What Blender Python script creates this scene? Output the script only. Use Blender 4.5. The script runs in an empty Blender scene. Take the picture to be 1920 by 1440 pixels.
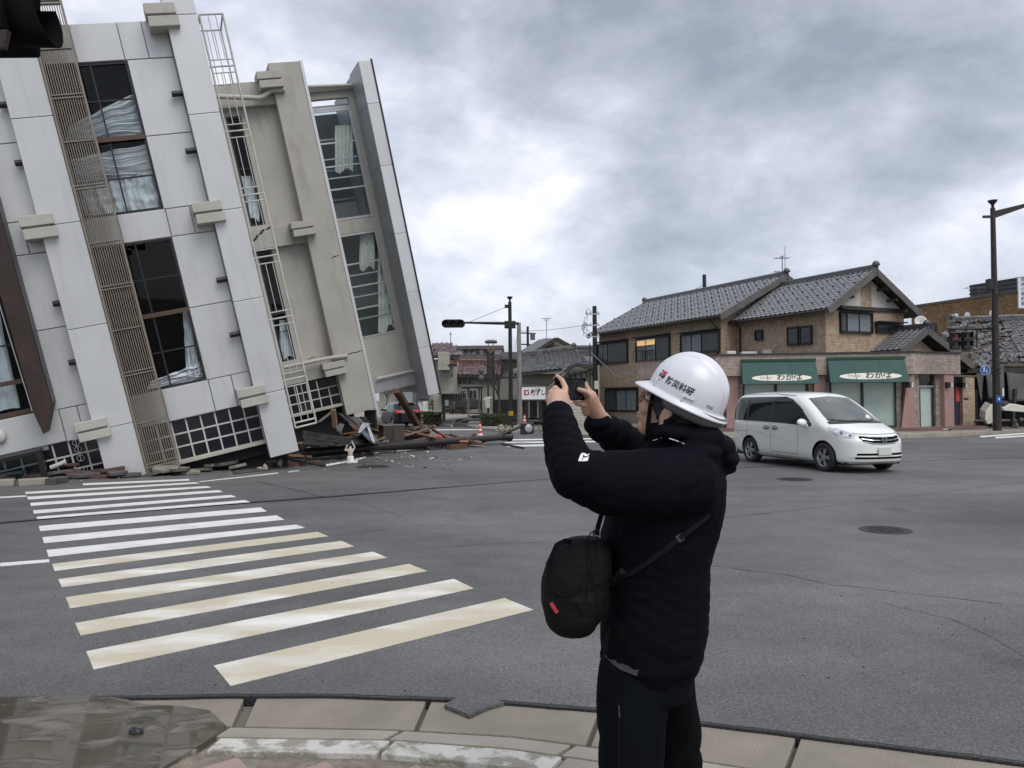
import bpy, bmesh, math, random
from math import sin, cos, pi, radians as R, sqrt, atan2, hypot
from mathutils import Vector as V, Matrix, noise as NZ
random.seed(7)
SC = bpy.context.scene
COL = SC.collection
# ---------------------------------------------------------------- camera, sky, sun, exposure
F = 1442.0; EYE = 1.65
_p = R(1.1); _r = R(.5)
FW = V((0, cos(_p), sin(_p))); _u0 = V((0, -sin(_p), cos(_p))); _x0 = V((1, 0, 0))
UP = _u0*cos(_r) + _x0*sin(_r); RT = _x0*cos(_r) - _u0*sin(_r)
CAM = V((0, 0, EYE))
cd = bpy.data.cameras.new('camera'); cam = bpy.data.objects.new('camera', cd); COL.objects.link(cam)
cd.sensor_width = 36; cd.lens = 36*F/1920; cd.clip_start = .05; cd.clip_end = 5000
_m = Matrix((RT, UP, -FW)).transposed().to_4x4(); _m.translation = CAM
cam.matrix_world = _m; SC.camera = cam
SC.view_settings.view_transform = 'Standard'; SC.view_settings.look = 'None'
SC.view_settings.gamma = 1; SC.view_settings.use_curve_mapping = False
SC.view_settings.exposure = 0.72
SUN_EL, SUN_AZ = R(52), R(150)
w = bpy.data.worlds.new('World'); SC.world = w; w.use_nodes = True
nt = w.node_tree; N = nt.nodes; L_ = nt.links; N.clear()
def nd(t, **k):
    n = N.new(t)
    for a, b in k.items():
        if a in ('op',): n.operation = b
        else: n.inputs[a].default_value = b
    return n
sky = N.new('ShaderNodeTexSky'); sky.sky_type = 'NISHITA'; sky.sun_disc = False
sky.sun_elevation = SUN_EL; sky.sun_rotation = SUN_AZ; sky.air_density = 1.2; sky.dust_density = 1.5
bg1 = N.new('ShaderNodeBackground'); bg1.inputs['Strength'].default_value = .11
L_.new(sky.outputs[0], bg1.inputs[0])
tc = N.new('ShaderNodeTexCoord'); sep = N.new('ShaderNodeSeparateXYZ'); L_.new(tc.outputs['Generated'], sep.inputs[0])
def math_(op, a, b=None, c=None):
    n = N.new('ShaderNodeMath'); n.operation = op
    for i, v in enumerate((a, b, c)):
        if v is None: continue
        if hasattr(v, 'is_linked'): L_.new(v, n.inputs[i])
        else: n.inputs[i].default_value = v
    return n.outputs[0]
zc = math_('MAXIMUM', sep.outputs[2], 0.0)
zz = math_('ADD', zc, .30)
cx = math_('DIVIDE', sep.outputs[0], zz); cy = math_('DIVIDE', sep.outputs[1], zz)
cmb = N.new('ShaderNodeCombineXYZ'); L_.new(cx, cmb.inputs[0]); L_.new(cy, cmb.inputs[1])
cmb2 = N.new('ShaderNodeCombineXYZ'); L_.new(sep.outputs[0], cmb2.inputs[0]); L_.new(sep.outputs[1], cmb2.inputs[1]); L_.new(math_('MULTIPLY', zc, 1.7), cmb2.inputs[2])
def noise_(src, scale, detail, off, rough=.5, dist=0.):
    mp = N.new('ShaderNodeMapping'); mp.inputs['Location'].default_value = off; L_.new(src.outputs[0], mp.inputs[0])
    n = N.new('ShaderNodeTexNoise'); n.inputs['Scale'].default_value = scale; n.inputs['Detail'].default_value = detail
    n.inputs['Roughness'].default_value = rough; n.inputs['Distortion'].default_value = dist
    L_.new(mp.outputs[0], n.inputs['Vector']); return n.outputs['Fac']
SK = (20.1, 3.3, 0.)
n1 = noise_(cmb, .85, 3, SK, .5, .1)
n2 = noise_(cmb2, 4.6, 10, (7.7+SK[0], 2.2, 4.0), .58, .12)
n3 = noise_(cmb2, 1.7, 4, (1.7+SK[1], 9.2, 2.0), .5, .05)
val = math_('ADD', math_('MULTIPLY', n1, .40), math_('ADD', math_('MULTIPLY', n2, .40), math_('MULTIPLY', n3, .22)))
rmp = N.new('ShaderNodeValToRGB'); val = math_('SUBTRACT', val, math_('MULTIPLY', math_('SUBTRACT', 1.0, math_('MINIMUM', math_('MULTIPLY', zc, 4.5), 1.0)), .055)); L_.new(val, rmp.inputs[0])
e = rmp.color_ramp.elements
e[0].position = .40; e[0].color = (.215, .238, .29, 1)
e[1].position = .665; e[1].color = (.78, .785, .81, 1)
for p_, c_ in ((.468, (.315, .342, .405, 1)), (.515, (.42, .443, .515, 1)), (.557, (.545, .56, .62, 1)), (.60, (.675, .685, .735, 1))):
    q = e.new(p_); q.color = c_
bg2 = N.new('ShaderNodeBackground'); bg2.inputs['Strength'].default_value = 1.0; L_.new(rmp.outputs[0], bg2.inputs[0])
# thin gaps of blue between the clouds, more of them low down
gap = math_('MULTIPLY', math_('SUBTRACT', 1.0, math_('MINIMUM', math_('MULTIPLY', zc, 4.0), 1.0)), .12)
mixs = N.new('ShaderNodeMixShader')
L_.new(math_('SUBTRACT', .94, gap), mixs.inputs[0]); L_.new(bg1.outputs[0], mixs.inputs[1]); L_.new(bg2.outputs[0], mixs.inputs[2])
wo = N.new('ShaderNodeOutputWorld'); L_.new(mixs.outputs[0], wo.inputs[0])
sl = bpy.data.lights.new('sun', 'SUN'); sl.energy = 1.2; sl.angle = R(40); sl.color = (1, .97, .93)
so = bpy.data.objects.new('sun', sl); COL.objects.link(so)
# rotation so that the light comes from azimuth SUN_AZ (clockwise from +Y), elevation SUN_EL
EZ = V((0, 0, 1))
sd = V((sin(SUN_AZ)*cos(SUN_EL), cos(SUN_AZ)*cos(SUN_EL), sin(SUN_EL)))
so.rotation_euler = sd.to_track_quat('Z', 'Y').to_euler()

# ---------------------------------------------------------------- helpers
def ray(u, v): return FW + RT*((u-960)/F) - UP*((v-720)/F)
def G(u, v, z=0.):
    r = ray(u, v); return CAM + r*((z-EYE)/r.z)
def D(u, v, y):
    r = ray(u, v); return CAM + r*(y/r.y)
def lerp(a, b, t): return a+(b-a)*t
def mat(name, col, rough=.6, metal=0., var=.12, vs=3., bump=0., bs=30., spec=.5, coat=0., dirt=None, ds=1.2, dlo=.55, dhi=.75, detail=5, emit=None, dstretch=None, orand=0):
    m = bpy.data.materials.new(name); m.use_nodes = True
    t = m.node_tree; b = t.nodes['Principled BSDF']
    b.inputs['Roughness'].default_value = rough; b.inputs['Metallic'].default_value = metal
    b.inputs['Specular IOR Level'].default_value = spec; b.inputs['Coat Weight'].default_value = coat
    c = (*col, 1); b.inputs['Base Color'].default_value = c
    m.diffuse_color = c
    co = t.nodes.new('ShaderNodeTexCoord')
    if var > 0:
        n = t.nodes.new('ShaderNodeTexNoise'); n.inputs['Scale'].default_value = vs; n.inputs['Detail'].default_value = detail
        t.links.new(co.outputs['Object'], n.inputs['Vector'])
        mr = t.nodes.new('ShaderNodeMapRange'); mr.inputs[1].default_value = .3; mr.inputs[2].default_value = .7
        mr.inputs[3].default_value = 1-var; mr.inputs[4].default_value = 1+var
        t.links.new(n.outputs['Fac'], mr.inputs[0])
        mx = t.nodes.new('ShaderNodeMix'); mx.data_type = 'RGBA'; mx.blend_type = 'MULTIPLY'; mx.inputs[0].default_value = 1
        mx.inputs[6].default_value = c; t.links.new(mr.outputs[0], mx.inputs[7]); out = mx.outputs[2]
        if dirt:
            n2 = t.nodes.new('ShaderNodeTexNoise'); n2.inputs['Scale'].default_value = ds; n2.inputs['Detail'].default_value = 8; n2.inputs['Roughness'].default_value = .65
            if dstretch:
                mp2 = t.nodes.new('ShaderNodeMapping'); mp2.inputs['Scale'].default_value = dstretch; t.links.new(co.outputs['Object'], mp2.inputs[0]); t.links.new(mp2.outputs[0], n2.inputs['Vector'])
            else: t.links.new(co.outputs['Object'], n2.inputs['Vector'])
            m2 = t.nodes.new('ShaderNodeMapRange'); m2.inputs[1].default_value = dlo; m2.inputs[2].default_value = dhi
            t.links.new(n2.outputs['Fac'], m2.inputs[0])
            m3 = t.nodes.new('ShaderNodeMix'); m3.data_type = 'RGBA'; t.links.new(m2.outputs[0], m3.inputs[0])
            t.links.new(out, m3.inputs[6]); m3.inputs[7].default_value = (*dirt, 1); out = m3.outputs[2]
        if orand:
            oi = t.nodes.new('ShaderNodeObjectInfo'); m4 = t.nodes.new('ShaderNodeMapRange'); m4.inputs[3].default_value = 1-orand; m4.inputs[4].default_value = 1+orand; t.links.new(oi.outputs['Random'], m4.inputs[0])
            m5 = t.nodes.new('ShaderNodeMix'); m5.data_type = 'RGBA'; m5.blend_type = 'MULTIPLY'; m5.inputs[0].default_value = 1; t.links.new(out, m5.inputs[6]); t.links.new(m4.outputs[0], m5.inputs[7]); out = m5.outputs[2]
        t.links.new(out, b.inputs['Base Color'])
    if bump > 0:
        n = t.nodes.new('ShaderNodeTexNoise'); n.inputs['Scale'].default_value = bs; n.inputs['Detail'].default_value = 6
        t.links.new(co.outputs['Object'], n.inputs['Vector'])
        bp = t.nodes.new('ShaderNodeBump'); bp.inputs['Strength'].default_value = bump; bp.inputs['Distance'].default_value = .02
        t.links.new(n.outputs['Fac'], bp.inputs['Height']); t.links.new(bp.outputs[0], b.inputs['Normal'])
    if emit:
        b.inputs['Emission Color'].default_value = (*emit[0], 1); b.inputs['Emission Strength'].default_value = emit[1]
    return m
def brickmat(name, c1, c2, mortar, bw=.24, bh=.06, ms=.008, rough=.85):
    m = mat(name, c1, rough, 0, 0)
    t = m.node_tree; b = t.nodes['Principled BSDF']
    co = t.nodes.new('ShaderNodeTexCoord'); s = t.nodes.new('ShaderNodeSeparateXYZ'); t.links.new(co.outputs['Object'], s.inputs[0])
    ad = t.nodes.new('ShaderNodeMath'); t.links.new(s.outputs[0], ad.inputs[0]); t.links.new(s.outputs[1], ad.inputs[1])
    cb = t.nodes.new('ShaderNodeCombineXYZ'); t.links.new(ad.outputs[0], cb.inputs[0]); t.links.new(s.outputs[2], cb.inputs[1])
    k = t.nodes.new('ShaderNodeTexBrick'); t.links.new(cb.outputs[0], k.inputs['Vector'])
    k.inputs['Color1'].default_value = (*c1, 1); k.inputs['Color2'].default_value = (*c2, 1); k.inputs['Mortar'].default_value = (*mortar, 1)
    k.inputs['Scale'].default_value = 1; k.inputs['Mortar Size'].default_value = ms; k.inputs['Brick Width'].default_value = bw; k.inputs['Row Height'].default_value = bh
    n = t.nodes.new('ShaderNodeTexNoise'); n.inputs['Scale'].default_value = 5; n.inputs['Detail'].default_value = 6; t.links.new(co.outputs['Object'], n.inputs['Vector'])
    mr = t.nodes.new('ShaderNodeMapRange'); mr.inputs[1].default_value = .3; mr.inputs[2].default_value = .7; mr.inputs[3].default_value = .75; mr.inputs[4].default_value = 1.2
    t.links.new(n.outputs['Fac'], mr.inputs[0])
    mx = t.nodes.new('ShaderNodeMix'); mx.data_type = 'RGBA'; mx.blend_type = 'MULTIPLY'; mx.inputs[0].default_value = 1
    t.links.new(k.outputs['Color'], mx.inputs[6]); t.links.new(mr.outputs[0], mx.inputs[7]); t.links.new(mx.outputs[2], b.inputs['Base Color'])
    bp = t.nodes.new('ShaderNodeBump'); bp.inputs['Strength'].default_value = .5; bp.inputs['Distance'].default_value = .01; bp.invert = True
    t.links.new(k.outputs['Fac'], bp.inputs['Height']); t.links.new(bp.outputs[0], b.inputs['Normal'])
    return m
def glassmat(name, tint=(.6, .65, .65), rough=.02, refl=1.45):
    m = bpy.data.materials.new(name); m.use_nodes = True; t = m.node_tree
    t.nodes.remove(t.nodes['Principled BSDF']); o = t.nodes['Material Output']
    tr = t.nodes.new('ShaderNodeBsdfTransparent'); tr.inputs[0].default_value = (*tint, 1)
    gl = t.nodes.new('ShaderNodeBsdfGlossy'); gl.inputs['Roughness'].default_value = rough; gl.inputs[0].default_value = (.9, .95, 1, 1)
    fr = t.nodes.new('ShaderNodeFresnel'); fr.inputs[0].default_value = refl
    ge = t.nodes.new('ShaderNodeNewGeometry'); k1 = t.nodes.new('ShaderNodeMath'); k1.operation = 'SUBTRACT'; k1.inputs[0].default_value = 1; t.links.new(ge.outputs['Backfacing'], k1.inputs[1])
    k2 = t.nodes.new('ShaderNodeMath'); k2.operation = 'MULTIPLY'; t.links.new(fr.outputs[0], k2.inputs[0]); t.links.new(k1.outputs[0], k2.inputs[1])
    mx = t.nodes.new('ShaderNodeMixShader'); t.links.new(k2.outputs[0], mx.inputs[0]); t.links.new(tr.outputs[0], mx.inputs[1]); t.links.new(gl.outputs[0], mx.inputs[2])
    t.links.new(mx.outputs[0], o.inputs[0]); return m
class MB:
    """collects shapes into one mesh"""
    def __init__(s): s.v = []; s.f = []; s.m = []; s.s = []
    def add(s, vs, fs, mi=0, smooth=False):
        o = len(s.v); s.v += [tuple(p) for p in vs]
        for f in fs: s.f.append([i+o for i in f]); s.m.append(mi); s.s.append(smooth)
        return s
    def box(s, x0, x1, y0, y1, z0, z1, mi=0, M=None):
        vs = [V((x, y, z)) for z in (z0, z1) for y in (y0, y1) for x in (x0, x1)]
        if M: vs = [M @ p for p in vs]
        return s.add(vs, [(0, 2, 3, 1), (4, 5, 7, 6), (0, 1, 5, 4), (2, 6, 7, 3), (0, 4, 6, 2), (1, 3, 7, 5)], mi)
    def beam(s, a, b, w, h, mi=0, upv=V((0, 0, 1))):
        a = V(a); b = V(b); d = (b-a); l = d.length; d.normalize()
        x = d.cross(upv)
        if x.length < 1e-4: x = d.cross(V((1, 0, 0)))
        x.normalize(); z = x.cross(d)
        M = Matrix((x, d, z)).transposed().to_4x4(); M.translation = a
        return s.box(-w/2, w/2, 0, l, -h/2, h/2, mi, M)
    def tube(s, pts, r, n=8, mi=0, cap=True, smooth=True):
        pts = [V(p) for p in pts]; rs = r if isinstance(r, (list, tuple)) else [r]*len(pts)
        vs = []; px = None
        for i, p in enumerate(pts):
            d = (pts[min(i+1, len(pts)-1)] - pts[max(i-1, 0)]).normalized()
            if px is None:
                px = d.cross(V((0, 0, 1)))
                if px.length < 1e-3: px = d.cross(V((1, 0, 0)))
            px = (px - d*px.dot(d)).normalized(); py = d.cross(px)
            for k in range(n):
                a = 2*pi*k/n; vs.append(p + px*(cos(a)*rs[i]) + py*(sin(a)*rs[i]))
        fs = [(i*n+k, i*n+(k+1) % n, (i+1)*n+(k+1) % n, (i+1)*n+k) for i in range(len(pts)-1) for k in range(n)]
        s.add(vs, fs, mi, smooth)
        if cap:
            s.add(vs[:n], [tuple(range(n-1, -1, -1))], mi); s.add(vs[-n:], [tuple(range(n))], mi)
        return s
    def lathe(s, prof, n=16, mi=0, M=None, smooth=True, cap=True):
        vs = []
        for r, z in prof:
            for k in range(n):
                a = 2*pi*k/n; p = V((r*cos(a), r*sin(a), z)); vs.append(M @ p if M else p)
        fs = [(i*n+k, i*n+(k+1) % n, (i+1)*n+(k+1) % n, (i+1)*n+k) for i in range(len(prof)-1) for k in range(n)]
        s.add(vs, fs, mi, smooth)
        if cap: s.add(vs[:n], [tuple(range(n-1, -1, -1))], mi); s.add(vs[-n:], [tuple(range(n))], mi)
        return s
    def prism(s, poly, d, mi=0, M=None):
        """poly: list of (x,z); extruded along y from d[0] to d[1]"""
        n = len(poly); vs = [V((x, d[0], z)) for x, z in poly] + [V((x, d[1], z)) for x, z in poly]
        if M: vs = [M @ p for p in vs]
        fs = [tuple(range(n)), tuple(range(2*n-1, n-1, -1))] + [(i, i+n, (i+1) % n+n, (i+1) % n) for i in range(n)]
        return s.add(vs, fs, mi)
    def slab(s, poly, z0, z1, mi=0):
        """poly: list of xy points; solid slab"""
        n = len(poly); vs = [V((p[0], p[1], z0)) for p in poly] + [V((p[0], p[1], z1)) for p in poly]
        fs = [tuple(range(n-1, -1, -1)), tuple(range(n, 2*n))] + [(i, (i+1) % n, (i+1) % n+n, i+n) for i in range(n)]
        return s.add(vs, fs, mi)
    def grid(s, fn, nu, nv, mi=0, smooth=True, closeu=False):
        vs = [fn(i/nu, j/nv) for j in range(nv+1) for i in range(nu+1)]
        W = nu+1
        fs = [(j*W+i, j*W+i+1, (j+1)*W+i+1, (j+1)*W+i) for j in range(nv) for i in range(nu)]
        return s.add(vs, fs, mi, smooth)
    def mesh(s, name, mats):
        me = bpy.data.meshes.new(name); me.from_pydata(s.v, [], s.f)
        for m in (mats if isinstance(mats, (list, tuple)) else [mats]): me.materials.append(m)
        me.polygons.foreach_set('material_index', s.m); me.polygons.foreach_set('use_smooth', s.s); me.update()
        return me
    def build(s, name, mats, parent=None, bev=0, fixn=True, sol=0, sub=0):
        me = s.mesh(name, mats)
        if fixn:
            bm = bmesh.new(); bm.from_mesh(me); bmesh.ops.recalc_face_normals(bm, faces=bm.faces); bm.to_mesh(me); bm.free()
        o = inst(name, me, parent)
        if sol: q = o.modifiers.new('s', 'SOLIDIFY'); q.thickness = sol; q.offset = 0
        if bev: q = o.modifiers.new('b', 'BEVEL'); q.width = bev; q.segments = 2; q.limit_method = 'ANGLE'; q.angle_limit = R(40)
        if sub: q = o.modifiers.new('u', 'SUBSURF'); q.levels = sub; q.render_levels = sub
        return o
def inst(name, me, parent=None, M=None):
    o = bpy.data.objects.new(name, me); COL.objects.link(o)
    if parent: o.parent = parent
    if M is not None: o.matrix_local = M
    return o
def tag(o, label=None, cat=None, group=None, kind=None):
    if label: o['label'] = label
    if cat: o['category'] = cat
    if group: o['group'] = group
    if kind: o['kind'] = kind
    return o
def thing(name, label, cat, loc=(0, 0, 0), rz=0, group=None, M=None, kind=None):
    o = bpy.data.objects.new(name, None); COL.objects.link(o); o.empty_display_size = .2
    if M is not None: o.matrix_world = M
    else: o.location = loc; o.rotation_euler = (0, 0, rz)
    return tag(o, label, cat, group, kind)
def bx(name, m, par, x0, x1, y0, y1, z0, z1, bev=0): return MB().box(x0, x1, y0, y1, z0, z1).build(name, m, par, bev, fixn=False)
def frame(o, x, y, z):
    """matrix with local axes x, y, z (vectors) at o"""
    M = Matrix((x, y, z)).transposed().to_4x4(); M.translation = o; return M
def copy_tree(o, parent=None):
    c = o.copy(); COL.objects.link(c)
    if parent: c.parent = parent
    for ch in list(o.children): copy_tree(ch, c)
    return c
def tdata(body, size, ext=0., space=1., align='CENTER', shear=0., bold=0.):
    """outline of a line of lettering as (verts, faces), built from the font that ships with Blender"""
    cu = bpy.data.curves.new('t', 'FONT'); cu.body = body; cu.size = size; cu.extrude = ext; cu.space_character = space
    cu.align_x = align; cu.align_y = 'CENTER'; cu.shear = shear; cu.offset = bold; cu.resolution_u = 3
    o = bpy.data.objects.new('t', cu); COL.objects.link(o)
    dg = bpy.context.evaluated_depsgraph_get(); me = o.evaluated_get(dg).to_mesh()
    vs = [v.co.copy() for v in me.vertices]; fs = [tuple(p.vertices) for p in me.polygons]
    o.evaluated_get(dg).to_mesh_clear(); bpy.data.objects.remove(o); bpy.data.curves.remove(cu)
    return vs, fs
def lettering(name, body, size, m, parent, M, ext=.003, **k):
    vs, fs = tdata(body, size, ext, **k)
    return MB().add([M @ p for p in vs], fs).build(name, m, parent, fixn=False)
def evalmesh(o, name):
    dg = bpy.context.evaluated_depsgraph_get(); dg.update()
    me = bpy.data.meshes.new_from_object(o.evaluated_get(dg)); me.name = name; return me
# ================================================================ materials shared by many things
def asphalt(name, base, speck=.5, rough=.75):
    m = mat(name, base, rough, 0, .22, .35, 0, 30, .5)
    t = m.node_tree; b = t.nodes['Principled BSDF']; src = b.inputs['Base Color'].links[0].from_socket
    co = t.nodes.new('ShaderNodeTexCoord')
    def noise(s, d, r=.6):
        n = t.nodes.new('ShaderNodeTexNoise'); n.inputs['Scale'].default_value = s; n.inputs['Detail'].default_value = d; n.inputs['Roughness'].default_value = r
        t.links.new(co.outputs['Object'], n.inputs['Vector']); return n.outputs['Fac']
    def mrange(x, a, c, lo, hi):
        q = t.nodes.new('ShaderNodeMapRange'); q.inputs[1].default_value = a; q.inputs[2].default_value = c; q.inputs[3].default_value = lo; q.inputs[4].default_value = hi
        t.links.new(x, q.inputs[0]); return q.outputs[0]
    def mul(a, x):
        q = t.nodes.new('ShaderNodeMix'); q.data_type = 'RGBA'; q.blend_type = 'MULTIPLY'; q.inputs[0].default_value = 1
        t.links.new(a, q.inputs[6]); t.links.new(x, q.inputs[7]); return q.outputs[2]
    vo = t.nodes.new('ShaderNodeTexVoronoi'); vo.inputs['Scale'].default_value = 95; t.links.new(co.outputs['Object'], vo.inputs['Vector'])
    sp = t.nodes.new('ShaderNodeSeparateColor'); t.links.new(vo.outputs['Color'], sp.inputs[0])
    c = mul(src, mrange(sp.outputs[0], 0, 1, 1-speck*.75, 1+speck*.75))
    c = mul(c, mrange(noise(55, 4, .75), .3, .7, .6, 1.4))
    c = mul(c, mrange(noise(2.2, 8, .7), .3, .72, .84, 1.16)); c = mul(c, mrange(noise(.16, 5, .6), .35, .65, .80, 1.17))
    vs_ = t.nodes.new('ShaderNodeMapping'); vs_.inputs['Rotation'].default_value = (0, 0, R(-35)); vs_.inputs['Scale'].default_value = (.12, 1.1, 1); t.links.new(co.outputs['Object'], vs_.inputs[0])
    nz_ = t.nodes.new('ShaderNodeTexNoise'); nz_.inputs['Scale'].default_value = 1; nz_.inputs['Detail'].default_value = 3; t.links.new(vs_.outputs[0], nz_.inputs['Vector']); c = mul(c, mrange(nz_.outputs['Fac'], .35, .65, .90, 1.09))
    c = mul(c, mrange(noise(.75, 7, .65), .28, .40, .62, 1.0))
    # sparse pale stones in the surface
    v2 = t.nodes.new('ShaderNodeTexVoronoi'); v2.inputs['Scale'].default_value = 26; t.links.new(co.outputs['Object'], v2.inputs['Vector'])
    q = t.nodes.new('ShaderNodeMix'); q.data_type = 'RGBA'; t.links.new(mrange(v2.outputs['Distance'], .12, .06, 0, .55), q.inputs[0])
    t.links.new(c, q.inputs[6]); q.inputs[7].default_value = (.22, .21, .2, 1)
    t.links.new(q.outputs[2], b.inputs['Base Color'])
    t.links.new(mrange(noise(.22, 4), .35, .6, rough-.17, rough+.1), b.inputs['Roughness'])
    bp = t.nodes.new('ShaderNodeBump'); bp.inputs['Strength'].default_value = .55; bp.inputs['Distance'].default_value = .006
    t.links.new(vo.outputs['Distance'], bp.inputs['Height'])
    b2 = t.nodes.new('ShaderNodeBump'); b2.inputs['Strength'].default_value = .25; b2.inputs['Distance'].default_value = .03
    t.links.new(noise(1.6, 4), b2.inputs['Height']); t.links.new(bp.outputs[0], b2.inputs['Normal']); t.links.new(b2.outputs[0], b.inputs['Normal'])
    return m
def paint(name, col, wear_lo=.62, wear_hi=.68, tan=None, tlo=.42, thi=.62):
    m = mat(name, col, .6, 0, .1, 3, .5, 120)
    t = m.node_tree; b = t.nodes['Principled BSDF']; src = b.inputs['Base Color'].links[0].from_socket
    co = t.nodes.new('ShaderNodeTexCoord')
    mp = t.nodes.new('ShaderNodeMapping'); mp.inputs['Rotation'].default_value = (0, 0, R(-38)); mp.inputs['Scale'].default_value = (.9, 2.4, 1); t.links.new(co.outputs['Object'], mp.inputs[0])
    if tan:
        n = t.nodes.new('ShaderNodeTexNoise'); n.inputs['Scale'].default_value = .9; n.inputs['Detail'].default_value = 4; t.links.new(mp.outputs[0], n.inputs['Vector'])
        q = t.nodes.new('ShaderNodeMapRange'); q.inputs[1].default_value = tlo; q.inputs[2].default_value = thi; t.links.new(n.outputs['Fac'], q.inputs[0])
        x = t.nodes.new('ShaderNodeMix'); x.data_type = 'RGBA'; t.links.new(q.outputs[0], x.inputs[0]); t.links.new(src, x.inputs[6]); x.inputs[7].default_value = (*tan, 1); src = x.outputs[2]
    n = t.nodes.new('ShaderNodeTexNoise'); n.inputs['Scale'].default_value = 4.2; n.inputs['Detail'].default_value = 12; n.inputs['Roughness'].default_value = .8; t.links.new(mp.outputs[0], n.inputs['Vector'])
    q = t.nodes.new('ShaderNodeMapRange'); q.inputs[1].default_value = wear_lo; q.inputs[2].default_value = wear_hi; t.links.new(n.outputs['Fac'], q.inputs[0])
    x = t.nodes.new('ShaderNodeMix'); x.data_type = 'RGBA'; t.links.new(q.outputs[0], x.inputs[0]); t.links.new(src, x.inputs[6]); x.inputs[7].default_value = (.09, .09, .09, 1)
    t.links.new(x.outputs[2], b.inputs['Base Color']); return m
M_ASPH = asphalt('asphalt', (.112, .111, .109), .36)
M_ASPH2 = asphalt('asphalt_far', (.106, .105, .104), .32, .66)
M_TAR = mat('tar', (.012, .012, .013), .6, bump=.6, bs=60)
M_WHITE_LINE = paint('line_paint', (.72, .72, .69), .57, .66)
M_STRIPE_OLD = paint('line_paint_tan', (.74, .73, .68), .60, .70, (.55, .495, .375), .38, .56)
M_CONC = mat('concrete', (.235, .208, .165), .85, 0, .15, 2.5, .4, 90, dirt=(.17, .155, .13), ds=2, dlo=.5, dhi=.8)
M_CONC2 = mat('concrete_pale', (.30, .275, .23), .85, 0, .15, 2.5, .4, 90, dirt=(.22, .2, .17), ds=2, dlo=.5, dhi=.8)
M_KERBPAINT = mat('kerb_paint', (.52, .51, .47), .8, 0, .1, 4, .4, 90, dirt=(.26, .24, .2), ds=7, dlo=.46, dhi=.56)
M_PAVE = mat('pavement', (.27, .245, .21), .85, 0, .2, .8, .3, 60, dirt=(.18, .165, .15), ds=.6, dlo=.48, dhi=.7)
M_DIRT = mat('dirt', (.16, .145, .125), .95, 0, .3, .5)
M_MORTAR = mat('mortar', (.20, .175, .135), .95, 0, .3, 15, .8, 60)
M_DARKSTEEL = mat('dark_brown_steel', (.028, .022, .020), .45, .2, .25, 4, .1, 50)
M_BLACK = mat('black_plastic', (.012, .012, .013), .4, var=.1)
M_STEEL = mat('galvanised_steel', (.42, .43, .44), .45, .6, .1)
M_IRON = mat('cast_iron', (.05, .047, .045), .6, .5, .3, 8, .3, 60)
# ================================================================ the ground
gd = MB(); gd.add([(-900, -300, -.06), (900, -300, -.06), (900, 1500, -.06), (-900, 1500, -.06)], [(0, 1, 2, 3)])
tag(gd.build('ground', M_DIRT, fixn=False), kind='structure')
def g2(u, v, z=0.): p = G(u, v, z); return V((p.x, p.y))
EDGE = [(-900, 1345), (-300, 1318), (0, 1309), (180, 1308), (300, 1305), (480, 1303), (640, 1304), (800, 1308), (960, 1317), (1117, 1329), (1300, 1353), (1600, 1390), (1920, 1430), (2500, 1520)]
SEAM = [(-900, 1066), (0, 982), (180, 966), (470, 943.5), (640, 931), (1030, 898), (1400, 877), (1560, 870), (1920, 858), (2700, 838)]
def densify(pts, k, amp):
    out = []
    for i in range(len(pts)-1):
        for j in range(k):
            p = pts[i].lerp(pts[i+1], j/k); q = NZ.noise(V((p.x*2.3, p.y*2.3, 5)))*amp; q2 = NZ.noise(V((p.x*9, p.y*9, 2)))*amp*.4
            out.append(V((p.x, p.y+q+q2)))
    return out+[pts[-1]]
edge_w = densify([g2(*p) for p in EDGE], 14, .012)
seam_n = densify([g2(*p) for p in SEAM], 10, .03)
gapw = lambda p: .19 if p.x < -3 else max(.03, .19-.04*(p.x+3))
seam_f = [V((p.x, p.y+gapw(p)+.02*NZ.noise(V((p.x*3, 1, 1))))) for p in seam_n]
near = edge_w + [V((60, 3)), V((60, seam_n[-1].y))] + list(reversed(seam_n)) + [V((-25, seam_n[0].y)), V((-25, edge_w[0].y))]
far = seam_f + [V((600, seam_f[-1].y)), V((600, 900)), V((-600, 900)), V((-600, seam_f[0].y))]
def slab_tri(name, poly, z0, z1, m):
    bm = bmesh.new(); vs = [bm.verts.new((p.x, p.y, z1)) for p in poly]; f = bm.faces.new(vs)
    r = bmesh.ops.extrude_face_region(bm, geom=[f])
    for q in r['geom']:
        if isinstance(q, bmesh.types.BMVert): q.co.z = z0
    bmesh.ops.recalc_face_normals(bm, faces=bm.faces); bmesh.ops.triangulate(bm, faces=[x for x in bm.faces if len(x.verts) > 4])
    me = bpy.data.meshes.new(name); bm.to_mesh(me); bm.free(); me.materials.append(m)
    return inst(name, me)
tag(slab_tri('road', near, -.055, 0, M_ASPH), kind='structure')
tag(slab_tri('road', far, -.055, -.002, M_ASPH2), kind='structure')
# strip of fresh black tar along the broken edge of the asphalt
tb = MB(); pr = []
for i, p in enumerate(edge_w):
    a = .012+.012*abs(NZ.noise(V((p.x*6, 3, 0)))); pr.append((V((p.x, p.y-.012, -.052)), V((p.x, p.y-.009, -.004)), V((p.x, p.y+a, .003))))
for i in range(len(pr)-1): tb.add([*pr[i], *pr[i+1]], [(0, 3, 4, 1), (1, 4, 5, 2)])
tag(tb.build('asphalt_edge', M_TAR), kind='structure')
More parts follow.
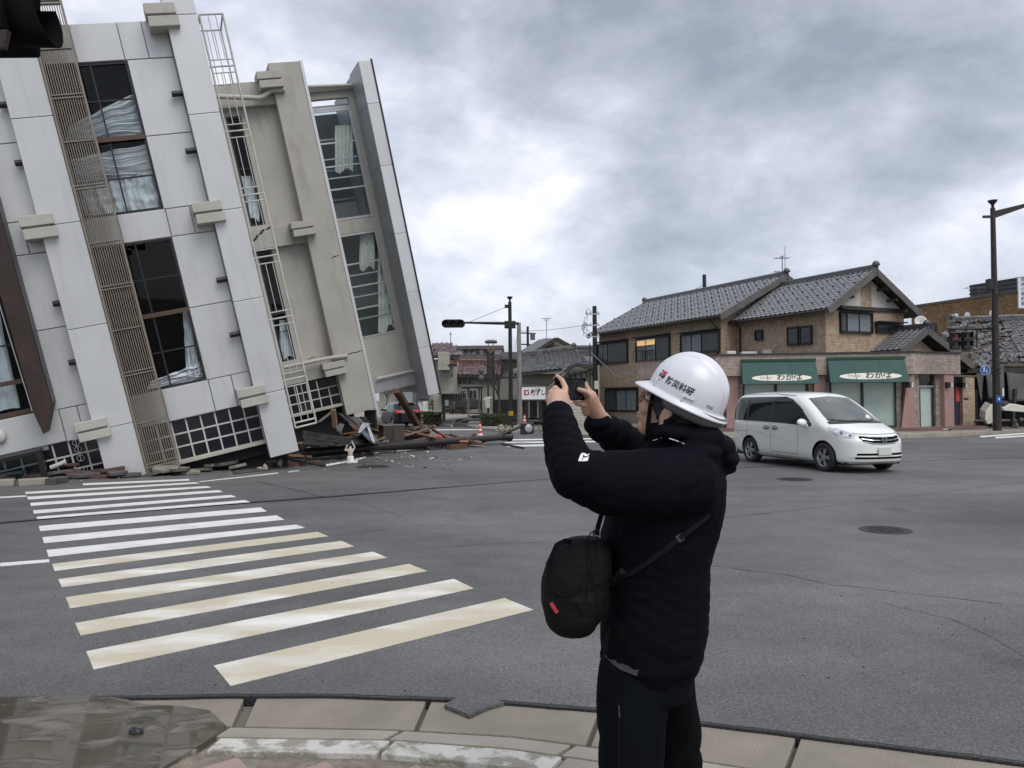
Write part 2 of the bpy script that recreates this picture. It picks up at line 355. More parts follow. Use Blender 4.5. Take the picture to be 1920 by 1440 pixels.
# long fissure across the road, its shade painted as tar-dark faces and lips
sb = MB(); pr = []
for i, p in enumerate(seam_f):
    q = seam_n[i]; a = .03+.07*abs(NZ.noise(V((p.x*2.3, 7, 0)))); b = .015+.04*abs(NZ.noise(V((p.x*3.1, 2, 0))))
    pr.append((V((q.x, q.y-b, .003)), V((q.x, q.y+.004, -.004)), V((q.x, q.y+.01, -.05)), V((p.x, p.y-.01, -.048)), V((p.x, p.y-.006, -.006)), V((p.x, p.y+a, .0015))))
for i in range(len(pr)-1): sb.add([*pr[i], *pr[i+1]], [(k, k+6, k+7, k+1) for k in range(5)])
tag(sb.build('road_fissure', M_TAR), kind='structure')
# ---------------- crosswalk
z8 = lambda a, b: (a/3, 860+b/3)
ST = [[z8(465, 140), z8(1060, 115), z8(1068, 123), z8(468, 150)], [z8(140, 188), z8(1100, 133), z8(1122, 140), z8(145, 199)],
      [z8(152, 215), z8(1165, 155), z8(1187, 163), z8(158, 230)], [z8(170, 250), z8(1230, 178), z8(1253, 188), z8(173, 266)],
      [z8(186, 292), z8(1300, 205), z8(1327, 216), z8(190, 310)], [z8(205, 328), z8(1378, 234), z8(1408, 245), z8(210, 341)],
      [z8(218, 380), z8(1465, 275), z8(1500, 297), z8(226, 408)], [z8(238, 443), z8(1555, 320), z8(1598, 344), z8(248, 476)],
      [z8(262, 515), z8(1665, 372), z8(1715, 390), z8(273, 553)], [z8(292, 594), z8(1785, 413), z8(1845, 437), z8(307, 633)],
      [(109, 1086.7), (640, 1014.5), (664, 1025), (116, 1101.7)], [(123, 1120.7), (700, 1035), (726, 1046), (131.7, 1141)],
      [(141, 1169), (767, 1058), (801, 1071), (151, 1192)], [(162, 1222), (851, 1086), (888, 1104), (175, 1256)], [(401, 1249), (946, 1122), (1000, 1144), (432, 1287)]]
cw = tag(bpy.data.objects.new('crosswalk', None), kind='structure'); COL.objects.link(cw)
def strip(name, px, m, par=None, z=.004, z0=.0008, n=14):
    P = [g2(*p) for p in px]; a = []; b = []
    for i in range(n+1):
        t = i/n; p = P[0].lerp(P[1], t); q = P[3].lerp(P[2], t)
        a.append(p+V((0, .006*NZ.noise(V((p.x*8, p.y*8, 0)))))); b.append(q+V((0, .006*NZ.noise(V((q.x*8, q.y*8, 7))))))
    s = MB(); s.slab(b+a[::-1], z0, z); return s.build(name, m, par)
for i, q in enumerate(ST): strip('stripe', q, M_STRIPE_OLD if i > 8 else M_WHITE_LINE, cw)
cf = tag(bpy.data.objects.new('crosswalk', None), kind='structure'); COL.objects.link(cf)
for q in ([(962, 823.5), (1120, 821.5), (1122, 823.5), (958, 825.8)], [(950, 828.4), (1120, 826.6), (1122, 829), (944, 831.2)], [(955, 834.4), (1040, 833), (1040, 836), (950, 838)], [(1130, 822), (1190, 821), (1192, 823), (1130, 824)]):
    strip('stripe', q, M_WHITE_LINE, cf, .003, -.001)
for q in ([(0, 931.5), (50, 929), (50, 931), (0, 934)], [(0, 1056), (92, 1049), (93, 1054), (0, 1062)], [(378, 902.3), (520, 886.2), (523, 887.8), (372, 904)], [(540, 884.4), (560, 882), (562, 883), (540, 885.8)],
          [(604, 872), (662, 862), (666, 864), (606, 875)], [(664, 861), (684, 856.5), (686, 858), (668, 863.3)], [(790, 805.6), (938, 804.2), (938, 805.6), (790, 807)],
          [(700, 847.5), (738, 844.3), (738, 846.2), (700, 850)], [(740, 842.6), (840, 834), (850, 836.5), (745, 846.5)], [(1836, 817.5), (1990, 807), (1990, 809), (1840, 820)], [(1865, 819.5), (1990, 812), (1990, 814), (1868, 822)]):
    tag(strip('road_line', q, M_WHITE_LINE, None, .003, -.001), kind='structure')
# fine cracks and a pale joint
def crack(px, wdt, m, z=.0035, amp=.03):
    P = densify([g2(*p) for p in px], 12, amp); s = MB(); pr = []
    for i, p in enumerate(P):
        d = (P[min(i+1, len(P)-1)]-P[max(i-1, 0)]).normalized(); nn = V((-d.y, d.x))*wdt*(.4+.9*abs(NZ.noise(V((p.x*4, p.y*4, 9)))))
        pr.append((V((*(p-nn), z)), V((*(p+nn), z))))
    for i in range(len(pr)-1): s.add([*pr[i], *pr[i+1]], [(0, 2, 3, 1)])
    tag(s.build('road_crack', m), kind='structure')
M_JOINT = mat('joint', (.2, .2, .2), .8)
crack([(1335, 1061), (1480, 1080), (1560, 1096), (1700, 1112), (1880, 1133)], .006, M_TAR, amp=.05)
crack([(1640, 1128), (1780, 1160), (1850, 1190), (1920, 1231), (1990, 1260)], .004, M_TAR, amp=.06)
crack([(1350, 972), (1600, 944), (1920, 903)], .008, M_TAR, amp=.04)
crack([(760, 1033), (900, 1021), (1030, 1016)], .006, M_TAR, amp=.04)
crack([(480, 902), (560, 920), (605, 932)], .012, M_TAR, amp=.03); crack([(640, 934), (700, 950), (755, 970)], .006, M_TAR, amp=.03)
crack([(1700, 855), (1800, 848), (1990, 835)], .03, M_JOINT, amp=.02)
crack([(380, 901), (520, 888), (640, 872), (800, 857), (960, 841)], .02, M_TAR, .0038, .08)
# ---------------- manhole covers and a steel plate
def manhole(u, v, r, label):
    t = thing('manhole_cover', label, 'manhole cover', G(u, v)+V((0, 0, .001)))
    MB().lathe([(r, 0), (r, .006), (r-.03, .006), (r-.03, .004)], 40, cap=False).build('rim', M_IRON, t)
    s = MB().lathe([(r-.032, 0), (r-.032, .006)], 40)
    k = int(r/.05)
    for i in range(-k, k+1):
        for j in range(-k, k+1):
            x, y = i*.05+(j % 2)*.025, j*.05
            if hypot(x, y) < r-.07: s.box(x-.015, x+.015, y-.012, y+.012, .006, .011)
    s.build('lid', M_IRON, t)
manhole(1660, 994, .30, 'round iron manhole cover in the right foreground of the asphalt')
manhole(1490, 899, .34, 'round iron manhole cover on the asphalt in front of the white van')
manhole(700, 875, .42, 'flat dark manhole cover in front of the small white statue')
# ---------------- gutter, kerb, pavers at the photographer's feet
def yat(tab, x):
    for i in range(len(tab)-1):
        if tab[i][0] <= x <= tab[i+1][0]:
            t = (x-tab[i][0])/(tab[i+1][0]-tab[i][0]); return lerp(tab[i][1], tab[i+1][1], t)
IN1 = [(-900, 1420), (0, 1376), (400, 1361), (730, 1367), (960, 1380), (1310, 1425), (1920, 1520), (2500, 1620)]
IN2 = [(-900, 1440), (0, 1396), (400, 1381), (735, 1386), (960, 1403), (1310, 1453), (1920, 1556), (2500, 1660)]
IN3 = [(-900, 1475), (0, 1425), (400, 1407), (730, 1414), (960, 1437), (1310, 1495), (1920, 1610), (2500, 1720)]
gut = tag(bpy.data.objects.new('gutter', None), kind='structure'); COL.objects.link(gut)
kb = tag(bpy.data.objects.new('kerb', None), kind='structure'); COL.objects.link(kb)
JX = [-860, -250, 130, 474, 808, 1130, 1500, 2000, 2480]
bed = MB(); bed.slab([g2(-900, 1300), g2(2500, 1500), g2(2500, 1720), g2(-900, 1475)], -.058, -.026); tag(bed.build('gutter_bed', M_MORTAR), kind='structure')
for i in range(len(JX)-1):
    sk = -55
    for (A, B, par, nm, m, za, zb, dx) in ((EDGE, IN1, gut, 'gutter_slab', M_CONC, -.016, -.020, 0), (IN1, IN2, gut, 'gutter_slab', M_CONC2, -.018, -.004, sk), (IN2, IN3, kb, 'kerb_stone', M_KERBPAINT if i in (3, 4) else M_CONC2, -.002, .003, sk*1.3)):
        x0, x1 = JX[i]+(5 if i != 3 else 12)+dx, JX[i+1]-(5 if i != 2 else 12)+dx; nn = 8; a = []; b = []
        for k in range(nn+1):
            x = lerp(x0, x1, k/nn); xb = x+sk*.5
            a.append(V((*g2(x, yat(A, max(-899, min(2499, x)))+(2 if A is not EDGE else -4), za), za))); b.append(V((*g2(xb, yat(B, max(-899, min(2499, xb)))-1, zb), zb)))
        s = MB(); top = a+b[::-1]; bot = [V((p.x, p.y, -.056)) for p in top]; L = len(top)
        fs = [(k, k+1, L-2-k, L-1-k) for k in range(nn)]
        s.add(top+bot, fs+[tuple(q+L for q in f[::-1]) for f in fs]+[(k, (k+1) % L, (k+1) % L+L, k+L) for k in range(L)])
        s.build(nm, m, par, bev=.006)
# pavers
M_PINK = mat('pink_paver', (.36, .26, .235), .8, 0, .15, 3, .5, 130, dirt=(.24, .19, .175), ds=1.5, dlo=.45, dhi=.7)
M_TACT = mat('dark_paver', (.075, .07, .07), .75, 0, .2, 4, .4, 90)
pv = tag(bpy.data.objects.new('pavement', None), kind='structure'); COL.objects.link(pv)
o0 = g2(365, 1414); dirv = (g2(960, 1440)-o0).normalized(); prp = V((dirv.y, -dirv.x))
pm = {}
for dk in (0, 1):
    s = MB().box(-.147, .147, -.147, .147, -.055, .0)
    if dk:
        for i in range(5):
            for j in range(5): s.lathe([(.016, 0), (.014, .004), (.008, .005)], 8, M=Matrix.Translation((-.11+i*.055, -.11+j*.055, 0)))
    pm[dk] = s.mesh('paver', M_TACT if dk else M_PINK)
ang = atan2(dirv.y, dirv.x)+R(45); ca, sa = cos(ang), sin(ang)
for i in range(-16, 17):
    for j in range(-16, 17):
        c = o0 + V((ca, sa))*(i*.3) + V((-sa, ca))*(j*.3)
        rel = c-o0; al = rel.dot(dirv); dp = rel.dot(prp)
        if dp < .16 or dp > .9 or al < -1.6 or al > 3.2: continue
        o = inst('paver', pm[1 if (i+j) % 2 == 0 else 0], pv); o.location = (c.x, c.y, -.004+.002*random.random()); o.rotation_euler = (0, 0, ang)
pb = MB(); pb.slab([o0-dirv*2.2-prp*.0, o0+dirv*4-prp*.0, o0+dirv*4+prp*2.5, o0-dirv*2.2+prp*2.5], -.057, -.012); tag(pb.build('pavement_bed', M_MORTAR), kind='structure')
# ---------------- muddy puddle in the gutter
def puddle_mat():
    m = mat('muddy_water', (.080, .070, .054), .04, 0, .2, 2)
    t = m.node_tree; b = t.nodes['Principled BSDF']; src = b.inputs['Base Color'].links[0].from_socket
    co = t.nodes.new('ShaderNodeTexCoord'); n = t.nodes.new('ShaderNodeTexNoise'); n.inputs['Scale'].default_value = 3.2; n.inputs['Detail'].default_value = 7; n.inputs['Distortion'].default_value = .8
    mp = t.nodes.new('ShaderNodeMapping'); mp.inputs['Scale'].default_value = (1, 2.1, 1); t.links.new(co.outputs['Object'], mp.inputs[0]); t.links.new(mp.outputs[0], n.inputs['Vector'])
    q = t.nodes.new('ShaderNodeMapRange'); q.inputs[1].default_value = .51; q.inputs[2].default_value = .63; t.links.new(n.outputs['Fac'], q.inputs[0])
    x = t.nodes.new('ShaderNodeMix'); x.data_type = 'RGBA'; t.links.new(q.outputs[0], x.inputs[0]); t.links.new(src, x.inputs[6]); x.inputs[7].default_value = (.15, .135, .108, 1); t.links.new(x.outputs[2], b.inputs['Base Color'])
    r = t.nodes.new('ShaderNodeMapRange'); r.inputs[3].default_value = .03; r.inputs[4].default_value = .7; t.links.new(q.outputs[0], r.inputs[0]); t.links.new(r.outputs[0], b.inputs['Roughness'])
    bp = t.nodes.new('ShaderNodeBump'); bp.inputs['Strength'].default_value = .8; bp.inputs['Distance'].default_value = .012; t.links.new(q.outputs[0], bp.inputs['Height']); t.links.new(bp.outputs[0], b.inputs['Normal'])
    return m
pud = densify([g2(*p, -.012) for p in [(-500, 1327), (0, 1314), (130, 1312), (240, 1318), (330, 1328), (390, 1340), (405, 1350), (424, 1366), (410, 1380), (385, 1398), (345, 1420), (300, 1450), (120, 1475), (-500, 1520)]], 6, .05)
M_MUD = puddle_mat()
tag(slab_tri('puddle', pud, -.05, .007, M_MUD), kind='structure')
# clear plastic tray and a dark lump lying in the puddle
t = thing('plastic_tray', 'clear broken plastic tray lying in the muddy puddle', 'plastic tray', G(268, 1350, .006))
M_CLEAR = glassmat('clear_plastic', (.85, .86, .85), .08)
ring = [V((.075*cos(a)*(1+.15*sin(2*a)), .05*sin(a), .004+.012*(1+sin(a)))) for a in [2*pi*k/24 for k in range(25)]]
MB().tube(ring, .004, 6).build('rim', M_CLEAR, t)
MB().lathe([(.072, .012), (.06, .002), (.0, .001)], 24, cap=False, M=Matrix.Diagonal((1, .66, 1, 1))).build('base', M_CLEAR, t)
def rock(r, seed, sx=1, sy=1, sz=.6, n=2):
    bm = bmesh.new(); bmesh.ops.create_icosphere(bm, subdivisions=n, radius=r)
    for v in bm.verts:
        k = 1+.35*NZ.noise(v.co*(2.2/r)*.6+V((seed*3.1, seed, 0))); v.co = V((v.co.x*sx*k, v.co.y*sy*k, v.co.z*sz*k))
    me = bpy.data.meshes.new('rock'); bm.to_mesh(me); bm.free(); return me
me = rock(.034, 3, 1.2, .8, .6); me.materials.append(M_BLACK); o = inst('stone', me); o.location = G(255, 1372, .012); tag(o, 'small black lump of stone standing in the muddy puddle', 'stone')
# flap of broken asphalt lying over the gutter
fl = [g2(*p, .004) for p in [(833, 1322), (875, 1298), (905, 1306), (945, 1317), (912, 1326), (880, 1341), (862, 1333)]]
fo = slab_tri('asphalt_fragment', fl, -.012, .006, M_ASPH); tag(fo, 'flat angular flap of broken asphalt lying over the concrete gutter', 'asphalt fragment')
# crumbs of asphalt along the edge and on the road
cr = MB()
for k in range(420):
    if k < 300:
        x = random.uniform(300, 1920); y = yat(EDGE, x)+abs(random.gauss(0, 1))*22; z = -.03; r = random.uniform(.003, .009)
    else:
        x = random.uniform(0, 1920); y = random.uniform(900, 1320); z = .001; r = random.uniform(.004, .012)
    p = G(x, y, z); M = Matrix.Translation(p) @ Matrix.Rotation(random.random()*6, 4, V((random.random(), random.random(), 1)).normalized()) @ Matrix.Diagonal((r, r*.8, r*.6, 1))
    cr.add([M @ V(q) for q in ((1, 0, 0), (-.5, .9, 0), (-.5, -.9, .1), (.1, 0, 1), (0, .1, -1))], [(0, 1, 3), (1, 2, 3), (2, 0, 3), (1, 0, 4), (2, 1, 4), (0, 2, 4)])
tag(cr.build('asphalt_crumbs', M_TAR), kind='stuff')
# ---------------- pavement across the street
def plot(name, px, z, m, back):
    P = [g2(*p, z) for p in px] + [V(b) for b in back]; return tag(slab_tri(name, P, -.05, z, m), kind='structure')
FRONT = [(1036, 811), (1110, 816), (1240, 819.5), (1400, 821), (1560, 819), (1700, 815.5), (1800, 812), (1850, 809), (2060, 800)]
plot('sidewalk', FRONT, .12, M_PAVE, [(75, 55), (75, 140), (4.0, 140)])
far_kerb = tag(bpy.data.objects.new('kerb', None), kind='structure'); COL.objects.link(far_kerb)
def kerbrow(px, z, par, L=1.0):
    P = [g2(*p, z) for p in px]
    for i in range(len(P)-1):
        d = P[i+1]-P[i]; n = max(1, int(d.length/L)); u = d.normalized(); q = V((-u.y, u.x))
        for k in range(n):
            a = P[i]+d*(k/n)+u*.01; b = P[i]+d*((k+1)/n)-u*.01
            s = MB(); s.slab([a-q*.02, b-q*.02, b+q*.13, a+q*.13], -.03, z+.012); s.build('kerb_stone', M_CONC2, par)
kerbrow(FRONT[:-1], .12, far_kerb)
plot('sidewalk', [(740, 790), (800, 793.5), (846, 797), (850, 794), (856, 787)], .12, M_PAVE, [(-1, 140), (-40, 140)])
plot('sidewalk', [(876, 797), (905, 803), (952, 806.5), (1000, 805), (1000, 795), (880, 788)], .12, M_PAVE, [])
kerbrow([(745, 790), (800, 793.5), (846, 797)], .12, far_kerb); kerbrow([(876, 797), (905, 803), (952, 806.5), (1000, 805)], .12, far_kerb)
# ================================================================ the leaning building: front block clad in pale panels, plastered wing behind it
def cwv(x, y, z): return RT*x - UP*y + FW*z
B_A = cwv(.901, -.224, .371).normalized(); B_U = cwv(-.193, -.973, -.13); B_U = (B_U-B_A*B_A.dot(B_U)).normalized(); B_N = B_A.cross(B_U)
B_O = G(240, 893)
BM = frame(B_O, B_A, -B_N, B_U)
BI = BM.inverted()
M_PANEL = mat('pale_panel', (.56, .57, .575), .38, .25, .05, .8, .05, 3, dirt=(.40, .40, .395), ds=1.2, dlo=.52, dhi=.9, dstretch=(2.5, 2.5, .35), orand=.05)
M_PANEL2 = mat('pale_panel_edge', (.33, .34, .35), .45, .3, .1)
M_PLAS = mat('beige_plaster', (.40, .385, .345), .9, 0, .08, 1.2, .35, 14, dirt=(.26, .24, .20), ds=1.2, dlo=.54, dhi=.85, dstretch=(2.2, 2.2, .4))
M_PLASL = mat('pale_plaster', (.43, .415, .37), .85, 0, .1, 2, .3, 30, dirt=(.33, .31, .27), ds=2, dlo=.55, dhi=.75)
M_LOUV = mat('taupe_louvre', (.215, .185, .150), .45, .2, .1)
M_DARKWIN = mat('window_frame_dark', (.018, .019, .021), .45, .2, .1)
M_BROWNFR = mat('window_frame_brown', (.085, .05, .034), .5, .1, .15)
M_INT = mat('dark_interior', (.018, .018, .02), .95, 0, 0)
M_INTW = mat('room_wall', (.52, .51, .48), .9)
M_SILVER = mat('silver_sheet', (.68, .69, .71), .38, .15, .1, 4)
M_VOILE = mat('grey_curtain', (.58, .62, .63), .8, 0, .1, 6)
M_CREAMC = mat('cream_curtain', (.72, .69, .63), .85, 0, .1, 8)
M_RUST = mat('rusted_brown_steel', (.035, .022, .019), .62, .2, .3, 1.6, .2, 12, dirt=(.075, .035, .02), ds=1.6, dlo=.55, dhi=.8)
M_WHITEBAR = mat('white_bar', (.50, .50, .48), .5, 0, .06, 6)
M_RAIL = mat('painted_rail', (.48, .47, .43), .5, 0, .12, 4, dirt=(.32, .29, .25), ds=5, dlo=.55, dhi=.75)
M_GLASS = glassmat('dark_glass', (.93, .95, .96), .015, 1.3)
M_GLASSG = glassmat('green_glass', (.91, .955, .955), .02)
M_BLKGLASS = mat('black_glass', (.006, .007, .012), .12, 0, .2, 1.5, .08, 2.5)
lb = thing('leaning_building', 'tilted office building with pale panel front and sunken ground floor', 'building', M=BM)
def P2(u, v, ln=0.):
    """point of the pixel ray on the plane ln metres behind the front, in the building's own axes (x, z)"""
    r = ray(u, v); n = B_N; t = ((B_O-CAM).dot(n)-ln)/r.dot(n); q = BI @ (CAM+r*t); return q.x, q.z
# structure of the block
wall = MB()
for q in ((2.055, 3.029, .40, .62, .945, 9.82), (3.03, 3.66, .40, .62, -.35, 9.82), (-1.40, -.421, .40, .62, 1.03, 9.82), (-.42, .38, .40, .62, -.3, 9.82), (.38, 2.055, .40, .62, 9.0, 9.82), (.38, 2.055, .40, .62, 5.06, 5.73), (.38, 2.055, .40, .62, .94, 1.72), (-4.4, -1.40, .40, .62, 5.05, 9.82), (-4.4, -1.40, .40, .62, .94, 1.78)):
    wall.box(*q)
wall.box(3.50, 3.68, .63, 8.8, -.3, 9.6); wall.box(-4.4, -4.2, .63, 8.8, -.3, 9.6)
wall.box(-4.19, 3.49, 8.6, 8.8, -.3, 9.6); wall.box(-4.19, 3.49, .63, 8.59, 9.3, 9.6)
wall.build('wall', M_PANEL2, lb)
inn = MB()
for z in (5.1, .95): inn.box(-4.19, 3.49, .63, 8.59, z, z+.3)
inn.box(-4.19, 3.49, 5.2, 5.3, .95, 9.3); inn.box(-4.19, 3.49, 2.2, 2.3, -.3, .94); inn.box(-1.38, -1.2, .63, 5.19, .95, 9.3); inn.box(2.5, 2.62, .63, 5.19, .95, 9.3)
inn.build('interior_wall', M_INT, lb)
bx('crushed_storey_dark', M_INT, lb, 1.0, 3.45, .75, 8.0, -1.3, -.31); bx('crushed_storey_dark', M_INT, lb, 3.75, 6.3, 6.3, 8.8, -1.9, -.06)  # remains of the storey as black boxes, painting the dark under block and wing
# cladding panels
def panel(x0, x1, z0, z1, y=.352, m=M_PANEL, g=.011, par=lb): return bx('panel', m, par, x0+g, x1-g, y, y+.045, z0+g, z1-g, .006)
for q in ((1.07, 2.02, 9.0, 9.82), (2.02, 2.52, 9.0, 9.82), (2.52, 3.03, 9.0, 9.82), (2.05, 3.03, 7.33, 9.0), (2.05, 3.03, 5.70, 7.33), (1.07, 2.08, 5.07, 5.71), (2.08, 2.6, 5.07, 5.70), (2.6, 3.03, 5.07, 5.70),
          (2.07, 3.03, 3.42, 5.07), (2.07, 3.03, 1.71, 3.42), (1.07, 2.10, .95, 1.71), (2.10, 2.61, .95, 1.71), (2.61, 3.03, .95, 1.71), (.38, 1.07, .95, 1.71), (.38, 1.07, 5.07, 5.71), (.38, 1.07, 9.0, 9.82),
          (-1.37, -.39, 7.46, 9.8), (-1.37, -.39, 5.83, 7.46), (-1.37, -.76, 5.13, 5.83), (-.76, -.39, 5.13, 5.83), (-1.37, -.39, 3.5, 5.13), (-1.37, -.39, 1.75, 3.5), (-1.02, -.66, 1.02, 1.75), (-.66, -.39, 1.38, 1.75), (-2.55, -1.02, 1.04, 1.80), (-4.2, -2.55, 1.04, 1.80), (-2.9, -1.4, 5.13, 5.83), (-4.3, -2.9, 5.13, 5.83)):
    panel(*q)
# pilasters, each clad with its own panels
for x0, x1, zs in ((-.41, .37, (-.45, 1.15, 3.39, 5.62, 7.85, 10.08, 10.9)), (3.03, 3.70, (-.40, 1.13, 3.36, 5.45, 7.62, 9.78, 10.9))):
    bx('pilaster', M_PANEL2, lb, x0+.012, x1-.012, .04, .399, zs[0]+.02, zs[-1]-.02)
    for i in range(len(zs)-1):
        s = MB(); s.box(x0, x1, 0, .04, zs[i]+.007, zs[i+1]-.007); s.build('panel', M_PANEL, lb, .008)
        for sx in (x0+.012-.014, x1-.012+.001):
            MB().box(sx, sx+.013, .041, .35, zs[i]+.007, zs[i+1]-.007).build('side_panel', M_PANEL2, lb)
# stone-like brackets and the little black lamps
def bracket(x0, x1, z0, z1, y0, y1, par, m=M_PLASL):
    h = (z1-z0); t = MB()
    t.box(x0, x1-.02, y0+.02, y1, z0+h*.55, z1); t.box(x0+.05, x1-.10, y0+.10, y1, z0+h*.44, z0+h*.55); t.box(x0+.03, x1, y0, y1, z0, z0+h*.44)
    t.build('bracket', m, par, .012)
for z in ((9.50, 10.0), (5.20, 5.67), (.92, 1.36)): bracket(2.63, 3.29, *z, -.16, .351, lb)
for z in ((9.5, 9.98), (5.36, 5.85), (.98, 1.40)): bracket(-.75, -.10, *z, -.16, .351, lb)
for x0, x1, zs in ((2.82, 3.029, (8.15, 6.88, 3.92, 2.63)), (-.54, -.411, (7.0, 4.0, 2.7, 8.2))):
    for z in zs: MB().tube([(x0-.03, .2, z), (x1, .2, z)], .066, 14).build('wall_lamp', M_BLACK, lb)
# windows
def window(x0, x1, z0, z1, y, vs, hs, thick=(), par=lb, fm=M_DARKWIN, tm=M_BROWNFR, gm=M_GLASS, w=.035):
    f = bx('window', gm, par, x0+.01, x1-.01, y, y+.006, z0+.01, z1-.01)
    s = MB()
    for x in (x0, x1-w*1.4): s.box(x, x+w*1.4, y-.05, y-.002, z0, z1)
    for z in (z0, z1-w*1.4): s.box(x0+w*1.4, x1-w*1.4, y-.05, y-.002, z, z+w*1.4)
    s.build('frame', fm, f)
    for x in vs: MB().box(x-w/2, x+w/2, y-.04, y-.003, z0+w*1.4, z1-w*1.4).build('mullion', fm, f)
    for z in hs: MB().box(x0+w*1.4, x1-w*1.4, y-.03, y-.0035, z-w/2, z+w/2).build('glazing_bar', fm, f)
    for z in thick: MB().box(x0+.001, x1-.001, y-.09, y-.051, z-.05, z+.05).build('transom', tm, f)
    return f
window(.40, 2.05, 5.72, 8.99, .44, (1.30,), (8.18, 6.49), (7.34,))
window(.40, 2.07, 1.72, 5.06, .44, (1.29,), (4.22, 2.55), (3.40,))
window(-4.2, -1.42, 1.80, 5.10, .44, (-2.8,), (3.32, 4.5), (2.52, 1.86))
window(-4.2, -1.42, 5.85, 9.0, .44, (-2.8,), (6.6, 7.4), ())
# taupe louvre screen up the middle
sc = MB()
for x in (.385, 1.035): bx('screen_stile', M_LOUV, lb, x, x+.045, -.03, .10, -.12, 11)
for k in range(13): sc.box(.445+k*.0462, .463+k*.0462, .0, .07, -.1, 10.99)
tag(sc.build('screen_slats', M_LOUV, lb), kind='stuff')
for z, dbl in ((10.15, 1), (9.2, 0), (8.22, 1), (7.28, 0), (6.32, 1), (5.12, 0), (4.14, 1), (3.2, 0), (2.22, 1), (1.10, 0), (.12, 1)):
    for q in ((z,) if not dbl else (z-.035, z+.035)): bx('screen_rail', M_LOUV, lb, .43, 1.035, -.025, .08, q-.012, q+.012)
# ground floor grids of white bars and black panes
def gridwin(x0, x1, z0, z1, nx, zs, par, y=.45, bar=.036, sill=True):
    dx = (x1-x0)/nx
    f = bx('window_grid', M_DARKWIN, par, x0, x1, y+.03, y+.05, z0, z1)
    for i in range(nx):
        for j in range(len(zs)-1):
            o = bx('pane', M_BLKGLASS, f, x0+i*dx+bar/2, x0+(i+1)*dx-bar/2, y+.012, y+.0295, zs[j]+bar/2, zs[j+1]-bar/2); o.rotation_euler = (random.gauss(0, .004), 0, random.gauss(0, .004))
    s = MB()
    for i in range(nx+1): MB().box(x0+i*dx-bar/2, x0+i*dx+bar/2, y-.02, y+.011, z0, z1).build('bar', M_WHITEBAR, f)
    for z in zs[1:-1]: MB().box(x0, x1, y-.018, y+.009, z-bar/2, z+bar/2).build('bar', M_WHITEBAR, f)
    if sill: bx('sill', M_PLASL, par, x0-.05, x1+.05, y-.16, y+.2, z0-.09, z0-.002, .01)
gridwin(.45, 3.03, .02, .93, 8, (.02, .32, .62, .93), lb)
gridwin(-2.6, -.38, .02, 1.02, 7, (.02, .38, .70, 1.02), lb)
gridwin(-4.2, -2.65, .02, 1.02, 5, (.02, .38, .70, 1.02), lb)
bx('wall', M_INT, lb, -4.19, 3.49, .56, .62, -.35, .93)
for z in (.96, .80, .60, .34):     # four round ornaments
    cx_ = P2(147, 846, .35)[0]+ .02*(.9-z)
    MB().lathe([(.062, -.02), (.075, -.02), (.075, .012), (.062, .012), (.062, -.02)], 22, cap=False, M=Matrix.Translation((cx_, .36, z)) @ Matrix.Rotation(R(90), 4, 'X')).box(cx_-.008, cx_+.008, .345, .36, z-.06, z+.06).build('ornament', M_STEEL, lb)
# black framed showcase at the left foot, a white lamp, the brown blade fin
s = MB()
for q in ((-4.0, -1.50, .93, 1.02), (-1.6, -1.50, .1, .93)): s.box(q[0], q[1], -.02, .38, q[2], q[3])
s.build('showcase_frame', M_BLACK, lb, .01)
bx('showcase_glass', M_GLASSG, lb, -4.0, -1.61, .05, .06, .2, .925); bx('showcase_shelf', M_STEEL, lb, -4.0, -1.62, .08, .12, .36, .42)
MB().tube([(-1.45, .30, .55), (-1.16, .30, .60)], .05, 10).lathe([(.075, 0), (.075, .03)], 14, M=Matrix.Translation((-1.16, .30, .6)) @ Matrix.Rotation(R(90), 4, 'Y')).build('wall_light', M_WHITEBAR, lb)
MB().lathe([(.0, -.06), (.13, -.03), (.16, 0), (.13, .03), (0, .05)], 18, cap=False, M=Matrix.Translation((*[P2(-4, 818, .3)[0]], .28, P2(0, 818, .3)[1])) @ Matrix.Rotation(R(90), 4, 'X')).build('wall_light', M_WHITEBAR, lb)
fp = [(-1.46, 12), (-1.40, 1.80), (-1.33, 1.33), (-1.27, 1.36), (-1.03, 1.92), (-1.03, 12)]
MB().prism(fp, (-.16, .345)).build('blade_fin', M_RUST, lb, .012)
MB().prism([(-1.475, 12), (-1.475, 4), (-1.42, 1.85), (-1.405, 1.85), (-1.462, 4), (-1.462, 12)], (-.175, .30)).build('fin_edge', M_STEEL, lb)
s = MB().box(-1.028, -1.012, -.165, .33, 1.95, 12); s.build('fin_edge', M_BLACK, lb)
# trellis-like railing on the flank, bay by bay
rl = thing('wall_railing', 'white painted ladder-like railing fixed up the side of the panelled block', 'railing', M=BM)
ry = .55; z2 = lambda x, y: (360+x/3, y/3); z4 = lambda x, y: (400+x/2.88, 400+y/2.88)
xr0, xr1 = 3.80, 4.32
GR = [(z2(170, 335), z2(165, 373), z2(190, 408)), (z2(262, 697), z2(258, 735), z2(280, 770)), (z2(350, 1052), z2(350, 1092), z2(372, 1127)), (z4(305, 192), z4(302, 230), z4(322, 264)), (z4(385, 524), z4(385, 560), z4(400, 594)), (z4(470, 850), z4(460, 886), z4(480, 920))]
ztop = P2(*z2(100, 80), ry)[1]; zbot = P2(*z4(520, 1140), ry)[1]
for x in (xr0, xr1):
    s = MB().tube([(x, ry, zbot), (x, ry, ztop)], .024, 8); s.build('stile', M_RAIL, rl)
levels = []
